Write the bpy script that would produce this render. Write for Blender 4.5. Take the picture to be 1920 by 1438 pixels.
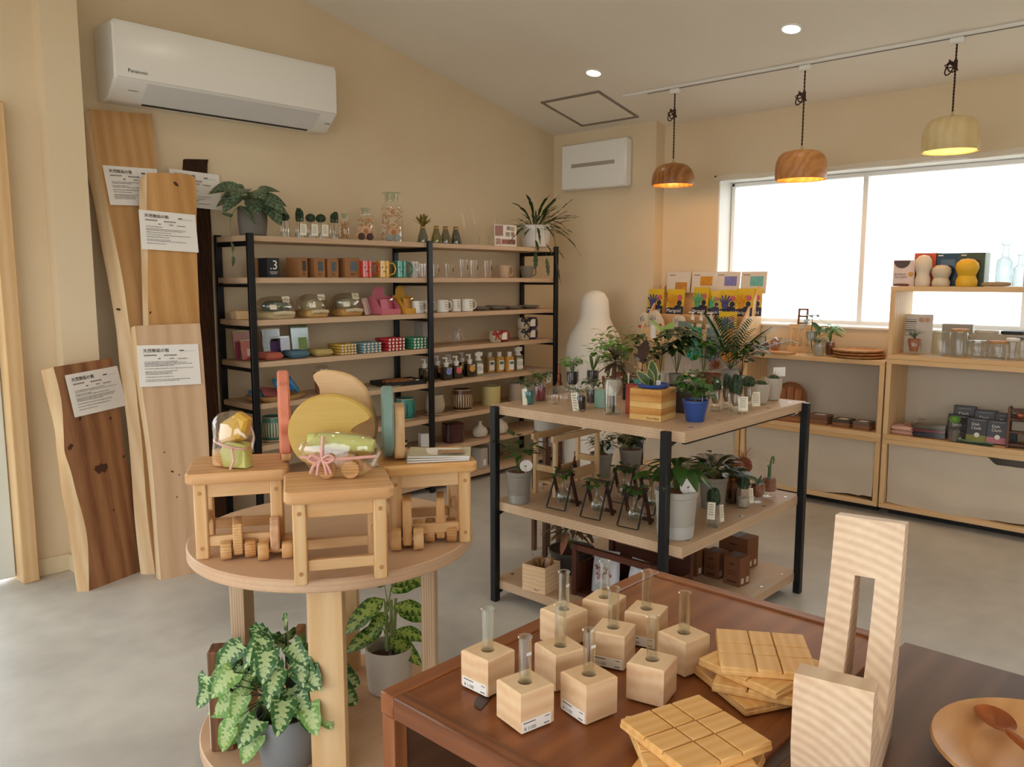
import bpy, bmesh, math, random
from mathutils import Vector, Matrix, Quaternion, noise as mnoise
PI = math.pi; R = math.radians
for o in list(bpy.data.objects): bpy.data.objects.remove(o)
scene = bpy.context.scene
COL = scene.collection
random.seed(7)

# ------------------------------------------------------------------ camera, world, light, exposure
FPX, CX, CY, CAMH = 1533.0, 960.0, 719.0, 1.5
PITCH = math.atan(196/FPX); AZ = math.atan2(1440, math.hypot(FPX, 196))
FH = Vector((math.cos(AZ), math.sin(AZ), 0)); RT = Vector((math.sin(AZ), -math.cos(AZ), 0))
FW = FH*math.cos(PITCH) - Vector((0, 0, math.sin(PITCH))); UP = FH*math.sin(PITCH) + Vector((0, 0, math.cos(PITCH)))
CAM = Vector((0, 0, CAMH))
cam_d = bpy.data.cameras.new('camera'); cam_d.sensor_fit = 'HORIZONTAL'; cam_d.sensor_width = 36.0
cam_d.lens = FPX/1920*36.0; cam_d.clip_start = 0.05; cam_d.clip_end = 200
cam = bpy.data.objects.new('camera', cam_d); COL.objects.link(cam)
cam.matrix_world = Matrix.Translation(CAM) @ Matrix((RT, UP, -FW)).transposed().to_4x4()
scene.camera = cam
scene.view_settings.view_transform = 'Standard'; scene.view_settings.look = 'None'
scene.view_settings.gamma = 1; scene.view_settings.use_curve_mapping = False
scene.view_settings.exposure = -0.18
world = bpy.data.worlds.new('sky'); scene.world = world; world.use_nodes = True
_bg = world.node_tree.nodes['Background']; _bg.inputs[0].default_value = (0.95, 0.975, 1.0, 1); _bg.inputs[1].default_value = 4.0
DOWNLIGHT_W = 6.0; PENDANT_W = 5.0

# ------------------------------------------------------------------ measuring: a photo pixel on a real plane
def ray(u, v): return FW*FPX + RT*(u-CX) - UP*(v-CY)
def gz(u, v, z=0.0):
    d = ray(u, v); return CAM + d*((z-CAMH)/d.z)
def gx(u, v, x):
    d = ray(u, v); return CAM + d*(x/d.x)
def gy(u, v, y):
    d = ray(u, v); return CAM + d*(y/d.y)
def pxm(p): return (Vector(p)-CAM).dot(FW)/FPX       # metres per photo pixel at p
def ceil_z(x): return 2.69+0.215*(5.65-x) if x > 1.0 else 2.69+0.215*4.65-0.215*(1.0-x)

# ------------------------------------------------------------------ objects
def tag(o, label=None, cat=None, group=None, kind=None):
    if label: o['label'] = label
    if cat: o['category'] = cat
    if group: o['group'] = group
    if kind: o['kind'] = kind
    return o
def thing(name, label, cat, loc=(0, 0, 0), rz=0.0, group=None, rot=None):
    o = bpy.data.objects.new(name, None); COL.objects.link(o); o.empty_display_size = 0.05
    o.location = loc; o.rotation_euler = rot if rot else (0, 0, rz)
    return tag(o, label, cat, group)
def link(me, name, parent=None, loc=None, rz=0.0):
    o = bpy.data.objects.new(name, me); COL.objects.link(o)
    if parent is not None: o.parent = parent
    if loc is not None: o.location = loc
    if rz: o.rotation_euler = (0, 0, rz)
    return o
def copy_tree(o, parent=None, loc=None, rz=None, label=None):
    c = o.copy(); COL.objects.link(c); c.parent = parent
    if loc is not None: c.location = loc
    if rz is not None: c.rotation_euler = (0, 0, rz)
    if label: c['label'] = label
    for ch in list(o.children): copy_tree(ch, c)
    return c
ID = Matrix.Identity(4)
def M(loc=(0, 0, 0), rz=0.0, rx=0.0, ry=0.0, s=1.0):
    return Matrix.Translation(loc) @ Matrix.Rotation(rz, 4, 'Z') @ Matrix.Rotation(ry, 4, 'Y') @ Matrix.Rotation(rx, 4, 'X') @ Matrix.Scale(s, 4)
class MB:
    def __init__(s): s.v = []; s.f = []; s.m = []
    def add(s, vs, fs, m=0, mat=None):
        n = len(s.v)
        s.v += [tuple(mat @ Vector(p)) for p in vs] if mat is not None else [tuple(p) for p in vs]
        s.f += [tuple(i+n for i in f) for f in fs]; s.m += [m]*len(fs); return s
    def box(s, c, d, b=0.0, m=0, mat=None):
        hx, hy, hz = d[0]/2, d[1]/2, d[2]/2; cx, cy, cz = c
        if b <= 0:
            vs = [(cx+x*hx, cy+y*hy, cz+z*hz) for x in (-1, 1) for y in (-1, 1) for z in (-1, 1)]
            return s.add(vs, [(0, 1, 3, 2), (4, 6, 7, 5), (0, 4, 5, 1), (2, 3, 7, 6), (0, 2, 6, 4), (1, 5, 7, 3)], m, mat)
        b = min(b, hx*.99, hy*.99, hz*.99); vs = []; ix = {}
        for x in (-1, 1):
            for y in (-1, 1):
                for z in (-1, 1):
                    ix[x, y, z] = len(vs)
                    vs += [(cx+x*hx, cy+y*(hy-b), cz+z*(hz-b)), (cx+x*(hx-b), cy+y*hy, cz+z*(hz-b)), (cx+x*(hx-b), cy+y*(hy-b), cz+z*hz)]
        fs = []; q = ((-1, -1), (1, -1), (1, 1), (-1, 1))
        for sg in (-1, 1):
            fs.append(tuple(ix[sg, a, c2] for a, c2 in q)); fs.append(tuple(ix[a, sg, c2]+1 for a, c2 in q)); fs.append(tuple(ix[a, c2, sg]+2 for a, c2 in q))
        for a in (-1, 1):
            for c2 in (-1, 1):
                fs.append((ix[a, c2, -1], ix[a, c2, 1], ix[a, c2, 1]+1, ix[a, c2, -1]+1))
                fs.append((ix[a, -1, c2], ix[a, 1, c2], ix[a, 1, c2]+2, ix[a, -1, c2]+2))
                fs.append((ix[-1, a, c2]+1, ix[1, a, c2]+1, ix[1, a, c2]+2, ix[-1, a, c2]+2))
        for k in ix.values(): fs.append((k, k+1, k+2))
        return s.add(vs, fs, m, mat)
    def lathe(s, prof, n=20, m=0, mat=None, c=(0, 0, 0), cap0=True, cap1=False, wob=None):
        vs = []; fs = []
        for k, (r, z) in enumerate(prof):
            for i in range(n):
                a = 2*PI*i/n; rr = r*(wob(a, k) if wob else 1)
                vs.append((c[0]+rr*math.cos(a), c[1]+rr*math.sin(a), c[2]+z))
        for k in range(len(prof)-1):
            for i in range(n):
                j = (i+1) % n; fs.append((k*n+i, k*n+j, (k+1)*n+j, (k+1)*n+i))
        if cap0: fs.append(tuple(range(n)))
        if cap1: fs.append(tuple((len(prof)-1)*n+i for i in range(n)))
        return s.add(vs, fs, m, mat)
    def tube(s, pts, r, n=6, m=0, mat=None, cap=True):
        pts = [Vector(p) for p in pts]; L = len(pts); rs = r if isinstance(r, (list, tuple)) else [r]*L
        vs = []; fs = []; prev = None
        for i, p in enumerate(pts):
            t = (pts[min(i+1, L-1)]-pts[max(i-1, 0)]).normalized()
            if prev is None:
                u = t.orthogonal().normalized()
            else:
                u = prev - t*prev.dot(t); u = u.normalized() if u.length > 1e-6 else t.orthogonal().normalized()
            prev = u; w = t.cross(u)
            for k in range(n):
                a = 2*PI*k/n; vs.append(p+(u*math.cos(a)+w*math.sin(a))*rs[i])
        for i in range(L-1):
            for k in range(n):
                j = (k+1) % n; fs.append((i*n+k, i*n+j, (i+1)*n+j, (i+1)*n+k))
        if cap: fs.append(tuple(range(n))); fs.append(tuple((L-1)*n+k for k in range(n)))
        return s.add(vs, fs, m, mat)
    def prism(s, poly, z0, z1, m=0, mat=None, b=0.0):
        n = len(poly)
        if b > 0:
            cxp = sum(p[0] for p in poly)/n; cyp = sum(p[1] for p in poly)/n
            def ins(p):
                d = math.hypot(p[0]-cxp, p[1]-cyp) or 1; k = max(0, 1-b/d); return (cxp+(p[0]-cxp)*k, cyp+(p[1]-cyp)*k)
            ip = [ins(p) for p in poly]
            rings = [(ip, z0), (poly, z0+b), (poly, z1-b), (ip, z1)]
        else: rings = [(poly, z0), (poly, z1)]
        vs = [(p[0], p[1], z) for pl, z in rings for p in pl]; fs = []
        for k in range(len(rings)-1):
            for i in range(n):
                j = (i+1) % n; fs.append((k*n+i, k*n+j, (k+1)*n+j, (k+1)*n+i))
        fs.append(tuple(range(n))); fs.append(tuple((len(rings)-1)*n+i for i in range(n)))
        return s.add(vs, fs, m, mat)
    def grid(s, fn, nu, nv, m=0, mat=None):
        vs = [fn(i/nu, j/nv) for i in range(nu+1) for j in range(nv+1)]
        fs = [(i*(nv+1)+j, (i+1)*(nv+1)+j, (i+1)*(nv+1)+j+1, i*(nv+1)+j+1) for i in range(nu) for j in range(nv)]
        return s.add(vs, fs, m, mat)
    def mesh(s, name, mats, ang=38):
        me = bpy.data.meshes.new(name); me.from_pydata(s.v, [], s.f)
        mats = mats if isinstance(mats, (list, tuple)) else [mats]
        for mt in mats: me.materials.append(mt)
        bm = bmesh.new(); bm.from_mesh(me)
        for f, k in zip(bm.faces, s.m): f.material_index = k; f.smooth = True
        bmesh.ops.recalc_face_normals(bm, faces=bm.faces); bm.to_mesh(me); bm.free()
        me.set_sharp_from_angle(angle=R(ang)); return me
    def obj(s, name, mats, parent=None, loc=None, rz=0.0, ang=38):
        return link(s.mesh(name, mats, ang), name, parent, loc, rz)
def solo(mb, name, mats, label, cat, loc=(0, 0, 0), rz=0.0, group=None): return tag(mb.obj(name, mats, None, loc, rz), label, cat, group)
def struct(mb, name, mats, parent=None):
    o = mb.obj(name, mats, parent)
    if parent is None: o['kind'] = 'structure'
    return o
def circle(r, n=24, a0=0.0, c=(0, 0)): return [(c[0]+r*math.cos(a0+2*PI*i/n), c[1]+r*math.sin(a0+2*PI*i/n)) for i in range(n)]
def rrect(w, h, r, n=4):
    pts = []
    for k, (sx, sy) in enumerate(((1, 1), (-1, 1), (-1, -1), (1, -1))):
        for i in range(n+1):
            a = k*PI/2+PI/2*i/n; pts.append((sx*(w/2-r)+r*math.cos(a), sy*(h/2-r)+r*math.sin(a)))
    return pts
def text(name, s, size, mat, parent, mtx, ext=0.0004, align='LEFT', space=1.0):
    cu = bpy.data.curves.new('t', 'FONT'); cu.body = s; cu.size = size; cu.extrude = ext; cu.align_x = align; cu.resolution_u = 2; cu.space_character = space
    o = bpy.data.objects.new('t', cu); COL.objects.link(o)
    dg = bpy.context.evaluated_depsgraph_get(); dg.update()
    me = bpy.data.meshes.new_from_object(o.evaluated_get(dg)); bpy.data.objects.remove(o); bpy.data.curves.remove(cu)
    me.materials.clear(); me.materials.append(mat); me.transform(mtx)
    return link(me, name, parent)
def facing(loc, right, up):
    """matrix whose x runs along right and y along up (for print on a face)"""
    x = Vector(right).normalized(); y = Vector(up).normalized(); z = x.cross(y)
    m = Matrix((x, y, z)).transposed().to_4x4(); m.translation = loc; return m

# ------------------------------------------------------------------ materials (procedural)
def lin(h):
    h = h.lstrip('#'); c = [int(h[i:i+2], 16)/255 for i in (0, 2, 4)]
    return tuple((x/12.92 if x <= .04045 else ((x+.055)/1.055)**2.4) for x in c)+(1,)
MATS = {}
def newmat(name):
    m = bpy.data.materials.new(name); m.use_nodes = True; return m, m.node_tree.nodes, m.node_tree.links, m.node_tree.nodes['Principled BSDF']
def plain(name, col, rough=0.5, metal=0.0, var=0.06, scale=30, bump=0.0, coat=0.0, spec=0.5):
    key = (name, col)
    if key in MATS: return MATS[key]
    m, N, L, P = newmat(name); P.inputs['Roughness'].default_value = rough; P.inputs['Metallic'].default_value = metal
    P.inputs['Coat Weight'].default_value = coat; P.inputs['Specular IOR Level'].default_value = spec
    tc = N.new('ShaderNodeTexCoord'); nz = N.new('ShaderNodeTexNoise'); nz.inputs['Scale'].default_value = scale; nz.inputs['Detail'].default_value = 4
    L.new(tc.outputs['Object'], nz.inputs['Vector'])
    mx = N.new('ShaderNodeMix'); mx.data_type = 'RGBA'; c = lin(col)
    mx.inputs[6].default_value = tuple(max(0, x*(1-var)) for x in c[:3])+(1,); mx.inputs[7].default_value = tuple(min(1, x*(1+var)) for x in c[:3])+(1,)
    L.new(nz.outputs[0], mx.inputs[0]); L.new(mx.outputs[2], P.inputs['Base Color'])
    if bump:
        bp = N.new('ShaderNodeBump'); bp.inputs['Strength'].default_value = bump; bp.inputs['Distance'].default_value = 0.01
        L.new(nz.outputs[0], bp.inputs['Height']); L.new(bp.outputs[0], P.inputs['Normal'])
    MATS[key] = m; return m
def wood(name, c1, c2, axis='X', ring=26, stretch=0.08, dist=3.0, rough=0.5, ringtype='BANDS', banddir='Y', bump=0.03, off=(0, 0, 0), fine=0.35, rot=(0, 0, 0), rnd=True):
    m, N, L, P = newmat(name); P.inputs['Roughness'].default_value = rough; P.inputs['Specular IOR Level'].default_value = 0.35
    tc = N.new('ShaderNodeTexCoord'); mp = N.new('ShaderNodeMapping'); sc = [1, 1, 1]; sc['XYZ'.index(axis)] = stretch
    mp.inputs['Scale'].default_value = sc; mp.inputs['Location'].default_value = off; mp.inputs['Rotation'].default_value = rot
    oi = N.new('ShaderNodeObjectInfo'); ad = N.new('ShaderNodeVectorMath'); ad.operation = 'MULTIPLY_ADD'
    ad.inputs[1].default_value = (3.1, 1.7, 2.3) if rnd else (0, 0, 0); L.new(oi.outputs['Random'], ad.inputs[0]); L.new(mp.outputs[0], ad.inputs[2])
    L.new(tc.outputs['Object'], mp.inputs[0])
    wv = N.new('ShaderNodeTexWave'); wv.wave_type = ringtype
    if ringtype == 'BANDS': wv.bands_direction = banddir
    else: wv.rings_direction = axis
    wv.inputs['Scale'].default_value = ring; wv.inputs['Distortion'].default_value = dist; wv.inputs['Detail'].default_value = 3; wv.inputs['Detail Scale'].default_value = 1.2
    wv.wave_profile = 'SIN'
    L.new(ad.outputs[0], wv.inputs[0])
    nz = N.new('ShaderNodeTexNoise'); nz.inputs['Scale'].default_value = 90; nz.inputs['Detail'].default_value = 5; L.new(ad.outputs[0], nz.inputs['Vector'])
    n2 = N.new('ShaderNodeTexNoise'); n2.inputs['Scale'].default_value = 5; n2.inputs['Detail'].default_value = 3; L.new(ad.outputs[0], n2.inputs['Vector'])
    a = N.new('ShaderNodeMath'); a.operation = 'MULTIPLY'; a.inputs[1].default_value = fine; L.new(nz.outputs[0], a.inputs[0])
    b = N.new('ShaderNodeMath'); b.operation = 'MULTIPLY_ADD'; b.inputs[1].default_value = 0.26; L.new(wv.outputs['Fac'], b.inputs[0]); L.new(a.outputs[0], b.inputs[2])
    c = N.new('ShaderNodeMath'); c.operation = 'MULTIPLY_ADD'; c.inputs[1].default_value = 0.85; L.new(n2.outputs[0], c.inputs[0]); L.new(b.outputs[0], c.inputs[2])
    cr = N.new('ShaderNodeValToRGB'); cr.color_ramp.elements[0].position = 0.42; cr.color_ramp.elements[1].position = 0.95
    cr.color_ramp.elements[0].color = lin(c1); cr.color_ramp.elements[1].color = lin(c2)
    L.new(c.outputs[0], cr.inputs[0]); L.new(cr.outputs[0], P.inputs['Base Color'])
    if bump:
        bp = N.new('ShaderNodeBump'); bp.inputs['Strength'].default_value = bump*4; bp.inputs['Distance'].default_value = 0.002
        L.new(c.outputs[0], bp.inputs['Height']); L.new(bp.outputs[0], P.inputs['Normal'])
    return m
def glassm(name, tint='#ffffff', gloss=0.04, rough=0.02, edge=0.55):
    m, N, L, P = newmat(name); N.remove(P); out = [n for n in N if n.type == 'OUTPUT_MATERIAL'][0]
    tr = N.new('ShaderNodeBsdfTransparent'); tr.inputs[0].default_value = lin(tint)
    gl = N.new('ShaderNodeBsdfGlossy'); gl.inputs['Roughness'].default_value = rough; gl.inputs[0].default_value = (1, 1, 1, 1)
    lw = N.new('ShaderNodeLayerWeight'); lw.inputs['Blend'].default_value = 0.35
    mr = N.new('ShaderNodeMapRange'); mr.inputs['To Min'].default_value = gloss; mr.inputs['To Max'].default_value = edge; L.new(lw.outputs['Facing'], mr.inputs[0])
    nz = N.new('ShaderNodeTexNoise'); nz.inputs['Scale'].default_value = 40
    bp = N.new('ShaderNodeBump'); bp.inputs['Strength'].default_value = 0.05; bp.inputs['Distance'].default_value = 0.002; L.new(nz.outputs[0], bp.inputs['Height']); L.new(bp.outputs[0], gl.inputs['Normal'])
    mx = N.new('ShaderNodeMixShader'); L.new(mr.outputs[0], mx.inputs[0]); L.new(tr.outputs[0], mx.inputs[1]); L.new(gl.outputs[0], mx.inputs[2]); L.new(mx.outputs[0], out.inputs[0])
    return m
def leafm(name, c1, c2, vein=None, rough=0.4, scale=60, thr=(0.42, 0.6)):
    """leaf: UV-free, colours by noise; vein = paler colour along the midrib (local x is the leaf length)"""
    m, N, L, P = newmat(name); P.inputs['Roughness'].default_value = rough
    tc = N.new('ShaderNodeTexCoord'); nz = N.new('ShaderNodeTexNoise'); nz.inputs['Scale'].default_value = scale; nz.inputs['Detail'].default_value = 4
    L.new(tc.outputs['Object'], nz.inputs['Vector'])
    cr = N.new('ShaderNodeValToRGB'); cr.color_ramp.elements[0].position, cr.color_ramp.elements[1].position = thr
    cr.color_ramp.elements[0].color = lin(c1); cr.color_ramp.elements[1].color = lin(c2); L.new(nz.outputs[0], cr.inputs[0])
    last = cr.outputs[0]
    if vein:
        at = N.new('ShaderNodeAttribute'); at.attribute_name = 'rib'
        a = N.new('ShaderNodeMath'); a.operation = 'MULTIPLY_ADD'; a.inputs[1].default_value = 2.2; L.new(nz.outputs[0], a.inputs[0])
        s = N.new('ShaderNodeMath'); s.operation = 'SUBTRACT'; s.inputs[0].default_value = -0.22; L.new(at.outputs['Fac'], s.inputs[1])
        sx = N.new('ShaderNodeSeparateXYZ'); L.new(tc.outputs['Object'], sx.inputs[0]); ph = N.new('ShaderNodeMath'); ph.operation = 'MULTIPLY_ADD'; ph.inputs[1].default_value = -7.0; L.new(at.outputs['Fac'], ph.inputs[0])
        px = N.new('ShaderNodeMath'); px.operation = 'MULTIPLY'; px.inputs[1].default_value = 38.0; L.new(sx.outputs[0], px.inputs[0]); L.new(px.outputs[0], ph.inputs[2])
        sn = N.new('ShaderNodeMath'); sn.operation = 'SINE'; L.new(ph.outputs[0], sn.inputs[0]); sv = N.new('ShaderNodeMath'); sv.operation = 'MULTIPLY_ADD'; sv.inputs[1].default_value = 0.22; L.new(sn.outputs[0], sv.inputs[0]); L.new(s.outputs[0], sv.inputs[2]); L.new(sv.outputs[0], a.inputs[2])
        r2 = N.new('ShaderNodeValToRGB'); r2.color_ramp.elements[0].position = 0.36; r2.color_ramp.elements[1].position = 0.58; L.new(a.outputs[0], r2.inputs[0])
        mx = N.new('ShaderNodeMix'); mx.data_type = 'RGBA'; mx.inputs[7].default_value = lin(vein); L.new(r2.outputs[0], mx.inputs[0]); L.new(last, mx.inputs[6]); last = mx.outputs[2]
    L.new(last, P.inputs['Base Color'])
    out = [n for n in N if n.type == 'OUTPUT_MATERIAL'][0]; tl = N.new('ShaderNodeBsdfTranslucent'); L.new(last, tl.inputs[0])
    ms = N.new('ShaderNodeMixShader'); ms.inputs[0].default_value = 0.18; L.new(P.outputs[0], ms.inputs[1]); L.new(tl.outputs[0], ms.inputs[2]); L.new(ms.outputs[0], out.inputs[0])
    return m
def emit(name, col, s):
    m, N, L, P = newmat(name); P.inputs['Base Color'].default_value = lin(col); P.inputs['Emission Color'].default_value = lin(col); P.inputs['Emission Strength'].default_value = s; return m
def plaster(name, c1, c2):
    m, N, L, P = newmat(name); P.inputs['Roughness'].default_value = 0.85; P.inputs['Specular IOR Level'].default_value = 0.25
    tc = N.new('ShaderNodeTexCoord'); n1 = N.new('ShaderNodeTexNoise'); n1.inputs['Scale'].default_value = 1.3; n1.inputs['Detail'].default_value = 5
    n2 = N.new('ShaderNodeTexNoise'); n2.inputs['Scale'].default_value = 160; n2.inputs['Detail'].default_value = 3
    L.new(tc.outputs['Object'], n1.inputs['Vector']); L.new(tc.outputs['Object'], n2.inputs['Vector'])
    cr = N.new('ShaderNodeValToRGB'); cr.color_ramp.elements[0].position = .3; cr.color_ramp.elements[1].position = .7; cr.color_ramp.elements[0].color = lin(c1); cr.color_ramp.elements[1].color = lin(c2)
    L.new(n1.outputs[0], cr.inputs[0]); L.new(cr.outputs[0], P.inputs['Base Color'])
    bp = N.new('ShaderNodeBump'); bp.inputs['Strength'].default_value = .12; bp.inputs['Distance'].default_value = .003; L.new(n2.outputs[0], bp.inputs['Height']); L.new(bp.outputs[0], P.inputs['Normal'])
    return m
def concrete():
    m, N, L, P = newmat('polished_concrete'); tc = N.new('ShaderNodeTexCoord')
    n1 = N.new('ShaderNodeTexNoise'); n1.inputs['Scale'].default_value = 1.1; n1.inputs['Detail'].default_value = 7; n1.inputs['Distortion'].default_value = .8
    n2 = N.new('ShaderNodeTexNoise'); n2.inputs['Scale'].default_value = 9; n2.inputs['Detail'].default_value = 6
    v = N.new('ShaderNodeTexVoronoi'); v.inputs['Scale'].default_value = 2.3
    for n in (n1, n2, v): L.new(tc.outputs['Object'], n.inputs['Vector'])
    a = N.new('ShaderNodeMath'); a.operation = 'MULTIPLY_ADD'; a.inputs[1].default_value = .35; L.new(n2.outputs[0], a.inputs[0]); L.new(n1.outputs[0], a.inputs[2])
    cr = N.new('ShaderNodeValToRGB'); e = cr.color_ramp.elements; e[0].position = .45; e[1].position = .9; e[0].color = lin('#b3b0aa'); e[1].color = lin('#d6d3cc'); L.new(a.outputs[0], cr.inputs[0])
    sp = N.new('ShaderNodeMath'); sp.operation = 'LESS_THAN'; sp.inputs[1].default_value = .012; L.new(v.outputs['Distance'], sp.inputs[0])
    mx = N.new('ShaderNodeMix'); mx.data_type = 'RGBA'; mx.inputs[7].default_value = lin('#6b655c'); L.new(sp.outputs[0], mx.inputs[0]); L.new(cr.outputs[0], mx.inputs[6]); L.new(mx.outputs[2], P.inputs['Base Color'])
    rr = N.new('ShaderNodeMapRange'); rr.inputs['To Min'].default_value = .28; rr.inputs['To Max'].default_value = .5; L.new(n1.outputs[0], rr.inputs[0]); L.new(rr.outputs[0], P.inputs['Roughness'])
    bp = N.new('ShaderNodeBump'); bp.inputs['Strength'].default_value = .05; bp.inputs['Distance'].default_value = .01; L.new(n2.outputs[0], bp.inputs['Height']); L.new(bp.outputs[0], P.inputs['Normal'])
    return m
WALL = plaster('cream_plaster', '#dfcaa8', '#e6d4b4'); CEIL = plaster('ceiling_plaster', '#f0e8da', '#f5eee2'); FLOOR = concrete()
WHITE = plain('white_plastic', '#f1efe9', .25, var=.01); WHITEM = plain('matte_white', '#eeeae2', .6, var=.02)
BLACK = plain('black_steel', '#15181c', .38, .3, var=.1); DARK = plain('dark_gap', '#1d1b19', .7)
PINE = wood('pine', '#e6c496', '#d2a06a', 'X', 9, .12, 4, .45); PINEY = wood('pine_along_y', '#e6c496', '#d2a06a', 'Y', 9, .12, 4, .45, banddir='X'); PINEZ = wood('pine_along_z', '#e8c899', '#d6a76f', 'Z', 9, .12, 4, .45, banddir='X')
PALE = wood('pale_timber', '#e6c79a', '#d3a873', 'X', 7, .1, 3, .5); PALEZ = wood('pale_timber_z', '#e8ca9e', '#d6ad78', 'Z', 7, .1, 3, .5, banddir='X'); PALEY = wood('pale_timber_y', '#e6c79a', '#d3a873', 'Y', 7, .1, 3, .5, banddir='X')
PLY = wood('plywood_board', '#dcc2a2', '#c3a384', 'X', 30, .06, .6, .5, banddir='Z', fine=.5); PLYLEG = wood('plywood_leg', '#dcc2a0', '#a98768', 'Z', 55, .05, .4, .5, banddir='Y')
PLYTOP = wood('plywood_table', '#dcbd9c', '#cfa988', 'X', 24, .07, .5, .42, banddir='Z', fine=.5)
WALNUT = wood('red_walnut', '#9c5f36', '#7a4524', 'X', 6, .07, 5, .3); WALNUTD = wood('dark_walnut', '#6e4c37', '#523524', 'X', 6, .07, 5, .38); WALNUTY = wood('red_walnut_y', '#9a5f38', '#6b3c20', 'Y', 14, .07, 5, .35, banddir='X')
CEDAR = wood('cedar_block', '#ecd0aa', '#dcb389', 'X', 16, .2, 4, .5, banddir='Z'); HINOKI = wood('end_grain', '#ead2b4', '#caa687', 'X', 26, .25, .5, .5, ringtype='RINGS', off=(0, -.062, .03), rnd=False)
COASTER = wood('coaster_pine', '#ecc386', '#dfa962', 'X', 20, .12, 3, .45); GLASS = glassm('clear_glass'); GLASSG = glassm('greenish_glass', '#e7efe6'); PANE = glassm('window_pane', '#f7fbfb', .03, .01, .3)
PAPER = plain('paper', '#f0ece6', .8, var=.01); INK = plain('ink', '#2b2622', .8); INKG = plain('grey_ink', '#7a736b', .8); TAG = plain('kraft_white_tag', '#f0ead6', .8, var=.02)
SOIL = plain('soil', '#4a2c1c', .95, var=.5, scale=120, bump=.5); KRAFT = plain('kraft_card', '#a9774b', .8, var=.05); STEEL = plain('steel', '#b8b5ae', .25, 1.0, var=.05); COPPER = plain('copper', '#7c4a36', .3, 1.0)
CELLO = glassm('cellophane', '#fbfaf4', .10, .08, .5); LINEN = plain('linen', '#cfc2af', .95, var=.05, scale=260, bump=.2)
TERRA = plain('clay_pebbles', '#8a4f33', .9, var=.5, scale=160, bump=.6); WATER = glassm('water', '#eef3ee', .04, .02, .3)
# ------------------------------------------------------------------ the room
XZ = Matrix.Rotation(PI/2, 4, 'X')          # (x, y, z) -> (x, -z, y): profiles drawn in x and height
EX, NY, SY, WX = 5.65, 4.66, -2.9, -2.5
struct(MB().box(((WX+EX)/2, (SY+NY)/2, -.05), (EX-WX+.5, NY-SY+.5, .1)), 'floor', FLOOR)
c = MB()
c.prism([(1.0, ceil_z(1.0001)), (5.9, ceil_z(5.9)), (5.9, ceil_z(5.9)+.1), (1.0, ceil_z(1.0001)+.1)], -NY-.2, -SY+.2, mat=XZ)
c.prism([(WX-.2, ceil_z(WX-.2)), (1.0, ceil_z(1.0001)), (1.0, ceil_z(1.0001)+.1), (WX-.2, ceil_z(WX-.2)+.1)], -NY-.2, -SY+.2, mat=XZ)
struct(c, 'ceiling', CEIL)
struct(MB().prism([(1.5, 0), (5.9, 0), (5.9, ceil_z(5.9)), (1.5, ceil_z(1.5))], -NY-.15, -NY, mat=XZ), 'wall_north', WALL)
w = MB(); w.prism([(1.20, 0), (1.436, 0), (1.436, ceil_z(1.436)), (1.20, ceil_z(1.2))], -4.68, -4.48, mat=XZ)
w.prism([(-.75, 2.30), (1.20, 2.30), (1.20, ceil_z(1.2)), (1.0, ceil_z(1.0001)), (-.75, ceil_z(-.75))], -4.68, -4.48, mat=XZ)
w.prism([(WX-.1, 0), (-.75, 0), (-.75, ceil_z(-.75)), (WX-.1, ceil_z(WX))], -4.68, -4.48, mat=XZ)
struct(w, 'wall_entrance', WALL)
w = MB().prism([(1.436, 0), (1.606, 0), (1.606, ceil_z(1.606)), (1.436, ceil_z(1.436))], -4.8, -4.377, mat=XZ)
struct(w, 'wall_pier', WALL)
b = MB().box((1.355, 4.474, .045), (.166, .012, .09), .003); b.box((1.43, 4.42, .045), (.012, .10, .09), .003); b.box((1.52, 4.371, .045), (.18, .012, .09), .003)
struct(b, 'baseboard_left', plain('cream_paint', '#e2d0ad', .6))
# window wall with a real opening and reveal
WY0, WY1, WZ0, WZ1 = .15, 3.14, 1.165, 2.238
w = MB(); w.box((EX+.12, (SY+WY0)/2, 1.4), (.24, WY0-SY, 2.8)); w.box((EX+.12, (WY1+NY)/2+.05, 1.4), (.24, NY-WY1+.1, 2.8))
w.box((EX+.12, (WY0+WY1)/2, WZ0/2), (.24, WY1-WY0, WZ0)); w.box((EX+.12, (WY0+WY1)/2, (WZ1+2.8)/2), (.24, WY1-WY0, 2.8-WZ1))
struct(w, 'wall_east', WALL)
struct(MB().prism([(5.53, 0), (5.66, 0), (5.66, ceil_z(5.66)), (5.53, ceil_z(5.53))], -4.67, -3.625, mat=XZ), 'wall_corner_pier', WALL)
win = MB(); rv = plain('window_lining', '#f3f1ec', .5, var=.01)
win.box((EX+.12, (WY0+WY1)/2, WZ1-.006), (.25, WY1-WY0, .012)); win.box((EX+.12, WY1-.006, (WZ0+WZ1)/2), (.25, .012, WZ1-WZ0)); win.box((EX+.12, WY0+.006, (WZ0+WZ1)/2), (.25, .012, WZ1-WZ0)); win.box((EX+.115, (WY0+WY1)/2, WZ0+.006), (.26, WY1-WY0, .012))
wo = struct(win, 'window_1', rv)
alu = plain('white_aluminium', '#f4f4f2', .4, .0, var=.02); fx = EX+.19
fr = MB()
for z in (WZ0+.03, WZ1-.03): fr.box((fx, (WY0+WY1)/2, z), (.05, WY1-WY0-.02, .028), .004)
for y in (WY0+.03, WY1-.03): fr.box((fx, y, (WZ0+WZ1)/2), (.05, .028, WZ1-WZ0-.03), .004)
fr.obj('window_frame', alu, wo)
for y in (2.12, 1.13): MB().box((fx-.005, y, (WZ0+WZ1)/2), (.05, .034, WZ1-WZ0-.06), .004).obj('mullion', alu, wo)
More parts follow.
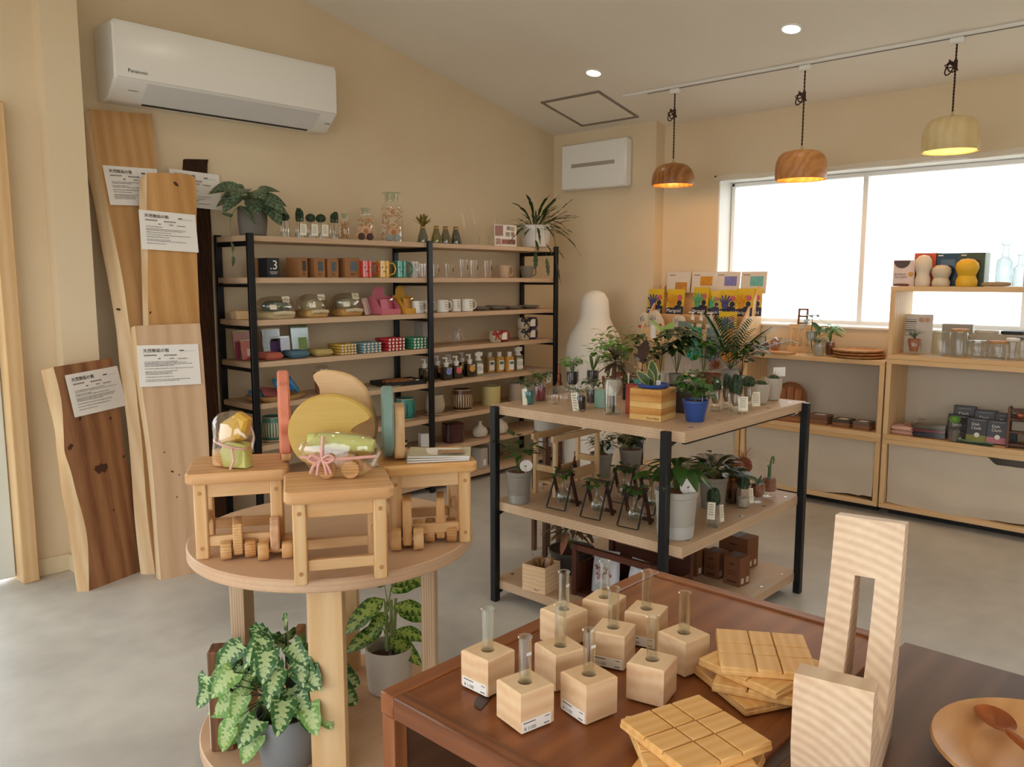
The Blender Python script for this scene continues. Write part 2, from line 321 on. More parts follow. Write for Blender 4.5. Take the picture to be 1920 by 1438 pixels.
for a, b2 in ((WY0+.05, 1.105), (1.155, 2.095), (2.145, WY1-.05)): MB().box((fx+.005, (a+b2)/2, (WZ0+WZ1)/2), (.006, b2-a, WZ1-WZ0-.08)).obj('pane', PANE, wo)
# cloth strip pinned over the window head
rs = random.Random(3)
def cl(u, v):
    y = 3.17-u*3.0; k = .5+.5*math.sin(u*26)*math.sin(u*7+1)
    return (EX-.004-.012*k*(1-abs(2*v-1)), y, 2.228+v*(.028+.012*k)+.004*math.sin(u*40))
vc = MB().grid(cl, 60, 3); vo = solo(vc, 'curtain_valance', plain('sheer_cloth', '#e5dac6', .9), 'narrow strip of cloth pinned along the top of the window', 'curtain')
for y in (3.165, 1.56): MB().lathe([(.006, 0), (.006, .004), (.002, .006)], 8, mat=M((EX-.014, y, 2.262), ry=-PI/2)).obj('pin', DARK, vo)
# walls behind the camera: unseen openings, added and sized to let skylight in
def wall_open(name, axis, pos, a0, a1, o0, o1, z0, z1, top):
    w = MB(); t = .16
    def bx(p0, p1, q0, q1):
        if axis == 'x': w.box((pos, (p0+p1)/2, (q0+q1)/2), (t, p1-p0, q1-q0))
        else: w.box(((p0+p1)/2, pos, (q0+q1)/2), (p1-p0, t, q1-q0))
    bx(a0, o0, 0, top); bx(o1, a1, 0, top); bx(o0, o1, z1, top)
    if z0 > 0: bx(o0, o1, 0, z0)
    struct(w, name, WALL)
wall_open('wall_south', 'y', SY-.08, WX, EX, -1.2, 2.0, 0.9, 2.2, 3.75)
wall_open('wall_west', 'x', WX-.08, SY, 4.7, -2.3, 4.0, .1, 2.6, 3.1)
# glass entrance door at the far left
dr = tag(bpy.data.objects.new('door_1', None), kind='structure'); COL.objects.link(dr)
f = MB(); f.box((1.234, 4.50, 1.16), (.076, .17, 2.32), .006); f.box((.22, 4.50, 2.285), (2.0, .17, .07), .006); f.box((-.78, 4.5, 1.16), (.072, .17, 2.32), .006)
f.obj('door_frame', PALEZ, dr)
dw = plain('door_paint', '#dfe3dc', .45, var=.02); f = MB()
for x in (1.142, .27): f.box((x, 4.53, 1.12), (.10, .045, 2.20), .005)
for z in (.11, 2.17): f.box((.71, 4.53, z), (.80, .045, .14), .005)
f.obj('door_leaf', dw, dr); f = MB()
for x in (.17, -.70): f.box((x, 4.58, 1.12), (.09, .045, 2.20), .005)
for z in (.11, 2.17): f.box((-.26, 4.58, z), (.80, .045, .14), .005)
f.obj('door_leaf', dw, dr)
MB().box((.71, 4.53, 1.14), (.80, .008, 1.94)).obj('pane', PANE, dr); MB().box((-.26, 4.58, 1.14), (.80, .008, 1.94)).obj('pane', PANE, dr)
# ground outside
struct(MB().box((0, 0, -.16), (60, 60, .02)), 'ground_outside', plain('pale_gravel', '#b9b5ac', .9, var=.12, scale=8))
# ceiling hatch
S = math.atan(.215); hx0, hx1, hy0, hy1 = 4.915, 5.41, 3.725, 4.262
def on_ceiling(x, y, d=0.0): return Matrix.Translation((x, y, ceil_z(x)-d)) @ Matrix.Rotation(S, 4, 'Y')
h = MB(); L_ = (hx1-hx0)/math.cos(S); mt = on_ceiling((hx0+hx1)/2, (hy0+hy1)/2, .004); W_ = hy1-hy0
for sx in (-1, 1): h.box((sx*L_/2, 0, 0), (.022, W_+.022, .012), .002, mat=mt)
for sy in (-1, 1): h.box((0, sy*W_/2, 0), (L_-.022, .022, .012), .002, mat=mt)
hatch = struct(h, 'trim_hatch', plain('hatch_aluminium', '#8f8578', .45, .4)); MB().box((0, 0, 0), (L_-.03, W_-.03, .004), mat=mt).obj('hatch_panel', CEIL, hatch)
# downlights
LENS = emit('downlight_lens', '#fff1d8', 9.0)
def downlight(x, y, label):
    t = thing('downlight', label, 'ceiling light', (x, y, ceil_z(x)), group='recessed downlights'); t.rotation_euler = (0, S if x > 1 else -S, 0)
    MB().lathe([(.062, 0), (.062, -.006), (.05, -.007), (.048, .012)], 28, cap0=False).obj('trim_ring', WHITE, t)
    MB().lathe([(.0495, -.001), (.03, -.003), (.001, -.0035)], 28, cap0=False).obj('lens', LENS, t)
    ld = bpy.data.lights.new('downlight_lamp', 'SPOT'); ld.energy = DOWNLIGHT_W; ld.color = (1, .86, .68); ld.spot_size = R(150); ld.spot_blend = .7; ld.shadow_soft_size = .05
    lo = bpy.data.objects.new('downlight_lamp', ld); COL.objects.link(lo); lo.parent = t; lo.location = (0, 0, -.015); lo.rotation_euler = (0, -(S if x > 1 else -S), 0)
downlight(4.651, 3.568, 'recessed round downlight in the ceiling nearest the ceiling hatch')
downlight(4.63, 2.149, 'recessed round downlight in the ceiling above the middle pendant lamp')
DL = ['far right beyond the pendants', 'above the leaning slabs', 'above the round table', 'above the front tables', 'above the entrance door', 'left of the camera', 'above the camera', 'in the back right corner', 'at the back of the shop']
for k, (x, y) in enumerate(((4.64, .73), (2.5, 3.5), (2.5, 1.9), (2.5, .4), (.3, 3.3), (.3, 1.7), (.3, .1), (4.64, -.7), (2.5, -1.2))): downlight(x, y, 'recessed round downlight '+DL[k])
# lighting track and three wooden pendants
tx = 5.05; tr = thing('lighting_track', 'slim white lighting track running along the ceiling above the pendants', 'track', (tx, 1.6, ceil_z(tx)), rot=(0, S, 0))
MB().box((0, .05, -.009), (.036, 3.9, .018), .003).obj('rail', WHITE, tr); MB().box((0, -.06, -.0185), (.008, 3.7, .003)).obj('slot', plain('slot_grey', '#6e665b', .6), tr)
def pendant(y, zb, zt, R0, mat, label, kz, prof, wob=None, knot_side=1):
    zc = ceil_z(tx)-.02; t = thing('pendant_lamp', label, 'pendant lamp', (tx, y, zb)); h = zt-zb
    MB().box((0, 0, zc-zb-.014), (.036, .075, .032), .006).obj('track_plug', WHITE, t)
    cord = plain('brown_cord', '#3a1f18', .8); n = 60; za, zz = h+.028, zc-zb-.03; cm = MB()
    for ph in (0, PI): cm.tube([(.0028*math.cos(ph+i*1.1), .0028*math.sin(ph+i*1.1), za+(zz-za)*i/n) for i in range(n+1)], .0032, 5)
    cm.obj('cord', cord, t)
    k = MB(); z0 = kz-zb; k.box((0, 0, z0), (.018, .018, .055), .004)
    for j in range(3):
        a = j*1.2; k.tube([(.004+.02*math.cos(s)*math.cos(a), knot_side*(.012+.022*math.sin(s)+.01*j), z0+.03*math.sin(s+a)-.008*j) for s in [2*PI*i/14 for i in range(15)]], .004, 5)
    k.tube([(0, knot_side*.01, z0-.005), (.004, knot_side*.035, z0+.015), (0, knot_side*.055, z0+.005), (-.004, knot_side*.045, z0-.012), (0, knot_side*.012, z0-.01)], .0038, 5)
    k.obj('cord_knot', cord, t)
    MB().lathe([(.022, h-.004), (.022, h+.004), (.008, h+.012), (.006, h+.03), (.002, h+.031)], 14, cap1=True).obj('brass_fitting', plain('brass', '#c9b183', .3, .9), t)
    th = .008; outp = [(R0*r, h*z) for r, z in prof]; inn = [(max(.001, R0*r-th), max(h*z-th, h*.02)) for r, z in prof][::-1]
    MB().lathe(outp+[(.02, h)]+inn, 40, cap0=False, wob=wob).obj('lamp_shade', mat, t)
    MB().lathe([(.012, h*.75), (.014, h*.62), (.028, h*.42), (.024, h*.28), (.004, h*.22)], 14).obj('bulb', emit('bulb_glow', '#ffb45e', 12.0), t)
    ld = bpy.data.lights.new('bulb_lamp', 'POINT'); ld.energy = PENDANT_W; ld.color = (1, .55, .2); ld.shadow_soft_size = .03
    lo = bpy.data.objects.new('bulb_lamp', ld); COL.objects.link(lo); lo.parent = t; lo.location = (0, 0, h*.12)
bowl = [(.985, 0), (1.0, .1), (.99, .3), (.95, .52), (.86, .72), (.70, .87), (.48, .96), (.25, .995)]
drum = [(.97, 0), (1.0, .12), (1.0, .4), (.97, .62), (.88, .82), (.72, .94), (.5, .99), (.25, 1.0)]
pendant(3.167, 2.149, 2.300, .147, wood('lamp_wood_brown', '#b07a45', '#7c4a24', 'X', 8, .2, 6, .35), 'leftmost pendant lamp with a reddish brown turned wood shade', 2.55+.09, bowl)
pendant(2.244, 2.112, 2.290, .154, wood('lamp_wood_orange', '#cb9257', '#a8683a', 'X', 8, .25, 7, .4, rot=(0, .5, .6)), 'middle pendant lamp with an orange brown rounded wood shade', 2.62, drum)
pendant(1.396, 2.198, 2.381, .145, wood('lamp_wood_pale', '#d9c496', '#ccb37e', 'X', 7, .25, 5, .5), 'rightmost pendant lamp with a pale natural wood shade and uneven rim', 2.66, drum, wob=lambda a, k: 1+.012*math.sin(3*a+1), knot_side=1)
# air conditioner
X0, X1 = 1.785, 3.14; ac = thing('air_conditioner', 'long white wall mounted air conditioner above the leaning wooden slabs', 'air conditioner', ((X0+X1)/2, NY, 2.43))
W = X1-X0; YZ = Matrix(((0, 0, 1, 0), (-1, 0, 0, 0), (0, 1, 0, 0), (0, 0, 0, 1)))     # profile (depth from wall, height) along x
body = [(0, 0), (.09, -.005), (.13, .0), (.228, .085), (.235, .10), (.236, .35), (.22, .375), (.19, .38), (0, .38)]
MB().prism(body, -W/2, W/2, mat=YZ, b=.012).obj('body', WHITE, ac)
MB().prism([(.236, .095), (.242, .10), (.242, .352), (.226, .379), (.21, .381), (.21, .376), (.225, .37), (.234, .35)], -W/2+.012, W/2-.012, mat=YZ).obj('front_panel', WHITE, ac)
GREYP = plain('pale_grey_plastic', '#dfdedb', .35, var=.01)
MB().prism([(.126, .006), (.224, .090), (.231, .085), (.133, .001)], -W/2+.17, W/2-.12, mat=YZ).obj('louver', GREYP, ac)
MB().prism([(.110, -.006), (.124, -.003), (.125, -.006), (.111, -.009)], -W/2+.18, W/2-.15, mat=YZ).obj('outlet_slit', DARK, ac)
MB().box((-W/2+.11, -.186, .045), (.05, .004, .002)).obj('indicator', INKG, ac)
text('lettering', 'Panasonic', .026, INK, ac, facing((-W/2+.065, -.2428, .125), (1, 0, 0), (0, 0, 1)))
for dx in (0, .014, .028): MB().box((W/2-.055+dx, -.18, .045-.001*dx), (.003, .006, .02)).obj('vent_slot', INKG, ac)
# ventilation unit on the corner pier
fn = thing('ventilation_unit', 'square white ventilation unit with a grey slot on the corner pier', 'ventilation unit', (5.53, 4.175, 2.235))
MB().box((-.045, 0, .185), (.09, .66, .375), .012).obj('housing', WHITE, fn)
MB().box((-.0905, .0, .193), (.004, .44, .03), .001).obj('slot', plain('slot_shade', '#a89f8e', .6), fn)
MB().box((-.088, -.285, .186), (.012, .07, .36), .003).obj('side_cover', WHITE, fn)
# ------------------------------------------------------------------ helpers for furniture and plants
def gd(u, v, D):
    d = ray(u, v); return CAM + d*(D/d.dot(FH))
def catmull(pts, n=4):
    out = []
    for i in range(len(pts)-1):
        p0, p1, p2, p3 = pts[max(i-1, 0)], pts[i], pts[i+1], pts[min(i+2, len(pts)-1)]
        for k in range(n):
            t = k/n; out.append(tuple(.5*((2*b)+(-a+c_)*t+(2*a-5*b+4*c_-d)*t*t+(-a+3*b-3*c_+d)*t**3) for a, b, c_, d in zip(p0, p1, p2, p3)))
    out.append(tuple(pts[-1])); return out
# ------------------------------------------------------------------ leaning timber slabs with A4 sheets
def slab(label, p0, p1, lean, right_px, left_outer, left_inner, th, mat, edge_mat, paper, knots=()):
    p0 = Vector((p0[0], p0[1], 0)); h = (Vector((p1[0], p1[1], 0))-p0).normalized(); nh = Vector((-h.y, h.x, 0))
    t = (Vector((0, 0, 1))+nh*lean).normalized(); nrm = h.cross(t).normalized()      # towards the room
    def loc(u, v):
        d = ray(u, v); k = (p0-CAM).dot(nrm)/d.dot(nrm); q = CAM+d*k-p0; return (q.dot(h), q.dot(t))
    inner = catmull([loc(*p) for p in left_inner], 3); right = catmull([loc(*p) for p in right_px], 3); outer = catmull([loc(*p) for p in left_outer], 3)
    inner[-1] = (inner[-1][0], 0); right[-1] = (right[-1][0], 0); outer[-1] = (outer[-1][0], 0)
    root = thing('timber_slab', label, 'wood slab'); mw = Matrix((h, t, nrm)).transposed().to_4x4(); mw.translation = p0; root.matrix_world = mw
    root.rotation_mode = 'XYZ'
    MB().prism(inner[::1]+right[::-1], -th, 0).obj('board', mat, root)
    e = MB(); n = min(len(inner), len(outer)); vs = []
    for i in range(n): vs += [(inner[i][0], inner[i][1], 0), ((inner[i][0]*.45+outer[i][0]*.55), outer[i][1], -th*.35), (outer[i][0], outer[i][1], -th*.9), (inner[i][0], inner[i][1], -th)]
    fs = [(4*i+k, 4*i+4+k, 4*i+4+(k+1) % 4, 4*i+(k+1) % 4) for i in range(n-1) for k in range(4)]; fs += [(0, 1, 2, 3), (4*n-4, 4*n-3, 4*n-2, 4*n-1)]
    e.add(vs, fs); e.obj('live_edge', edge_mat, root)
    for kx, ky, kr in knots:
        a = loc(kx, ky); MB().lathe([(kr, 0), (kr*.7, .0012), (kr*.2, .0008)], 12, c=(a[0], a[1], .0003), cap1=True, wob=lambda an, k: 1+.3*math.sin(2*an+kx)+.2*math.sin(5*an)).obj('knot', plain('knot', '#4c2a17', .7, var=.3, scale=200), root)
    a = Vector(loc(*paper[0])); b = Vector(loc(*paper[1])); ux = (b-a).normalized(); uy = Vector((-ux.y, ux.x)); PW, PH = .297, .210
    pm = Matrix(((ux.x, uy.x, 0, a.x), (ux.y, uy.y, 0, a.y), (0, 0, 1, .002), (0, 0, 0, 1)))
    po = MB().grid(lambda u, v: (u*PW, -v*PH, .003+.004*math.sin(u*3)*v+(.014*max(0, u-.7)*v if True else 0)), 8, 6, mat=pm).obj('paper_sheet', PAPER, root); po['label'] = 'white A4 sheet with a Japanese heading'
    text('lettering', '天然無垢の板', .021, INK, po, pm @ Matrix.Translation((.026, -.036, .006)))
    g = MB(); rp = random.Random(int(paper[0][0]))
    def rule(x0, x1, y, hh, m): g.box(((x0+x1)/2, -y, .0065+.004*((x0+x1)/2/PW)), (x1-x0, hh, .0006), m=m, mat=pm)
    rule(.200, .222, .032, .005, 0); rule(.225, .275, .036, .0009, 1)
    for x in range(7): rule(.03+x*.0088, .0365+x*.0088, .052, .006, 1)
    for x in range(6): rule(.125+x*.0105, .133+x*.0105, .054, .006, 1)
    rule(.095, .107, .07, .004, 0); rule(.150, .172, .071, .004, 1); rule(.19, .235, .073, .0035, 1)
    y = .086
    while y < .185:
        x = .03; xe = rp.uniform(.11, .27)
        while x < xe:
            l = rp.uniform(.005, .02); rule(x, min(x+l, xe), y, .0022, rp.choice((0, 1, 1))); x += l+.002
        y += rp.choice((.007, .012, .014))
    g.obj('fine_print', [INK, INKG], po)
SL_O = wood('slab_oak', '#d2a673', '#b98b56', 'Y', 5, .06, 4, .6, banddir='X'); SL_L = wood('slab_pale', '#e8d0aa', '#d2ae80', 'Y', 8, .08, 5, .7, banddir='X')
SL_P = wood('slab_pinkish', '#dcbb98', '#c39d7a', 'Y', 4, .06, 5, .55, banddir='X'); SL_W = wood('slab_heart', '#b5835a', '#7d5033', 'Y', 4, .09, 7, .6, banddir='X'); SL_B = wood('bark', '#57351f', '#1f110a', 'Y', 26, .12, 8, .95, banddir='X', bump=.5)
slab('short slab with dark heartwood and a big knot leaning on the white pier', (1.371, 4.087), (1.681, 4.182), .165, [(209, 671), (217, 700), (226, 780), (233, 840), (247, 897), (257, 974), (264, 1030), (269, 1071)],
     [(88, 692), (100, 747), (113, 800), (117, 840), (121, 870), (127, 924), (141, 990), (147, 1040), (154, 1100)], [(100, 688), (115, 750), (120, 827), (122, 850), (133, 884), (143, 924), (157, 974), (165, 1024), (167, 1109)], .05, SL_W, SL_L,
     ((120, 704), (213, 687)), [(132, 838, .014), (190, 878, .03), (213, 956, .006), (207, 784, .008), (150, 785, .009), (232, 856, .007)])
slab('tallest pale slab with a thick live edge, under the air conditioner', (1.637, 4.085), (1.95, 4.11), .215, [(284, 214), (292, 300), (300, 420), (310, 560), (318, 700), (324, 860), (326, 1000), (328, 1077)],
     [(158, 205), (164, 280), (184, 368), (194, 426), (202, 473), (213, 529), (227, 616), (235, 700), (246, 780), (254, 860), (262, 974), (274, 1084)], [(170, 205), (176, 280), (197, 368), (210, 426), (220, 473), (231, 529), (241, 602), (250, 660), (258, 760), (267, 840), (277, 974), (292, 1082)], .06, SL_O, SL_L, ((191, 310), (300, 318)), [(222, 580, .009)])
slab('wide pinkish slab standing in front of the other leaning slabs', (1.664, 3.985), (1.904, 3.935), .17, [(375, 606), (380, 660), (386, 740), (391, 820), (394, 900), (398, 1000), (402, 1071)],
     [(248, 612), (252, 660), (262, 740), (274, 820), (283, 900), (291, 1000), (297, 1090)], [(253, 611), (258, 660), (268, 740), (280, 820), (288, 900), (295, 1000), (302, 1090)], .05, SL_P, SL_L, ((256, 648), (371, 645)), [(308, 848, .004), (323, 884, .006), (336, 890, .004), (332, 932, .004)])
slab('honey coloured slab with a rounded top between two other slabs', (1.70, 4.035), (1.99, 4.015), .20, [(340, 325), (362, 331), (368, 350), (369, 450), (371, 520), (375, 610), (380, 720), (385, 860), (388, 1065)],
     [(266, 332), (267, 400), (270, 480), (272, 540), (274, 620), (278, 700), (288, 860), (300, 1075)], [(275, 324), (275, 400), (277, 480), (277, 540), (279, 620), (284, 700), (294, 860), (306, 1075)], .05, wood('slab_honey', '#d3a469', '#b9864c', 'Y', 4, .08, 5, .55, banddir='X'), SL_L, ((259, 393), (371, 404)), [(282, 586, .006), (330, 345, .012)])
slab('narrow dark slab covered in bark beside the black shelving', (2.08, 4.33), (2.30, 4.33), .145, [(391, 299), (389, 322), (396, 420), (399, 520), (404, 640), (410, 760), (417, 860), (428, 1000), (436, 1045)],
     [(343, 298), (345, 350), (348, 440), (351, 540), (354, 640), (357, 760), (360, 860), (372, 1000), (378, 1050)], [(347, 298), (349, 350), (352, 440), (355, 540), (358, 640), (361, 760), (364, 860), (376, 1000), (382, 1050)], .05, SL_B, SL_B, ((316, 316), (414, 329)))

# ------------------------------------------------------------------ black steel shelving along the wall
RX0, RX1, RXM, RF, RB = 2.405, 5.085, 3.745, 4.245, 4.635
SH = [1.745, 1.508, 1.264, 1.022, .778, .530, .303, .072]
rk = thing('shelving_rack', 'tall black steel rack with eight plywood shelves along the wall', 'shelving', (RXM, 4.44, 0))
def W2L(x, y, z=0): return (x-RXM, y-4.44, z)
for x in (RX0, RXM, RX1):
    for y in (RF+.011, RB-.011): MB().box(W2L(x, y, .8785), (.042, .022, 1.757), .003).obj('post', BLACK, rk)
    for k, z in enumerate(SH):
        MB().box(W2L(x, 4.44, z-.046), (.025, RB-RF-.044, .028 if k == 0 else .018), .002).obj('cross_bar', BLACK, rk)
for z in SH: MB().box(W2L(RXM, 4.44, z-.016), (RX1-RX0+.03, RB-RF-.048, .032), .002).obj('shelf_board', PLY, rk)
# ------------------------------------------------------------------ round display table
TC = Vector((1.475, 2.155, 0)); TR_, TZ = .445, .70
rt = thing('round_table', 'round two tier plywood display table holding children stools and plants', 'table', TC)
MB().lathe([(TR_-.004, TZ-.038), (TR_, TZ-.034), (TR_, TZ-.004), (TR_-.004, TZ)], 72, cap1=True).obj('table_top', PLYTOP, rt)
MB().lathe([(TR_-.014, .035), (TR_-.01, .039), (TR_-.01, .069), (TR_-.014, .073)], 72, cap1=True).obj('lower_shelf', PLYTOP, rt)
for (a, b2), wide in (((.045, -.33), 1), ((-.30, -.02), 0), ((.30, .03), 0), ((-.04, .31), 1)):
    p = RT*a+FH*b2; ang = math.atan2(RT.y, RT.x)
    MB().box((0, 0, (TZ-.038)/2), (.10, .045, TZ-.04), .002, mat=M((p.x, p.y, 0), rz=ang if wide else ang+PI/2)).obj('leg', PLYLEG if not wide else PALEZ, rt)
# ------------------------------------------------------------------ children's stools
SEAT_A = wood('stool_seat', '#e6bd8c', '#d09c68', 'X', 7, .1, 5, .38); SEAT_B = wood('stool_seat_yellow', '#e5b87a', '#cd9150', 'X', 12, .25, 5, .38, ringtype='RINGS', off=(0, .1, .2))
def stool(loc, rz, seat, label):
    t = thing('childrens_stool', label, 'stool', loc, rz, group="children's stools on the round table"); w, d, h = .285, .245, .255
    so = MB().prism(rrect(w, d, .022), h-.032, h, b=.006).obj('seat', seat, t)
    lx, ly = w/2-.038, d/2-.034
    for sx in (-1, 1):
        for sy in (-1, 1):
            lo = MB().box((sx*lx, sy*ly, (h-.032)/2), (.036, .036, h-.032), .004).obj('leg', PINEZ, t)
            for z in (.033, h-.06): MB().lathe([(.006, 0), (.006, .0012)], 10, cap1=True, mat=M((sx*lx, sy*(ly+.018), z), rx=-sy*PI/2)).obj('dowel_plug', plain('dowel_end', '#b98550', .6), lo)
    for sy in (-1, 1):
        MB().box((0, sy*ly, h-.054), (2*lx-.034, .018, .042), .002).obj('apron', PINE, t); MB().box((0, sy*ly, .05), (2*lx-.034, .018, .03), .002).obj('stretcher', PINE, t)
    for sx in (-1, 1):
        MB().box((sx*lx, 0, h-.054), (.018, 2*ly-.034, .042), .002).obj('apron', PINEY, t); MB().box((sx*lx, 0, .085), (.018, 2*ly-.034, .03), .002).obj('stretcher', PINEY, t)
    return t
SA = R(-32)
stool((1.276, 1.843, TZ), SA, SEAT_A, 'small pine stool at the front of the round table')
stool((1.196, 2.226, TZ), SA, SEAT_A, 'small pine stool at the left of the round table, by the slabs')
stool((1.64, 1.898, TZ), SA, SEAT_B, 'small pine stool at the right with magazines on its seat')
# ------------------------------------------------------------------ centre plant shelf
PX0, PX1, PY0, PY1 = 2.655, 3.735, 1.585, 2.60; PZ = [.928, .478, .10]
cs = thing('plant_shelf', 'low three tier plywood shelf with black posts, crowded with small plants', 'shelving', ((PX0+PX1)/2, (PY0+PY1)/2, 0))
ox, oy = (PX0+PX1)/2, (PY0+PY1)/2
for z in PZ:
    bd = MB().box((0, 0, z-.021), (PX1-PX0, PY1-PY0, .042), .002).obj('shelf_board', PLY, cs)
    for i in range(5):
        for yy in (PY0-oy+.035, PY1-oy-.035):
            xx = PX0-ox+.10+i*(PX1-PX0-.2)/4
            MB().lathe([(.0095, 0), (.0095, .002), (.004, .0026)], 10, c=(xx, yy, z), cap1=True).obj('bolt', STEEL, bd)
for x, y in ((PX0-.012, PY1-.03), (PX0-.012, PY0+.075), (PX1-.03, PY0-.012), (PX1+.012, PY1-.075)):
    MB().box((x-ox, y-oy, .4625), (.034, .034, .925), .003).obj('post', BLACK, cs)
for k, z in enumerate(PZ):
    for x, y in ((PX0, PY1-.03), (PX0, PY0+.075)):
        MB().prism([(0, 0), (.075, 0), (0, -.022)], -.015, .015, mat=Matrix.Translation((x-ox+.002, y-oy, z-.042)) @ XZ).obj('bracket', BLACK, cs)
    MB().box(((PX1-PX0)/2-.03, 0, z-.052), (.02, PY1-PY0-.1, .02), .002).obj('cross_bar', BLACK, cs)
    MB().box((0, -(PY1-PY0)/2+.035, z-.050), (PX1-PX0-.1, .02, .016), .002).obj('cross_bar', BLACK, cs)
# ------------------------------------------------------------------ timber box cabinets under the window
CF, CB = 5.31, 5.645
def box_unit(y0, y1, z0, z1, label, back=True, cloth=None, name='box_shelf', holes=False):
    t = thing(name, label, 'cabinet', ((CF+CB)/2, (y0+y1)/2, z0)); d = CB-CF; w = y1-y0; h = z1-z0; k = .03
    MB().box((0, 0, k/2), (d, w, k), .002).obj('bottom_panel', PALEY, t); MB().box((0, 0, h-k/2), (d, w, k), .002).obj('top_panel', PALEY, t)
    for s in (-1, 1): MB().box((0, s*(w/2-k/2), h/2), (d, k, h-2*k), .002).obj('side_panel', PALEZ, t)
    if back: MB().box((d/2-.006, 0, h/2), (.01, w-2*k, h-2*k)).obj('back_panel', LINEN, t)
    if cloth:
        rc = random.Random(int(y0*100)); ww = w-2*k-.01; hh = h-2*k
        def fn(u, v):
            fold = .010*math.sin(u*9+1.5*v)+.007*math.sin(u*21+2*v+1)+.022*mnoise.noise((u*4, v*3, y0))
            zz = k+hh*(1-v)+.004-(.012*math.sin(u*5)+.01*mnoise.noise((u*6, 0, y0)))*v + (.012*v if u > .9 else 0)
            if cloth == 'notch' and v < .12: zz -= .05*max(0, min(1, (u-.56)/.05))*(1-v/.12)
            return (-d/2+.022+fold*(.3+.7*v), w/2-k-.005-u*ww, max(zz, k*.6))
        MB().grid(fn, 40, 24).obj('cloth_front', LINEN, t)
    return t
for y0, y1, nm in ((1.762, 2.722, 'middle'), (.70, 1.752, 'right'), (2.732, 3.60, 'left')):
    box_unit(y0, y1, .055, .50, {'middle': 'cloth fronted base cabinet under the coaster stacks', 'right': 'cloth fronted base cabinet with a notched top below the dish cloths', 'left': 'cloth fronted base cabinet in the corner below the glove display'}[nm], cloth='notch' if nm == 'right' else 'plain', name='base_cabinet')
    p = thing('shadow_gap', {'middle': 'dark block standing in for the shadow gap under the middle base cabinet', 'right': 'dark block standing in for the shadow gap under the rightmost base cabinet', 'left': 'dark block standing in for the shadow gap under the corner base cabinet'}[nm], 'shadow_gap', ((CF+CB)/2+.05, (y0+y1)/2, 0))
    MB().box((0, 0, .0275), (CB-CF-.12, y1-y0-.06, .055), .002).obj('shadow_gap_block', DARK, p)  # near-black block stands in for the shadow gap below the cabinet
box_unit(1.762, 2.722, .50, .99, 'open timber box shelf holding coaster stacks and a round tray')
box_unit(.70, 1.752, .50, 1.005, 'open timber box shelf holding dish cloths and folded textiles')
box_unit(2.732, 3.60, .50, .98, 'open timber box shelf in the corner below the glove display')
box_unit(.70, 1.752, 1.005, 1.455, 'open backed timber box shelf against the window with glass jars', back=False)
# ------------------------------------------------------------------ front display tables
ZA = .90; ta = thing('walnut_display_case', 'reddish walnut open display case carrying test tube blocks in front', 'table', (1.05, .667, 0))
ax0, ax1, ay0, ay1 = .697, 1.40, .422, .912
def la(x, y, z): return (x-1.05, y-.667, z)
MB().box(la((ax0+ax1)/2, (ay0+ay1)/2, ZA-.012), (ax1-ax0-.05, ay1-ay0-.05, .02)).obj('top_panel', WALNUT, ta)
for y in (ay0+.015, ay1-.0125): MB().box(la((ax0+ax1)/2, y, ZA-.016), (ax1-ax0, .03, .034), .002).obj('edge_rail', WALNUT, ta)
for x in (ax0+.0125, ax1-.0125): MB().box(la(x, (ay0+ay1)/2, ZA-.016), (.026, ay1-ay0-.056, .034), .002).obj('edge_rail', WALNUTY, ta)
for x in (ax0+.013, ax1-.013):
    for y in (ay0+.016, ay1-.014): MB().box(la(x, y, (ZA-.033)/2), (.026, .028, ZA-.033), .002).obj('corner_post', wood('walnut_post', '#a5683e', '#7a4523', 'Z', 12, .07, 4, .4, banddir='X'), ta)
MB().box(la((ax0+ax1)/2, ay1-.014, .43), (ax1-ax0-.06, .012, .84)).obj('side_panel', WALNUTD, ta); MB().box(la(ax1-.014, (ay0+ay1)/2, .43), (.012, ay1-ay0-.07, .84)).obj('back_panel', WALNUTD, ta)
MB().box(la((ax0+ax1)/2, (ay0+ay1)/2, .45), (ax1-ax0-.06, ay1-ay0-.06, .02)).obj('inner_shelf', WALNUTD, ta)
MB().prism([(.03*math.cos(a)-.0, .02*math.sin(a)) for a in [PI*i/10 for i in range(11)]], -.0002, .0015, mat=M(la(.79, .78, ZA-.002), rz=R(20))).obj('inlay_mark', plain('inlay', '#3a1f12', .4), ta)
tb = thing('dark_wood_table', 'dark brown wooden table at the right front holding the wooden plate', 'table', (1.05, .0, 0))
MB().box((0, .03, ZA-.018), (.70, .755, .034), .003).obj('table_top', WALNUTD, tb)
for x in (-.31, .31):
    for y in (-.30, .36): MB().box((x, y, (ZA-.036)/2), (.045, .045, ZA-.036), .003).obj('leg', WALNUTD, tb)
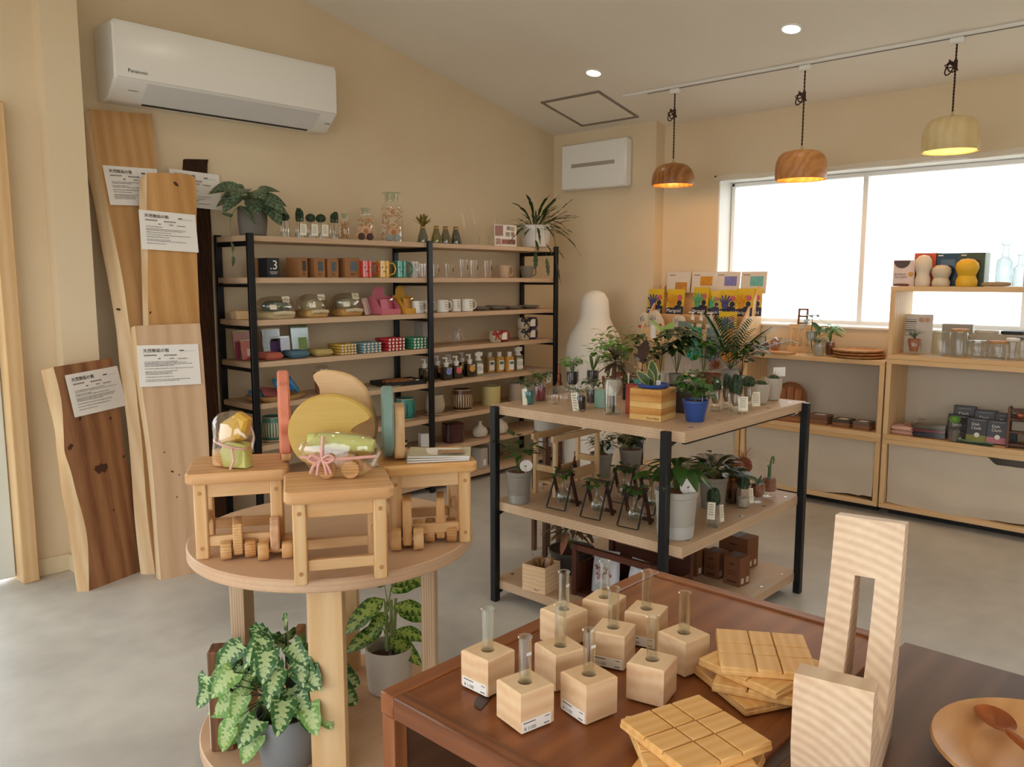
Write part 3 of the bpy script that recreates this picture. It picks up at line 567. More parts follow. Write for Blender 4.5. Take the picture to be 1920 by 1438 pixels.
# ------------------------------------------------------------------ plants: shared leaf meshes
LEAF = {}
def leaf_mesh(kind, mat, L=1.0, W=.5, bend=.25, fold=.12, wav=.0):
    key = (kind, mat.name, round(W, 3), round(bend, 2), fold, wav)
    if key in LEAF: return LEAF[key]
    nu, nv = (8, 4) if kind != 'tiny' else (4, 2); vs = []; rib = []
    for i in range(nu+1):
        t = i/nu
        if kind in ('ovate', 'tiny'): w = max(.02, math.sin(PI*t**.8)**.8)
        elif kind == 'heart': w = max(.02, (1-t)**.62*(1.28-.28*(1-t))) if t > .0 else .8
        elif kind == 'lance': w = max(.02, math.sin(PI*min(1, t*.93+.05))**.7)
        elif kind == 'strap': w = max(.03, min(1, .55+t*1.2)*(1-t**5))
        elif kind == 'wavy': w = max(.06, math.sin(PI*min(1, t*.95+.04))**.5)*(1+.35*math.sin(t*26))
        for j in range(nv+1):
            s = 2*j/nv-1; y = s*W/2*w; x = t*L
            if kind == 'heart': x = t*L - (L*.16*abs(s)**1.5*(1-t)**3)
            z = -bend*L*t*t + fold*abs(y) + wav*W*math.sin(t*14+s*2)*abs(s)
            vs.append((x, y, z)); rib.append(abs(s))
    fs = [(i*(nv+1)+j, (i+1)*(nv+1)+j, (i+1)*(nv+1)+j+1, i*(nv+1)+j+1) for i in range(nu) for j in range(nv)]
    me = bpy.data.meshes.new('leaf'); me.from_pydata(vs, [], fs); me.materials.append(mat)
    for p in me.polygons: p.use_smooth = True
    at = me.attributes.new('rib', 'FLOAT', 'POINT'); at.data.foreach_set('value', rib)
    LEAF[key] = me; return me
def leaf_mtx(p, d, up, s):
    d = Vector(d).normalized(); up = Vector(up); y = up.cross(d); y = y.normalized() if y.length > 1e-4 else d.orthogonal().normalized(); z = d.cross(y)
    m = Matrix((d, y, z)).transposed().to_4x4(); m.translation = p; return m @ Matrix.Scale(s, 4)
class Plant:
    """collects stems and leaves of one plant; leaves become objects (big ones) or one joined foliage part"""
    def __init__(s, t, mat, stem_mat, seed=1): s.t = t; s.mat = mat; s.sm = stem_mat; s.r = random.Random(seed); s.stems = MB(); s.lv = []
    def leaf(s, p, d, L, kind='ovate', W=.5, bend=.25, up=(0, 0, 1), fold=.12, wav=0, mat=None): s.lv.append((leaf_mesh(kind, mat or s.mat, 1.0, W, bend, fold, wav), leaf_mtx(p, d, up, L)))
    def stem(s, pts, r0, r1=None, n=5): pts = catmull([tuple(p) for p in pts], 4); L = len(pts); s.stems.tube(pts, [r0+((r1 if r1 else r0*.6)-r0)*i/(L-1) for i in range(L)], n)
    def build(s, sep=True, name='leaf', cname='foliage'):
        if s.stems.v: s.stems.obj('stems', s.sm, s.t)
        if sep:
            for me, m in s.lv: o = link(me, name, s.t); o.matrix_basis = m
        elif s.lv:
            vs = []; fs = []; mi = []; mats = []; rib = []
            for me, m in s.lv:
                n = len(vs); vs += [tuple(m @ v.co) for v in me.vertices]; fs += [tuple(n+i for i in p.vertices) for p in me.polygons]
                if me.materials[0] not in mats: mats.append(me.materials[0])
                mi += [mats.index(me.materials[0])]*len(me.polygons); rib += [a.value for a in me.attributes['rib'].data]
            me = bpy.data.meshes.new(cname); me.from_pydata(vs, [], fs)
            for mt in mats: me.materials.append(mt)
            me.polygons.foreach_set('material_index', mi); me.polygons.foreach_set('use_smooth', [True]*len(fs))
            me.attributes.new('rib', 'FLOAT', 'POINT').data.foreach_set('value', rib); link(me, cname, s.t)
    def shoots(s, n, h, spread, L, z0=0, kind='ovate', W=.5, bend=.25, per=1, r=.002, elev=(-.3, .5), jitter=.3, a0=0, arc=2*PI, wav=0, c=(0, 0)):
        """n stems fanning out of the soil, each carrying leaves near its end"""
        q = s.r
        for i in range(n):
            a = a0+arc*(i+q.uniform(-jitter, jitter))/n; rad = spread*q.uniform(.35, 1.0); hh = h*q.uniform(.65, 1.0)*(1-.35*rad/max(spread, 1e-6)*q.random())
            d = Vector((math.cos(a), math.sin(a), 0)); b0 = Vector((c[0], c[1], z0)); tip = b0+d*rad+Vector((0, 0, hh)); mid = b0+d*rad*.35+Vector((0, 0, hh*.65))
            s.stem([b0+d*.004, mid, tip], r)
            for k in range(per):
                f = 1-k/(per+.5)*.7; pp = tip*f*f+mid*2*f*(1-f)*1.0+(b0)*(1-f)*(1-f) if per > 1 else tip
                aa = a+(0 if k == 0 else q.choice((-1, 1))*q.uniform(.5, 1.4)); e = q.uniform(*elev)
                dd = Vector((math.cos(aa)*math.cos(e), math.sin(aa)*math.cos(e), math.sin(e)))
                s.leaf(pp, dd, L*q.uniform(.7, 1.1), kind, W, bend, wav=wav)
    def rosette(s, n, L, z0=0, elev=(.5, 1.3), kind='strap', W=.14, bend=.2, c=(0, 0), wav=0):
        q = s.r
        for i in range(n):
            a = i*2.399+q.uniform(-.2, .2); e = elev[0]+(elev[1]-elev[0])*i/max(1, n-1)
            d = Vector((math.cos(a)*math.cos(e), math.sin(a)*math.cos(e), math.sin(e))); s.leaf(Vector((c[0], c[1], z0))+d*.004, d, L*q.uniform(.8, 1.05), kind, W, bend, wav=wav)
    def frond(s, p, d, L, n=9, ll=.05, W=.16, droop=.5):
        d = Vector(d).normalized(); pts = [Vector(p)+d*L*t+Vector((0, 0, -droop*L*t*t)) for t in [i/6 for i in range(7)]]; s.stem(pts, .0016, .0006, 4)
        side = d.cross(Vector((0, 0, 1))).normalized()
        for i in range(n):
            t = .25+.75*i/n; q = Vector(p)+d*L*t+Vector((0, 0, -droop*L*t*t)); tan = (d+Vector((0, 0, -2*droop*t))).normalized()
            for sg in (-1, 1): s.leaf(q, tan*.75+side*sg*.8+Vector((0, 0, -.15)), ll*(1-.35*t), 'lance', W, .15)
G1 = leafm('leaf_green', '#2c4a1f', '#4c7430'); G2 = leafm('leaf_dark', '#1c3016', '#33501f', rough=.3); G3 = leafm('leaf_fresh', '#4f8a2e', '#7db548'); G4 = leafm('leaf_grey', '#4d6647', '#8ea283', scale=140); GY = leafm('leaf_syngonium', '#33602f', '#4f8040', vein='#b9cf92', scale=9); GYL = leafm('leaf_syngonium_pale', '#6f9d49', '#88b25c', vein='#bdd28e', scale=9)
GD = leafm('leaf_dieffenbachia', '#2f5420', '#7f9c3f', vein='#a9bd5c', scale=14); GB = leafm('leaf_bronze', '#2a2417', '#4a3a20', rough=.3); GS = leafm('leaf_edged', '#41592c', '#5f7a3c'); GP = leafm('leaf_purple', '#2b1d1a', '#4a2f22', rough=.25); GR = leafm('leaf_red_moss', '#8a4a34', '#b06a48'); STEMG = plain('green_stem', '#5d6b34', .6, var=.2); STEMB = plain('brown_stem', '#4b3322', .8, var=.25)
GCAC = leafm('cactus_skin', '#1f3320', '#38502c', scale=90, rough=.6)
# ------------------------------------------------------------------ test tube blocks on the walnut case
def block_mesh(s=.056, hr=.0098):
    n = 32; b = .0022; mb = MB(); vs = []; fs = []
    def sq(h, z):
        out = []
        for i in range(n):
            a = 2*PI*i/n; k = max(abs(math.cos(a)), abs(math.sin(a))); out.append((h*math.cos(a)/k, h*math.sin(a)/k, z))
        return out
    def ci(r, z): return [(r*math.cos(2*PI*i/n), r*math.sin(2*PI*i/n), z) for i in range(n)]
    rings = [sq(s/2-b, 0), sq(s/2, b), sq(s/2, s-b), sq(s/2-b, s), ci(hr+.001, s), ci(hr, s-.001), ci(hr, .02)]
    for r in rings: vs += r
    for k in range(len(rings)-1):
        for i in range(n): j = (i+1) % n; fs.append((k*n+i, k*n+j, (k+1)*n+j, (k+1)*n+i))
    fs.append(tuple(range(n))); fs.append(tuple((len(rings)-1)*n+i for i in range(n)))
    return mb.add(vs, fs).mesh('block', CEDAR)
BLK = block_mesh(); GEDGE = glassm('tube_glass', '#fafcfa', .04, .02, .6)
TUBE = MB().lathe([(.001, .021), (.005, .0215), (.0085, .026), (.0088, .032), (.0088, .118), (.0104, .1195), (.0098, .1205), (.0076, .1195), (.0076, .033), (.0072, .027), (.001, .023)], 22, cap0=False).mesh('test_tube', GEDGE)
spots = [((.818, .811), 0, 'L', 'at the far left of the walnut case'), ((.784, .706), -11, 'R', 'nearest the front corner, with a price strip'), ((.903, .742), -15, None, 'second in the left file, without a price strip'),
    ((.861, .656), -12, 'L', 'in the front row, third from the left corner'), ((.958, .616), 13, None, 'right behind the front stack of coasters'), ((1.009, .722), 17, 'L', 'in the middle of the group, price strip facing left'), ((1.068, .63), -10, None, 'rightmost of the group, beside the rear coasters'),
    ((1.107, .725), 14, 'L', 'second from the right in the back row'), ((1.012, .825), -4, None, 'leftmost of the back row by the table edge'), ((1.099, .806), 10, None, 'in the middle of the back row')]
for k, ((x, y), rz, lab, where) in enumerate(spots):
    t = thing('wooden_block_vase', 'pale cedar cube block '+where, 'vase', (x, y, ZA), R(rz), group='cedar cube vases on the walnut case'); link(BLK, 'block', t)
    if lab:
        m = facing((-.0283, .024, .001), (0, -1, 0), (0, 0, 1)) if lab == 'L' else facing((-.026, -.0283, .001), (1, 0, 0), (0, 0, 1))
        po = MB().box((.024, .0085, 0), (.05, .016, .0006), mat=m).obj('price_strip', PAPER, t); text('lettering', '¥ 1100', .007, INKG, po, m @ Matrix.Translation((.003, .003, .0006)), .0001)
        MB().box((.012, .0135, .0004), (.02, .0016, .0004), mat=m).box((.042, .0135, .0004), (.008, .0012, .0004), mat=m).box((.041, .004, .0004), (.009, .0016, .0004), mat=m).obj('fine_print', INKG, po)
    o = link(TUBE, 'test_tube', None, (x, y, ZA), R(rz)); tag(o, 'clear test tube in the block '+where, 'test tube', 'test tubes standing in cedar blocks')
    if k in (1, 3, 8): MB().box((0, -.0087, .098), (.008, .0006, .004)).obj('etched_mark', plain('etched', '#d9d6cf', .6), o)
# ------------------------------------------------------------------ chocolate-bar coasters
def coaster_mesh(s=.134, th=.0128):
    mb = MB().box((0, 0, .004), (s, s, .008), .002); e = [(-s/2, -.016), (-.0125, .0125), (.016, s/2)]; e = [(-s/2+.001, -.0185), (-.0165, .0165), (.0185, s/2-.001)]
    for a0, a1 in e:
        for b0, b1 in e: mb.box(((a0+a1)/2, (b0+b1)/2, .0098), (a1-a0, b1-b0, .006), .0013)
    return mb.mesh('coaster', COASTER)
CO = coaster_mesh(); ORD = ['bottom', 'second', 'third', 'fourth', 'top']
for nm, stack in (('front', [((.835, .47), 12), ((.853, .492), -42), ((.861, .489), -18)]), ('rear', [((1.085, .515), 62), ((1.09, .505), 20), ((1.095, .512), -8), ((1.105, .515), 33)])):
    for i, ((x, y), a) in enumerate(stack):
        o = link(CO, 'coaster', None, (x, y, ZA+.0128*i+.0002), R(a)); wh = 'top' if i == len(stack)-1 else ORD[i]
        tag(o, f'grooved square wooden coaster, {wh} one of the {nm} stack', 'coaster', 'grooved wooden coasters')
# ------------------------------------------------------------------ curved holder, plate and spoon
ht = thing('wooden_stand', 'curved pale wooden stand with a slotted back on the dark table', 'stand', (1.0, .352, ZA), R(11)); hw = .043
inner = catmull([(-.082, .146), (-.078, .10), (-.055, .06), (-.02, .05), (.02, .085), (.055, .145), (.078, .21), (.094, .284)], 4); back = catmull([(.132, .278), (.128, .18), (.108, .08), (.08, .0)], 4); front = [(-.085, 0), (-.108, .02), (-.117, .06), (-.117, .138), (-.112, .146)]
full = inner+back+front; i0 = [i for i, p in enumerate(inner) if p[1] > .08 and p[0] > 0][0]; i1 = [i for i, p in enumerate(inner) if p[1] > .197 and p[0] > 0][0]; sl = .0125
HB = Matrix(((1, 0, 0, 0), (0, 0, -1, 0), (0, 1, 0, 0), (0, 0, 0, 1)))
def hole_ring(y, pts): return [(p[0], y, p[1]) for p in pts]
mb = MB(); mb.prism(full, sl, hw, mat=HB, b=0); mb.prism(full, -hw, -sl, mat=HB)
low = inner[:i0+1]+[(.095, .045), (.08, 0)]+front; top = inner[i1:]+[(.132, .278), (.130, .205)]
mb.prism(low, -sl, sl, mat=HB); mb.prism(top, -sl, sl, mat=HB); mb.obj('curved_body', HINOKI, ht, ang=30)
P0 = Vector((1.13, .15, ZA)); pr = .136
pl = solo(MB().lathe([(.06, 0), (.075, .004), (.11, .012), (pr, .024), (pr-.002, .028), (.098, .018), (.092, .013), (.088, .010), (.001, .010)], 56), 'wooden_plate', wood('plate_wood', '#dba771', '#c48d56', 'X', 8, .2, 4, .4), 'round turned wooden plate on the dark table', 'plate', P0)
sp = thing('wooden_spoon', 'reddish wooden spoon resting across the wooden plate', 'spoon', (1.138, .20, ZA+.020), R(219)); SPW = wood('spoon_wood', '#b3622c', '#8a4318', 'X', 9, .15, 4, .3)
def bowlf(u, v):
    a = 2*PI*v; r = math.sin(u*PI/2); return (-.035+.034*r*math.cos(a), .022*r*math.sin(a)*(1-.12*math.cos(a)), -.011*(1-r*r)+.012)
MB().grid(bowlf, 7, 24).obj('bowl', SPW, sp); MB().tube(catmull([(-.004, 0, .011), (.03, 0, .014), (.08, 0, .02), (.12, 0, .022)], 5), [.0045+.0012*math.sin(i/15*PI) for i in range(16)], 8).obj('handle', SPW, sp)
# ------------------------------------------------------------------ goods on the round table
TOYW = wood('toy_wood', '#e6c08c', '#cf9a60', 'Z', 14, .2, 5, .45, banddir='X'); TOYE = wood('toy_end_grain', '#e3bb85', '#bb824c', 'X', 40, .3, 2, .5, banddir='Z'); TOYP = wood('toy_wood_pinkish', '#dfb795', '#c19067', 'Z', 20, .2, 4, .45, banddir='X')
def toy_car(loc, rz, h, wr, mats, label, round_body=False, L=.10):
    t = thing('wooden_toy_car', label, 'toy', loc, rz, group='wooden toy cars on the round table'); th = .026
    if round_body: MB().lathe([(h/2-.004, -th/2), (h/2, -th/2+.004), (h/2, th/2-.004), (h/2-.004, th/2)], 28, cap1=True, mat=M((0, 0, h/2+.012), rx=PI/2)).obj('body', mats[0], t)
    else: MB().prism(rrect(L, h-.012, .012), -th/2, th/2, mat=M((0, 0, (h+.012)/2), rx=PI/2), b=.003).obj('body', mats[0], t)
    MB().tube([(-wr*1.15, -.042, wr), (-wr*1.15, .042, wr)], .005, 8).obj('axle', TOYW, t); MB().tube([(wr*1.15, -.042, wr), (wr*1.15, .042, wr)], .005, 8).obj('axle', TOYW, t)
    for x in (-wr*1.15, wr*1.15):
        for sy in (-1, 1): MB().lathe([(wr-.002, 0), (wr, .003), (wr, .027), (wr-.002, .03)], 20, cap1=True, mat=M((x, sy*.018, wr), rx=-sy*PI/2)).obj('wheel', mats[1], t)
AF = R(61)
toy_car((1.145, 2.16, TZ), AF, .105, .027, (TOYE, TOYE), 'striped end grain toy car at the left edge of the round table')
toy_car((1.215, 2.073, TZ), R(58), .105, .026, (TOYP, TOYW), 'toy car with a round pinkish body beside the front stool', True)
toy_car((1.535, 1.862, TZ), R(50), .15, .034, (TOYW, TOYW), 'tall blocky toy car right of the front stool')
toy_car((1.65, 1.84, TZ), R(48), .14, .028, (TOYW, TOYE), 'blocky toy car at the right rim of the round table')
SZ = TZ+.2555
def disc_toy(name, label, loc, rz, poly, th, mat, extra=None):
    t = thing(name, label, 'toy', loc, rz); MB().prism(poly, -th/2, th/2, mat=Matrix.Rotation(PI/2, 4, 'X'), b=.006).obj('panel', mat, t)
    if extra: extra(t)
    return t
cr = math.atan2(RT.y, RT.x)
def carve(t): MB().tube([(.014, -.0165, .105), (.016, -.0168, .085), (.010, -.0168, .062), (.0, -.0165, .045)], .0022, 5).obj('carved_line', plain('carved', '#8a6a2c', .7), t)
YEL = wood('yellow_stain', '#d2b566', '#bf9a48', 'X', 5, .08, 3, .45)
moon = catmull([(-.03, 0), (.02, -.0), (.06, .012), (.10, .03), (.118, .048), (.105, .064), (.078, .072), (.063, .092), (.068, .116), (.09, .134), (.12, .15), (.115, .165), (.09, .19), (.045, .212), (0, .218), (-.05, .208), (-.09, .18), (-.115, .14), (-.12, .10), (-.11, .06), (-.085, .025), (-.03, 0)], 3)[:-1]
pY = gd(622, 890, 2.325); disc_toy('moon_panel_toy', 'yellow stained moon shaped wooden panel on the round table', (pY.x, pY.y, SZ), cr, moon, .032, YEL, carve)
moon2 = catmull([(-.01, 0), (.06, .005), (.10, .04), (.115, .09), (.105, .15), (.08, .215), (.03, .255), (-.04, .268), (-.078, .252), (-.062, .22), (-.06, .175), (-.075, .13), (-.10, .11), (-.105, .06), (-.07, .015), (-.01, 0)], 3)[:-1]
pN = gd(640, 860, 2.49); disc_toy('moon_panel_toy', 'natural pine crescent panel with a dark knot behind the yellow one', (pN.x, pN.y, SZ), cr, moon2, .03, PALE, lambda t: (MB().lathe([(.008, 0), (.004, .0008)], 12, cap1=True, mat=M((.012, -.0155, .175), rx=PI/2)).obj('knot', plain('knot', '#4c2a17', .7, var=.3, scale=200), t), MB().box((.0, .035, .03), (.14, .04, .06), .006).obj('foot_block', PINE, t)))
star = [((.125+.012*math.cos(8*a))*math.cos(a), .134+(.125+.012*math.cos(8*a))*math.sin(a)) for a in [2*PI*i/64 for i in range(64)]]
pP = gd(536, 866, 2.455); disc_toy('scalloped_disc_toy', 'coral stained scalloped wooden disc standing edge on at the left stool', (pP.x, pP.y, SZ), R(59.5), star, .034, plain('coral_stain', '#d98468', .6, var=.12, scale=60), lambda t: MB().prism(rrect(.16, .17, .03), -.03, .0, mat=M((0, -.018, .087), rx=PI/2), b=.004).obj('cheek_board', PINE, t))
disc = [(.108*math.cos(a), .113+.108*math.sin(a)) for a in [2*PI*i/40 for i in range(40)]]
pT = gd(728, 862, 2.47); disc_toy('round_disc_toy', 'grey teal stained round wooden disc standing edge on at the right stool', (pT.x, pT.y, SZ), R(52.5), disc, .036, plain('teal_stain', '#7f9c92', .6, var=.1, scale=60), lambda t: MB().prism(rrect(.14, .16, .03), .018, .05, mat=M((0, 0, .083), rx=PI/2), b=.004).obj('cheek_board', PINE, t))
def lump(w, d, h, seed, n=14, m=22, flat=.0):
    def fn(u, v):
        a = 2*PI*v; ph = PI*u; x = w/2*math.sin(ph)**.6*math.cos(a); y = d/2*math.sin(ph)**.6*math.sin(a); z = h/2*(1-math.cos(ph))
        k = 1+.22*mnoise.noise((x*18+seed, y*18, z*18)); return (x*k, y*k, max(.0005, z*(1+.06*mnoise.noise((x*9, y*9, seed)))))
    return MB().grid(fn, n, m)
PGRN = plain('yellow_green_paper', '#c9cc7a', .6, var=.08); PYEL = plain('amber_paper', '#d4a943', .5, var=.15, scale=18); RIB = plain('pink_ribbon', '#dca79b', .5, var=.05)
p = gz(437, 876, SZ); t = thing('wrapped_gift', 'cellophane wrapped gift with amber paper and pink ribbon on the left stool', 'gift', p, cr-.2)
lump(.125, .09, .165, 3).obj('cellophane', CELLO, t)
MB().prism([(-.02, .002), (.052, .002), (.05, .07), (.03, .075), (-.012, .08), (-.03, .05)], -.025, .02, mat=XZ, b=.004).obj('paper_wrap', PGRN, t)
MB().prism([(-.025, .07), (.045, .085), (.062, .145), (.03, .165), (-.02, .135), (-.035, .10)], -.02, .024, mat=XZ, b=.01).obj('paper_fold', PYEL, t)
MB().tube([(-.05*math.cos(a)*1.05, .036*math.sin(a), .07+.012*math.cos(a)) for a in [2*PI*i/20 for i in range(21)]], .004, 6).tube([(.02, -.037, .065), (.03, -.045, .03), (.018, -.046, .005)], .004, 5).obj('ribbon', RIB, t)
MB().prism(rrect(.04, .05, .008), -.01, .012, mat=M((-.04, -.0, .028), rx=PI/2), b=.003).obj('toy_inside', TOYE, t)
p = gz(640, 893, SZ); t = thing('wrapped_gift', 'cellophane wrapped wooden toy car with green paper on the front stool', 'gift', p, cr+.04)
lump(.215, .085, .128, 9).obj('cellophane', CELLO, t)
MB().tube(catmull([(-.09, .0, .105), (-.03, .005, .098), (.04, .005, .092), (.092, .0, .085)], 4), [.018+.006*math.sin(i/12*PI) for i in range(13)], 10).obj('paper_roll', PGRN, t)
MB().prism(catmull([(-.075, .03), (-.078, .055), (-.05, .075), (-.02, .06), (.03, .066), (.06, .045), (.085, .02), (.04, .02), (-.075, .03)], 3)[:-1], -.014, .014, mat=XZ, b=.003).obj('toy_body', TOYP, t)
for x in (-.035, .03): MB().lathe([(.023, 0), (.025, .003), (.025, .018), (.023, .02)], 20, cap1=True, mat=M((x, -.012, .0255), rx=PI/2)).obj('toy_wheel', TOYE, t)
rb = MB().tube([(-.105, -.03, .062), (-.04, -.042, .058), (.03, -.044, .06), (.10, -.028, .062)], .0045, 6).tube([(-.045, -.043, .06), (-.042, -.03, .12)], .005, 6)
for ddx in (-.03, -.012, .014, .026): rb.tube(catmull([(-.045, -.044, .058), (-.045+ddx*.6, -.052, .045), (-.045+ddx, -.05, .012+abs(ddx)*.3)], 4), .0042, 5)
for sx in (-1, 1): rb.tube(catmull([(-.045, -.044, .058), (-.045+sx*.022, -.052, .072), (-.045+sx*.034, -.048, .06), (-.045+sx*.016, -.05, .05), (-.045, -.044, .058)], 4), .004, 5)
rb.obj('ribbon', RIB, t)
p = gz(818, 858, SZ); mg = ['lowest magazine', 'middle magazine', 'topmost magazine']
for i, (dx, a) in enumerate(((.0, .1), (.004, .03), (.01, -.06))):
    t = thing('magazine', f'{mg[i]} of the loose pile on the right stool', 'magazine', (p.x+dx, p.y-dx*.5, SZ+.0005+.006*i), cr+a+.1, group='magazines on the right stool')
    MB().grid(lambda u, v: ((u-.5)*.19, (v-.5)*.13, .005+.003*math.sin(u*5+i)*v), 10, 4).obj('cover', plain('magazine_cover', ['#c9bda4', '#bfb59c', '#c7c3a6'][i], .5, var=.25, scale=14), t); MB().box((0, 0, .0025), (.186, .126, .004)).obj('pages', PAPER, t)
    if i == 2: MB().box((.035, -.02, .0105), (.08, .05, .001)).obj('loose_photo', plain('photo_print', '#b08a68', .4, var=.4, scale=60), t)
# ------------------------------------------------------------------ shared small goods
def rkx(u, i, y=4.40):
    p = gy(u, 600, y); return Vector((p.x, y, SH[i]+.0005))
def jar(t, r, h, mat=None, neck=.82, lip=.0, name='glass_jar', z0=0.0, n=22):
    pr = [(r*.9, 0), (r, .006), (r, h*.68), (r*neck, h*.86), (r*neck, h*.95), (r*(neck+.08), h*.97), (r*(neck+.08), h), (r*(neck-.02), h)]
    return MB().lathe([(a, z+z0) for a, z in pr], n).obj(name, mat or GLASS, t)
def straight_jar(t, r, h, mat=None, name='glass_jar', n=22, z0=0.0): return MB().lathe([(r*.85, z0), (r*.97, z0+.005), (r, z0+.012), (r, z0+h-.006), (r*1.04, z0+h-.003), (r, z0+h), (r*.95, z0+h-.002)], n).obj(name, mat or GLASS, t)
def fill(t, r, z0, z1, mat, name='water'): return MB().lathe([(r, z0), (r, z1)], 16, cap1=True).obj(name, mat, t)
def cactus(t, r, h, z0, kind='ball', seed=1):
    if kind == 'ball':
        MB().lathe([(r*.5, 0), (r*.9, h*.2), (r, h*.5), (r*.8, h*.8), (r*.4, h*.97), (.001, h)], 24, c=(0, 0, z0), wob=lambda a, k: 1+.12*math.cos(10*a)).obj('cactus', GCAC, t)
        sp = MB(); q = random.Random(seed)
        for i in range(40):
            a = q.uniform(0, 2*PI); e = q.uniform(.1, 1.5); d = Vector((math.cos(a)*math.cos(e), math.sin(a)*math.cos(e), math.sin(e))); p = Vector((0, 0, z0+h*.45))+Vector((d.x*r, d.y*r, d.z*h*.5)); sp.tube([p, p+d*r*.28], [.0007, .0002], 3)
        sp.obj('spines', plain('spines', '#b59a6a', .7), t)
    else:
        q = random.Random(seed); mb = MB()
        for i in range(6 if kind == 'fingers' else 9):
            a = i*2.4; rr = r*.55*math.sqrt(i/6); hh = h*q.uniform(.6, 1); k = r*.42; c = (rr*math.cos(a), rr*math.sin(a), z0)
            mb.lathe([(k*.8, 0), (k, hh*.3), (k*.95, hh*.7), (k*.6, hh*.93), (.001, hh)], 12, c=c, wob=lambda an, kk: 1+.16*math.cos(6*an))
        mb.obj('cactus', GCAC, t)
def card(t, p, rz, w, h, tilt=.15, name='tag', mat=None, lines=5):
    m = M(p, rz=rz, rx=tilt); o = MB().box((0, 0, h/2), (w, .0012, h), mat=m).obj(name, mat or TAG, t)
    if lines:
        g = MB()
        for i in range(lines): g.box((random.uniform(-.03, 0)*w, -.0009, h*(.85-.7*i/lines)), (w*random.uniform(.5, .75), .0004, h*.035), mat=m)
        g.obj('fine_print', INKG, o)
    return o
CAMYAW = AZ-PI/2          # a local -y face turned to this angle looks at the camera
RK = R(0)
# ---- top shelf
p = rkx(481, 0, 4.40); s = pxm(p); t = thing('potted_plant', 'trailing plant with big mottled leaves in a dark grey pot', 'potted plant', p)
pr = 27*s; MB().lathe([(pr*.8, 0), (pr*.9, .008), (pr, .09), (pr, 53*s), (pr*.94, 53*s), (pr*.93, 45*s)], 32).obj('pot', plain('grey_ceramic', '#706b62', .7, var=.04), t); MB().lathe([(pr*.8, 34*s), (pr*.93, 46*s)], 20, cap1=True).obj('soil', SOIL, t)
pl_ = Plant(t, leafm('leaf_scindapsus', '#3b5236', '#7f9275', scale=14, thr=(.45, .58)), STEMG, 4); z0 = 46*s
for a, e, L, r0, hh in ((2.6, .1, .13, .05, .10), (2.2, .3, .14, .04, .13), (3.0, .5, .12, .05, .12), (-.6, .2, .12, .05, .09), (-.2, .6, .11, .04, .12), (.3, .3, .12, .07, .10), (-1.2, -.2, .13, .05, .06), (-2.0, .0, .13, .05, .07), (1.2, .4, .12, .04, .1), (-1.6, .5, .10, .03, .11), (-.9, -.6, .11, .09, .04), (3.4, -.1, .12, .08, .08), (-1.9, .3, .14, .06, .11), (-2.5, .2, .14, .07, .12), (-1.4, .1, .13, .07, .08), (-.3, .0, .13, .08, .07), (2.9, .3, .14, .06, .14)):
    d = Vector((math.cos(a), math.sin(a), 0)); tip = d*r0+Vector((0, 0, z0+hh)); pl_.stem([(0, 0, z0), d*r0*.5+Vector((0, 0, z0+hh*.7)), tip], .003); pl_.leaf(tip, (d.x*math.cos(e), d.y*math.cos(e), math.sin(e)-.3), L*1.25, 'ovate', .66, .35, up=(-FH*.6+Vector((0, 0, .8))))
v = [(-.06, -.05, z0), (-.12, -.08, z0+.02), (-.19, -.10, z0-.05), (-.20, -.11, z0-.18), (-.195, -.115, z0-.26)]; pl_.stem(v, .0025)
for q, d, L in ((v[2], (-.4, -.3, .2), .10), (v[1], (.3, -.6, -.5), .14), (v[3], (.2, -.3, -1), .06), (v[4], (.05, -.1, -1), .06)): pl_.leaf(q, d, L, 'ovate', .55, .2)
pl_.build()
for k, (u, kind, tg, nm) in enumerate(((540, 'ball', 0, 'small round cactus in a clear glass bottle, without a tag, left of the row'), (567, 'fingers', 1, 'finger cactus in a glass bottle with a tag, second in the row'), (588, 'ball', 1, 'small round cactus in a glass bottle with a tag, third in the row'), (607, 'ball', 1, 'dark round cactus in a glass bottle with a tag, fourth in the row'), (631, 'fingers', 1, 'finger cactus in a glass bottle at the right end of the row'))):
    p = rkx(u, 0, 4.38); s = pxm(p); t = thing('cactus_bottle', nm, 'cactus', p, group='cactus bottles on the top shelf'); jar(t, 9.5*s, 36*s, neck=.72); fill(t, 8.8*s, .004, 10*s, WATER)
    cactus(t, 9*s, (15 if kind == 'ball' else 27)*s, 31*s, kind, k)
    MB().tube([(0, 0, 33*s), (.002, 0, 18*s), (-.004, .003, 9*s)], .0018, 4).obj('roots', STEMB, t)
    if tg: card(t, (.004 if k < 4 else .02, -10.5*s, 5*s), -.15 if k < 4 else .9, 13*s, 21*s, .05)
SHAV = plain('wood_shavings', '#dba468', .8, var=.35, scale=60, bump=1.0)
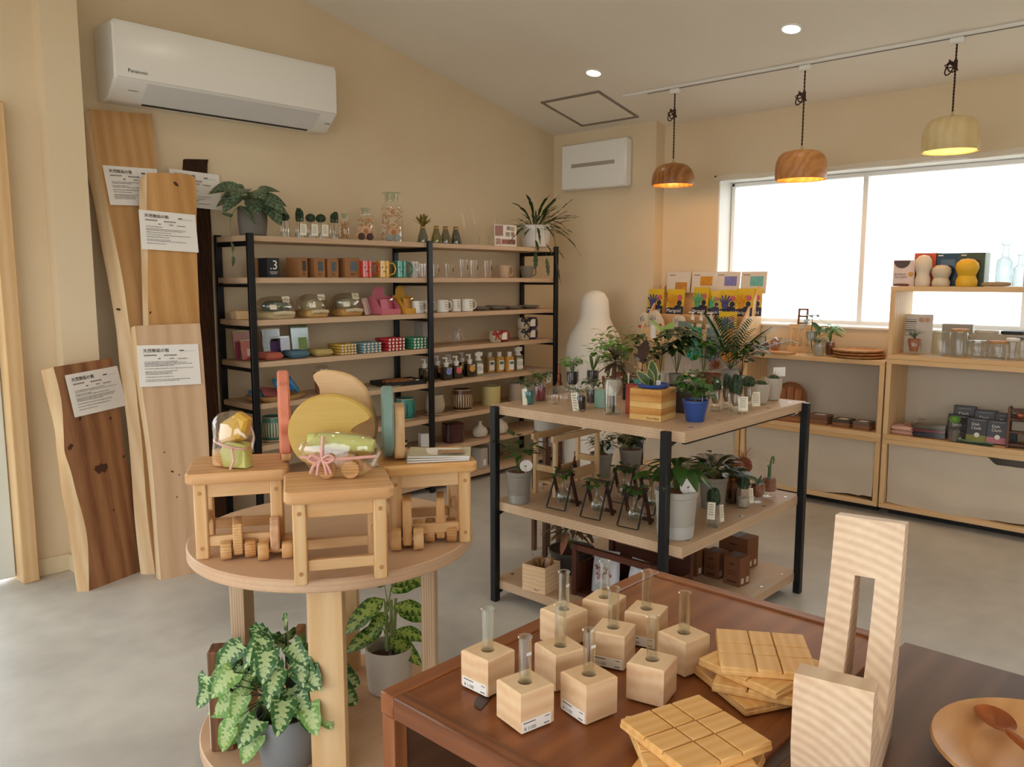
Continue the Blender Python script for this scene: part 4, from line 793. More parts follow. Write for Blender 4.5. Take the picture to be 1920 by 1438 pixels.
for k, (u, w, h, nm) in enumerate(((651, 20, 50, 'small apothecary bottle of wood shavings behind the finger cactus'), (690, 30, 62, 'middle apothecary bottle of wood shavings with glass stopper'), (738, 45, 92, 'largest apothecary jar of wood shavings with a wide glass stopper'))):
    p = rkx(u, 0, 4.47); s = pxm(p); t = thing('apothecary_jar', nm, 'jar', p, group='jars of wood shavings'); r = w/2*s; H = h*s
    MB().lathe([(r*.92, 0), (r, .006), (r, H*.66), (r*.88, H*.74), (r*.62, H*.79), (r*.62, H*.84), (r*.72, H*.86), (r*.72, H*.88)], 26).obj('glass_jar', GLASS, t)
    MB().lathe([(r*.5, H*.82), (r*.6, H*.97), (r*.78, H*.985), (r*.78, H), (.001, H)], 24).obj('stopper', GLASSG, t)
    sv = MB(); q = random.Random(k)
    for i in range(70):
        a = q.uniform(0, 2*PI); rr = r*.86*math.sqrt(q.random()); z = q.uniform(.05, .68)*H; c = Vector((rr*math.cos(a), rr*math.sin(a), z)); L = r*.35; b0 = q.uniform(0, 6.3)
        pts = [c+Vector((L*.5*math.cos(b0+th)*min(1, .9*r/(rr+L*.5)), L*.5*math.sin(b0+th)*min(1, .9*r/(rr+L*.5)), L*.15*th)) for th in (0, .9, 1.8, 2.7, 3.6)]
        pts = [Vector((x.x*min(1, r*.93/max(1e-6, math.hypot(x.x, x.y))), x.y*min(1, r*.93/max(1e-6, math.hypot(x.x, x.y))), x.z)) for x in pts]; sv.tube(pts, [.001, .0035, .004, .0035, .001], 4)
    tag(sv.obj('wood_shavings', SHAV, t), kind='stuff')
for u, wc, nm in ((686, '#4a2a22', 'little wooden toy car with dark brown wheels before the middle jar'), (737, '#8d9a96', 'little wooden toy car with grey wheels before the largest jar')):
    p = rkx(u, 0, 4.335); s = pxm(p); t = thing('toy_car', nm, 'toy', p, -.1); H = 27*s
    body = catmull([(-19*s, 5*s), (-17*s, 9*s), (-10*s, 15*s), (-5*s, 25*s), (3*s, H), (11*s, 24*s), (14*s, 14*s), (18*s, 10*s), (19*s, 5*s), (-19*s, 5*s)], 3)[:-1]
    MB().prism(body, -.014, .014, mat=XZ, b=.002).obj('body', TOYP, t); MB().lathe([(5*s, 0), (5*s, .001)], 16, cap1=True, mat=M((2*s, -.0145, 17*s), rx=PI/2)).obj('window_hole', plain('hole_shade', '#a9774f', .8), t)
    for x in (-8*s, 10*s): MB().lathe([(7*s, 0), (7*s, .008), (5*s, .01)], 16, cap1=True, mat=M((x, -.013, 7*s), rx=PI/2)).obj('wheel', plain('toy_wheel', wc, .6), t)
def bud_vase(u, mat, nm, flower=False):
    p = rkx(u, 0, 4.37); s = pxm(p); t = thing('bud_vase', nm, 'vase', p, group='ribbed bud vases on the top shelf'); H = 33*s; r = 11*s
    MB().lathe([(r*.95, 0), (r, .006), (r*.8, H*.4), (r*.45, H*.78), (r*.36, H*.9), (r*.45, H)], 24, wob=lambda a, k: 1+.04*math.cos(12*a)).obj('vase_body', mat, t); MB().lathe([(r*.4, H*.84), (r*.47, H*.86), (r*.47, H*.9), (r*.4, H*.92)], 16, cap0=False).obj('gold_band', plain('gold', '#b98a3c', .3, .9), t)
    if flower:
        pl = Plant(t, leafm('protea', '#6f6a34', '#a9904a'), STEMG, 5)
        for i in range(16):
            a = i*2.4; e = .5+i*.06; pl.leaf((0, 0, H*.95), (math.cos(a)*math.cos(e), math.sin(a)*math.cos(e), math.sin(e)), 24*s, 'lance', .3, .05)
        pl.stem([(0, 0, H*.2), (0, 0, H)], .002); pl.build(False, cname='flower')
bud_vase(795, glassm('smoky_glass', '#a7b0a8', .08, .04, .5), 'smoky ribbed bud vase holding a dried protea', True); bud_vase(820, glassm('olive_glass', '#b6b568', .08, .04, .5), 'olive green ribbed bud vase, leftmost of the empty ones')
bud_vase(837, glassm('smoke2', '#a9aca0', .08, .04, .5), 'smoky ribbed bud vase between the green and the darkest ones'); bud_vase(856, glassm('smoke3', '#8f9a98', .08, .04, .5), 'darkest smoky bud vase, right end of the row')
for k, u in enumerate((872, 890, 908, 928)):
    p = rkx(u, 0, 4.39); s = pxm(p); t = thing('glass_drop_vase', ['clear bent neck glass vase next to the smoky bud vases', 'clear bent neck glass vase, second of the four', 'clear bent neck glass vase, third of the four', 'clear bent neck glass vase next to the photo card'][k], 'vase', p, .3*k, group='clear bent neck glass vases'); H = (60+8*(k % 2))*s
    MB().lathe([(12*s, 0), (13*s, .006), (11*s, H*.2), (5*s, H*.45), (2.6*s, H*.6)], 20).obj('base_bulb', GLASS, t); MB().tube([(0, 0, H*.58), (-2*s, 0, H*.75), (-6*s, 0, H*.92), (-9*s, 0, H)], [2.6*s, 2.2*s, 2.2*s, 2.6*s], 10, cap=False).obj('neck', GLASS, t)
    MB().lathe([(6*s, 0), (6*s, .003)], 12, cap1=True, c=(0, 0, .001)).obj('cork_base', plain('cork', '#8a5a3a', .8), t)
p = rkx(948, 0, 4.36); s = pxm(p); t = thing('photo_card', 'standing product card with pink and grey photo squares', 'card', p, -.12); MB().box((0, 0, 20*s), (53*s, .004, 40*s)).obj('board', PAPER, t)
q = random.Random(2)
for (x, z, w, h, c) in ((-16, 29, 19, 19, '#a0736a'), (7, 34, 9, 7, '#8d8478'), (17, 33, 9, 8, '#b9a48a'), (5, 23, 10, 8, '#9c9488'), (17, 23, 8, 8, '#a67f68'), (-18, 9, 12, 11, '#b08a80'), (-4, 9, 11, 9, '#9b5e50'), (8, 9, 12, 9, '#8c5a4a'), (19, 9, 9, 9, '#7a5144')): MB().box((x*s, -.0025, z*s), (w*s, .001, h*s)).obj('photo', plain('photo', c, .5, var=.35, scale=120), t)
p = rkx(1003, 0, 4.40); s = pxm(p); t = thing('potted_plant', 'wild strappy orchid cactus in a white pot at the right end of the rack', 'potted plant', p); pr = 28*s
MB().lathe([(pr*.72, 0), (pr*.85, .01), (pr, .08), (pr*.99, 40*s), (pr*.9, 42*s), (pr*.88, 36*s)], 32).obj('pot', WHITEM, t); MB().lathe([(pr*.75, 28*s), (pr*.88, 37*s)], 20, cap1=True).obj('soil', SOIL, t)
pl_ = Plant(t, leafm('leaf_orchid_cactus', '#22351a', '#3d5a26', rough=.35), STEMG, 11); q = pl_.r
for i in range(64):
    a = i*2.399; e = q.uniform(-.1, 1.05); L = q.uniform(.2, .35)*(.55 if math.sin(a) > .3 else 1); d = Vector((math.cos(a)*math.cos(e), math.sin(a)*math.cos(e), math.sin(e))); b0 = Vector((d.x*.03, d.y*.03, 36*s)); pl_.stem([b0, b0+d*L*.35], .002)
    pl_.leaf(b0+d*L*.3, d, L*.75, 'wavy', .10, q.uniform(.0, .75), wav=.16)
for a, L in ((-1.9, .32), (-1.2, .36), (-.8, .42), (-2.4, .25)):
    d = Vector((math.cos(a), math.sin(a), 0)); v = [(0, 0, 36*s), d*.12+Vector((0, 0, 36*s+.05)), d*.17+Vector((0, 0, 36*s-L*.4)), d*.18+Vector((0, 0, 36*s-L*.75))]; pl_.stem(v, .0018); pl_.leaf(v[3], d*.3+Vector((0, 0, -1)), .14, 'wavy', .25, .1); pl_.leaf(v[2], d*.8+Vector((.4, 0, -.8)), .10, 'wavy', .25, .2)
pl_.build()
# ---- second shelf: boxed mugs, mugs, tumblers
def kraft_box(u, i, w, h, nm, y=4.42, d=.10, win=True, rz=0.0, mat=None, nodes=None, cat='box', name='mug_box'):
    p = rkx(u, i, y); s = pxm(p); t = thing(name, nm, cat, p, rz); MB().box((0, 0, h*s/2), (w*s, d, h*s), .002).obj('carton', mat or KRAFT, t)
    if win: MB().prism(rrect(w*.42*s, h*.5*s, .006), 0, .0012, mat=M((w*.06*s, -d/2-.0008, h*.58*s), rx=PI/2)).obj('window', plain('box_window', '#2c3a3c', .2, var=.6, scale=70), t); MB().box((.0, -d/2-.0006, h*.2*s), (w*.3*s, .0008, h*.03*s)).box((.0, -d/2-.0006, h*.14*s), (w*.22*s, .0008, h*.02*s)).obj('print', INK, t)
    return t
kraft_box(560, 1, 25, 37, 'kraft mug box with a cut out window, leftmost of the row', rz=.35); kraft_box(594, 1, 24, 36, 'kraft mug box with a dark window, second of the row'); kraft_box(619, 1, 24, 35, 'kraft mug box showing a pale blue mug, third of the row'); kraft_box(655, 1, 34, 36, 'widest kraft mug box, fourth of the row beside the red mug')
kraft_box(487, 1, 22, 36, 'plain kraft box behind the black post on the second shelf', y=4.50, win=False)
t = kraft_box(508, 1, 26, 36, 'black mug box printed with a large white number three', mat=plain('black_card', '#1c2026', .6), win=False, y=4.36); p = rkx(508, 1, 4.36); s = pxm(p); text('lettering', '.3', 24*s, PAPER, t, facing((-8*s, -.0508, 15*s), (1, 0, 0), (0, 0, 1))); MB().box((0, -.0506, 10*s), (17*s, .0006, 1*s)).box((0, -.0506, 7*s), (13*s, .0006, .8*s)).obj('print', PAPER, t)
def mug(p, r, h, mat, nm, a=0.0, face=None, name='mug', cat='mug', group=None, inner=None, taper=1.0):
    t = thing(name, nm, cat, p, a, group); MB().lathe([(r*taper*.92, 0), (r*taper, .004), (r, h), (r-.004, h), (r*taper-.004, .008), (.001, .007)], 28).obj('cup', [mat], t)
    MB().tube(catmull([(r-.002, 0, h*.82), (r+h*.25, 0, h*.86), (r+h*.42, 0, h*.55), (r+h*.3, 0, h*.25), (r*taper-.002, 0, h*.16)], 5), .0055, 8).obj('handle', mat, t)
    if face:
        g = MB()
        for (a0, z, w, hh) in face: g.add([((r+.0008)*math.cos(a0+i*w/3)*1, (r+.0008)*math.sin(a0+i*w/3), z*h+(k-.5)*hh*h+.02*h*math.sin(i)) for i in range(4) for k in (0, 1)], [(0, 2, 3, 1), (2, 4, 5, 3), (4, 6, 7, 5)])
        g.obj('drawing', INK, t)
    return t
FACE = [(-2.2, .6, .25, .05), (-1.5, .6, .25, .05), (-1.95, .35, .5, .04), (-2.5, .8, .2, .03)]
for u, c, nm in ((688, '#c93a22', 'glossy red mug on the second shelf'), (720, '#e0ab3a', 'glossy yellow mug with black line drawing'), (752, '#2f8a74', 'glossy teal mug with black line drawing')):
    p = rkx(u, 1, 4.36); s = pxm(p); mug(p, 12.5*s, 31*s, plain('mug_glaze_'+c[1:], c, .15, var=.03, coat=.5), nm, -.25, FACE)
p = rkx(776, 1, 4.44); s = pxm(p); mug(p, 11*s, 30*s, plain('white_glaze', '#e9e5da', .2, var=.02), 'white mug with a black motif beside the teal one', .5, FACE)
p = rkx(793, 1, 4.36); s = pxm(p); mug(p, 8*s, 26*s, GLASS, 'clear glass mug beside the middle rack post', -2.8)
def tumbler(u, r, h, nm, y=4.37, mat=None):
    p = rkx(u, 1, y); s = pxm(p); t = thing('tumbler', nm, 'drinking glass', p, group='glass tumblers on the second shelf'); MB().lathe([(r*.72*s, 0), (r*.75*s, .004), (r*s, h*s), (r*.95*s, h*s), (r*.7*s, .012), (.001, .012)], 22).obj('glass', mat or GLASS, t)
    MB().add([((r*.9*s+.001)*math.cos(-1.3+i*.25), (r*.9*s+.001)*math.sin(-1.3+i*.25), h*s*(.45+k*.25)) for i in range(4) for k in (0, 1)], [(0, 2, 3, 1), (2, 4, 5, 3), (4, 6, 7, 5)]).obj('printed_motif', plain('print_navy', '#3b3b45', .6, var=.8, scale=140), t)
for u, r, h, nm in ((818, 7, 25, 'short clear tumbler right of the middle post'), (843, 9, 26, 'short clear tumbler, second from the middle post'), (870, 9, 34, 'tall clear tumbler, leftmost of the tall three'), (889, 8.5, 33, 'tall clear tumbler, middle of the tall three'), (915, 8.5, 32, 'tall clear tumbler with a dark print, rightmost')): tumbler(u, r, h, nm)
p = rkx(944, 1, 4.38); s = pxm(p); mug(p, 13*s, 23*s, plain('beige_glaze', '#cdb193', .35), 'wide beige cup on the second shelf', -.1, name='cup', cat='cup', taper=.75); p = rkx(988, 1, 4.40); s = pxm(p); mug(p, 13.5*s, 22*s, plain('grey_glaze', '#8b8578', .35), 'wide grey cup at the right end of the second shelf', -.1, name='cup', cat='cup', taper=.75)
# ---- third shelf: wrapped towels, gift boxes, white mugs, plates
p = rkx(452, 2, 4.45); s = pxm(p); solo(MB().box((0, 0, 8*s), (30*s, .08, 16*s), .003), 'wooden_block', PALE, 'plain wooden block at the left end of the third shelf', 'block', p)
for k, (u, w, h, c1, c2, nm) in enumerate(((518, 75, 45, '#5b6a62', '#cbb989', 'wrapped towel basket with grey green cloth, leftmost gift'), (586, 58, 47, '#b9ae8e', '#cfa766', 'wrapped towel basket in pale cloth, middle gift'), (650, 60, 46, '#8f8a72', '#c99a58', 'wrapped towel basket in olive cloth, rightmost gift'))):
    p = rkx(u, 2, 4.39); s = pxm(p); t = thing('gift_basket', nm, 'gift', p, .05, group='cellophane wrapped towel baskets'); w_, h_ = w*s, h*s
    MB().prism(rrect(w_*.8, .15, .03), 0, h_*.3, b=.01).obj('basket', plain('basket_'+str(k), c2, .85, var=.25, scale=90, bump=.5), t)
    mb = lump(w_*.7, .12, h_*.62, k+20, 10, 16); mb.obj('towel', plain('towel_cloth_'+str(k), c1, .95, var=.12, scale=140, bump=.4), t).location = (0, 0, h_*.12)
    MB().tube([(-w_*.3, -.08, h_*.22), (0, -.085, h_*.26), (w_*.3, -.08, h_*.22)], .012, 8).obj('rolled_cloth', plain('rolled_cloth', '#d6c7a6', .9), t)
    lump(w_, .19, h_*.92, k+3, 12, 20).obj('cellophane', CELLO, t); card(t, (w_*.12, -.07, h_*.68), .1, 17*s, 11*s, -.3, lines=3); card(t, (-w_*.3, -.085, h_*.4), -.2, 13*s, 9*s, -.3, lines=2)
for k, (u, a) in enumerate(((689, .5), (694, .6), (698, .7))):
    p = rkx(u, 2, 4.36+.03*k); s = pxm(p); p.z += .003; t = thing('message_card', ['leaning white card in plastic sleeve, nearest the gift baskets', 'leaning white card in plastic sleeve, middle of three', 'leaning white card in plastic sleeve, next to the pink box'][k], 'card', p, a); card(t, (0, 0, 0), 0, 17*s, 32*s, -.25, 'card', PAPER, 0); MB().box((0, 0, 16*s), (18*s, .004, 33*s), mat=M(rx=-.25)).obj('sleeve', CELLO, t)
for u, c, c2, nm, w in ((722, '#cf6f82', '#c24f68', 'pink counter display box with pink pouches', 50), (762, '#d9a432', '#c98a20', 'yellow counter display box with yellow pouches', 38)):
    p = rkx(u, 2, 4.38); s = pxm(p); t = thing('display_box', nm, 'display box', p, .12); m_ = plain('card_'+c[1:], c, .6, var=.03); W_, H_ = w*s, 52*s
    MB().box((0, 0, .003), (W_, .12, .006)).box((0, -.058, 5*s), (W_, .003, 10*s)).prism([(-.06, 0), (.06, 0), (.06, 34*s), (.0, 30*s), (-.06, 10*s)], -W_/2, -W_/2+.003, mat=Matrix(((0, 0, 1, 0), (1, 0, 0, 0), (0, 1, 0, 0), (0, 0, 0, 1)))).prism([(-.06, 0), (.06, 0), (.06, 34*s), (.0, 30*s), (-.06, 10*s)], W_/2-.003, W_/2, mat=Matrix(((0, 0, 1, 0), (1, 0, 0, 0), (0, 1, 0, 0), (0, 0, 0, 1)))).prism([(-W_/2, 0), (W_/2, 0), (W_/2, 32*s), (W_*.3, 36*s)]+[(W_*.3*math.cos(a), 40*s+12*s*math.sin(a)) for a in [PI*i/8 for i in range(9)]]+[(-W_*.3, 36*s), (-W_/2, 32*s)], -.06, -.057, mat=XZ).obj('carton', m_, t)
    for i in range(3): MB().prism(rrect(W_*.36, 24*s, .008), -.006, .006, mat=M(((i-1)*W_*.22, -.03+.012*i, 17*s), rx=PI/2-.15, rz=.1*i), b=.003).obj('pouch', plain('pouch_'+c2[1:], c2, .35, var=.2, scale=60), t)
    MB().lathe([(4*s, 0), (3*s, .006), (.001, .008)], 12, mat=M((W_*.1, -.045, 27*s), rx=PI/2)).obj('bell', plain('steel_bell', '#d9d2bf', .15, 1.0), t)
for k, u in enumerate((783, 800, 830, 853, 876)):
    p = rkx(u, 2, 4.35+.03*(k % 2)); s = pxm(p); mug(p, 11.5*s, 23*s, plain('white_glaze', '#e9e5da', .2, var=.02), ['white mug left of the middle rack post on the third shelf', 'white mug half hidden by the middle rack post', 'white mug with a dog drawing right of the middle post', 'white mug with a dog drawing between two others', 'white mug with a dog drawing next to the plates'][k], -.1, [(-1.8, .62, .2, .07), (-1.35, .62, .2, .07), (-1.75, .45, .5, .05), (-1.9, .8, .8, .03), (-1.75, .28, .5, .03)], group='white mugs on the third shelf')
PG = plain('grey_plate', '#8f8678', .4, var=.03)
for k, u in enumerate((899, 930, 960, 992)):
    for j in range(2 if k != 1 else 3):
        p = rkx(u, 2, 4.41); s = pxm(p); p.z += j*.008; solo(MB().lathe([(11*s, 0), (12*s, .003), (20*s, .015), (20*s, .018), (12*s, .006), (.001, .005)], 28), 'small_plate', PG, f'thin grey plate, {["lower", "upper", "topmost"][j]} one of the {["first", "second", "third", "last"][k]} pile from the mugs', 'plate', p, group='grey plates on the third shelf')
# ---- fourth shelf: pouches, folded towels, jars
def flat_pack(u, i, w, h, c, nm, y=4.47, tilt=-.12, lbl=None, d=.02):
    p = rkx(u, i, y); s = pxm(p); t = thing('cloth_pack', nm, 'packaged cloth', p, .05); mm = M((0, 0, .003), rx=tilt)
    MB().box((0, 0, h*s*.46), (w*s*.9, d*.7, h*s*.9), .004, mat=mm).obj('cloth', plain('pack_'+c[1:], c, .8, var=.2, scale=50), t); MB().box((0, 0, h*s/2), (w*s, d, h*s), .003, mat=mm).obj('plastic_bag', CELLO, t)
    if lbl: MB().box((w*s*.12, -d*.52, h*s*.35), (w*s*.45, .001, h*s*.35), mat=mm).obj('label', plain('lbl_'+lbl[1:], lbl, .6, var=.15, scale=40), t)
flat_pack(455, 3, 40, 56, '#a8506a', 'tall pink cloth pack at the left end of the fourth shelf', lbl='#c8424f'); flat_pack(508, 3, 40, 56, '#26262c', 'tall black cloth pack with a purple label', lbl='#6b4a80'); flat_pack(562, 3, 40, 62, '#6f8f70', 'tall green cloth pack with a pale green label', lbl='#87a457')
flat_pack(463, 3, 30, 40, '#b53a45', 'red pouch in front of the pink pack', y=4.41, lbl='#d6b8b0'); flat_pack(533, 3, 22, 40, '#5c4470', 'purple pouch between the black and green packs', y=4.42)
def folded(u, i, w, h, c, nm, n=1, y=4.36, group=None, pat=None):
    p = rkx(u, i, y); s = pxm(p)
    for j in range(n):
        hh = h*s/n; t = thing('folded_towel', nm if n == 1 else f'{["lowest", "second", "third", "fourth", "topmost"][j if j < n-1 else 4]} towel of the {nm} stack', 'towel', (p.x, p.y, p.z+j*hh), .03*(j % 2), group); mt = plain('towel_'+c[1:], c, .95, var=.35 if n == 1 else .1, scale=220, bump=.5)
        MB().box((0, 0, hh*.5), (w*s, .15, hh*.9), hh*.4).obj('cloth', mt, t)
        if pat:
            g = MB()
            for q in range(5): g.box(((q-2)*w*s*.2, -.0745, hh*.5), (w*s*.09, .006, hh*.7), .002)
            g.obj('check_pattern', plain('check_white', '#e8ded2', .95), t)
folded(503, 3, 38, 15, '#c06a58', 'single coral towel on the fourth shelf'); folded(552, 3, 40, 15, '#56788a', 'single blue speckled towel on the fourth shelf'); folded(598, 3, 38, 14, '#c4ad6c', 'single yellow speckled towel on the fourth shelf')
folded(640, 3, 37, 20, '#d2ad4c', 'yellow and white', 4, group='folded checked towels', pat=1); folded(684, 3, 45, 19, '#7fa3ad', 'pale blue and white', 4, group='folded checked towels', pat=1); folded(730, 3, 42, 24, '#c8323c', 'red and white', 4, group='folded checked towels', pat=1); folded(777, 3, 42, 21, '#3f9a72', 'green and white', 4, group='folded checked towels', pat=1)
p = rkx(793, 3, 4.52); s = pxm(p); t = thing('carton', 'grey and white carton behind the green towels', 'box', p, .1); MB().box((0, 0, 22*s), (26*s, .09, 44*s), .002).obj('carton_body', plain('grey_card', '#a49c94', .7), t); MB().box((6*s, -.046, 22*s), (10*s, .001, 42*s)).obj('white_panel', PAPER, t)
p = rkx(857, 3, 4.38); s = pxm(p); t = thing('glass_ornament', 'twisted clear glass ornament on the fourth shelf', 'ornament', p)
for k in range(3): MB().tube([(14*s*math.cos(a+k)*(1-.2*k), 10*s*math.sin(a+k)*.6, 14*s+12*s*math.sin(a*2+k)*.9+k*2*s) for a in [2*PI*i/24 for i in range(25)]], 2.5*s, 8).obj('glass_loop', GLASS, t)
p = rkx(980, 3, 4.36); s0 = pxm(p)
def bath_set(u, zoff, cr_, c, nm, y=4.36):
    p = rkx(u, 3, y); s = pxm(p); p.z += zoff; t = thing('bath_bead_set', nm, 'gift set', p, 0); r = 12*s
    MB().lathe([(r*.8, 0), (r, .02), (r, .06), (r*.8, .085)], 20, c=(-9*s, 0, 0), cap1=True).obj('jar', plain('pale_jar', '#c9bb9e', .25), t); MB().lathe([(r*.8, 0), (r, .02), (r, .06), (r*.8, .085)], 20, c=(13*s, 0, 0), cap1=True).obj('bead_jar', plain('beads_'+c[1:], c, .3, var=.9, scale=90, bump=.5), t)
    MB().box((4*s, -r*.95, .045), (14*s, .002, 13*s)).obj('label', PAPER, t); rb = MB()
    for sx in (-1, 1): rb.tube(catmull([(-16*s, -r, .06), (-16*s+sx*8*s, -r-.01, .085), (-16*s+sx*12*s, -r, .065), (-16*s, -r, .06)], 4), .007, 6).tube([(-16*s, -r, .06), (-16*s+sx*7*s, -r-.008, .02)], [.007, .004], 6)
    rb.obj('bow', plain('bow_'+cr_[1:], cr_, .4), t)
bath_set(935, 0, '#a51d22', '#8a2f33', 'gift set with a red bow on the fourth shelf', 4.34); bath_set(988, 0, '#1c2030', '#3c3a52', 'lower gift set with a navy bow'); bath_set(988, .088, '#1c2030', '#3c3a52', 'upper gift set with a navy bow')
# ---- fifth shelf
p = rkx(512, 4, 4.37); s = pxm(p); t = thing('woven_tray', 'oval woven tray holding blue packets', 'tray', p); WIC = plain('wicker', '#b98d55', .85, var=.3, scale=120, bump=.8)
MB().lathe([(45*s, 0), (56*s, .02), (58*s, .035), (54*s, .035), (44*s, .006), (.001, .006)], 36, mat=Matrix.Diagonal((1, .32/(110*s/ .32) if False else .75, 1, 1))).obj('tray_body', WIC, t)
for k, (dx, dz, c, a, nm) in enumerate(((-35, 8, '#4a6a84', .1, 'slate blue packet at the left of the woven tray'), (-12, 9, '#a65c58', .2, 'coral packet in the woven tray'), (8, 20, '#2f86b8', .5, 'bright blue packet standing in the woven tray'), (28, 24, '#2a78b4', -.2, 'tall blue packet at the back of the woven tray'), (45, 16, '#3b8cc0', .3, 'blue and white packet at the right of the woven tray'))):
    solo(MB().box((0, 0, 0), (38*s, .02, 22*s), .008, mat=M((0, 0, 0), rx=-.7, ry=.2*k)), 'snack_packet', plain('packet_'+c[1:], c, .3, var=.3, scale=40), nm, 'packet', (p.x+dx*s, p.y+(.0 if k < 3 else .03), p.z+.018+dz*s), a)
p = rkx(600, 4, 4.42); s = pxm(p); t = thing('wicker_basket', 'small upright wicker basket behind the wooden moon panels', 'basket', p); MB().lathe([(11*s, 0), (12*s, .005), (15*s, 38*s), (14*s, 38*s), (11*s, .01)], 24).obj('basket_body', plain('reddish_wicker', '#9c6845', .85, var=.35, scale=150, bump=.9), t); lump(26*s, 26*s, 18*s, 5).obj('plastic_packets', CELLO, t).location = (0, 0, 34*s)
p = rkx(745, 4, 4.40); s = pxm(p); t = thing('black_tray', 'black tray with wooden handled tools', 'tray', p, -.12); MB().box((0, 0, .004), (90*s, .2, .008)).box((0, -.098, .015), (90*s, .006, .03)).box((0, .098, .015), (90*s, .006, .03)).box((-44*s, 0, .015), (.006, .2, .03)).box((44*s, 0, .015), (.006, .2, .03)).obj('tray_body', plain('black_plastic', '#1a1817', .5), t)
for k, (dy, a) in enumerate(((-.05, .1), (0, -.1), (.04, .05))):
    t2 = thing('wooden_handle_tool', ['wooden handled tool at the front of the black tray', 'wooden handled tool in the middle of the black tray', 'wooden handled tool at the back of the black tray'][k], 'tool', (p.x, p.y+dy, p.z+.022), a-.12, group='tools in the black tray'); MB().tube([(-.1, 0, 0), (-.02, 0, .002), (.05, 0, .002), (.11, 0, 0)], [.010, .012, .011, .007], 10).obj('handle', wood('tool_wood', '#b37a48', '#8a5529', 'X', 9, .2, 3), t2); MB().tube([(.11, 0, 0), (.15, 0, 0)], [.005, .003], 8).obj('tip', STEEL, t2)
for k, u in enumerate((705, 728)):
    p = rkx(u, 4, 4.31); s = pxm(p); t = thing('paper_packet', ['flat clear packet with papers left before the black tray', 'flat clear packet with papers right before the black tray'][k], 'packet', p, .2*k); MB().box((0, 0, .004), (44*s, .07, .006), .002).obj('papers', plain('mixed_paper', '#b8ab9a', .6, var=.3, scale=40), t); MB().box((0, 0, .006), (48*s, .085, .011), .004).obj('sleeve', CELLO, t)
AMB = glassm('amber_glass', '#8f775f', .06, .03, .4); LIQ = plain('soap_liquid', '#5d4632', .2, var=.1)
def pump(u, i, r, h, nm, lc=None, y=4.37, mat=None, liq=None, lab=None):
    p = rkx(u, i, y); s = pxm(p); t = thing('pump_bottle', nm, 'soap bottle', p, -.2, group='soap pump bottles on the fifth shelf'); H = h*s; rr = r*s
    MB().prism(rrect(2*rr, 1.5*rr, rr*.3), 0, H*.55, b=rr*.12).obj('bottle', mat or AMB, t); MB().prism(rrect(1.8*rr, 1.3*rr, rr*.25), .003, H*.42, b=rr*.1).obj('soap', liq or LIQ, t)
    MB().lathe([(rr*.42, H*.54), (rr*.42, H*.64), (rr*.5, H*.65), (rr*.5, H*.74), (rr*.18, H*.76), (rr*.18, H*.9)], 16).box((-rr*.3, 0, H*.93), (rr*1.1, rr*.4, H*.07), .003).obj('pump_head', WHITEM, t)
    if lc: MB().lathe([(rr*.62, 0), (rr*.62, .001)], 20, cap1=True, mat=M((rr*.1, -rr*.76-.001, H*.36), rx=PI/2)).obj('label_disc', plain('disc_'+lc[1:], lc, .5), t)
for u, lc, y, nm in ((795, None, 4.40, 'dark soap pump bottle left of the middle post'), (820, '#c0604e', 4.45, 'soap pump bottle with a red disc behind the post'), (836, '#7a86c8', 4.34, 'soap pump bottle with a lilac disc label'), (843, '#b7b24a', 4.46, 'soap pump bottle in the back row'), (855, '#d8685e', 4.35, 'soap pump bottle with a coral disc label'), (866, '#d6b23e', 4.47, 'soap pump bottle with a yellow disc, back row'), (880, '#e0a04a', 4.36, 'soap pump bottle with an orange disc label')): pump(u, 4, 10, 44, nm, lc, y)
def spray(u, y, nm):
    p = rkx(u, 4, y); s = pxm(p)*.9; t = thing('spray_bottle', nm, 'spray bottle', p, -.3); MB().prism(rrect(18*s, 14*s, 4*s), 0, 32*s, b=.003).obj('bottle', GLASSG, t); MB().prism(rrect(16*s, 12*s, 4*s), .002, 28*s).obj('cleaner', plain('pale_cleaner', '#c9c3ae', .3), t)
    MB().lathe([(8*s, 31*s), (4*s, 36*s), (4*s, 40*s)], 14).prism([(-8*s, 40*s), (7*s, 40*s), (8*s, 48*s), (-2*s, 50*s), (-9*s, 47*s)], -3*s, 3*s, mat=XZ).tube([(-4*s, 0, 41*s), (-7*s, 0, 33*s)], .003, 5).obj('trigger', WHITEM, t)
    lb = MB().box((0, -7.3*s, 14*s), (14*s, .001, 20*s)).obj('label', PAPER, t); text('lettering', 'DISH\nCLEAN' if u < 900 else 'MULTI\nCLEAN', 4.2*s, plain('green_ink', '#3f7468', .7), lb, facing((-6*s, -7.4*s-.001, 16*s), (1, 0, 0), (0, 0, 1)), .0002)
spray(897, 4.37, 'clear trigger spray bottle beside the soap pumps'); spray(972, 4.38, 'clear trigger spray bottle at the right of the yellow bottles')
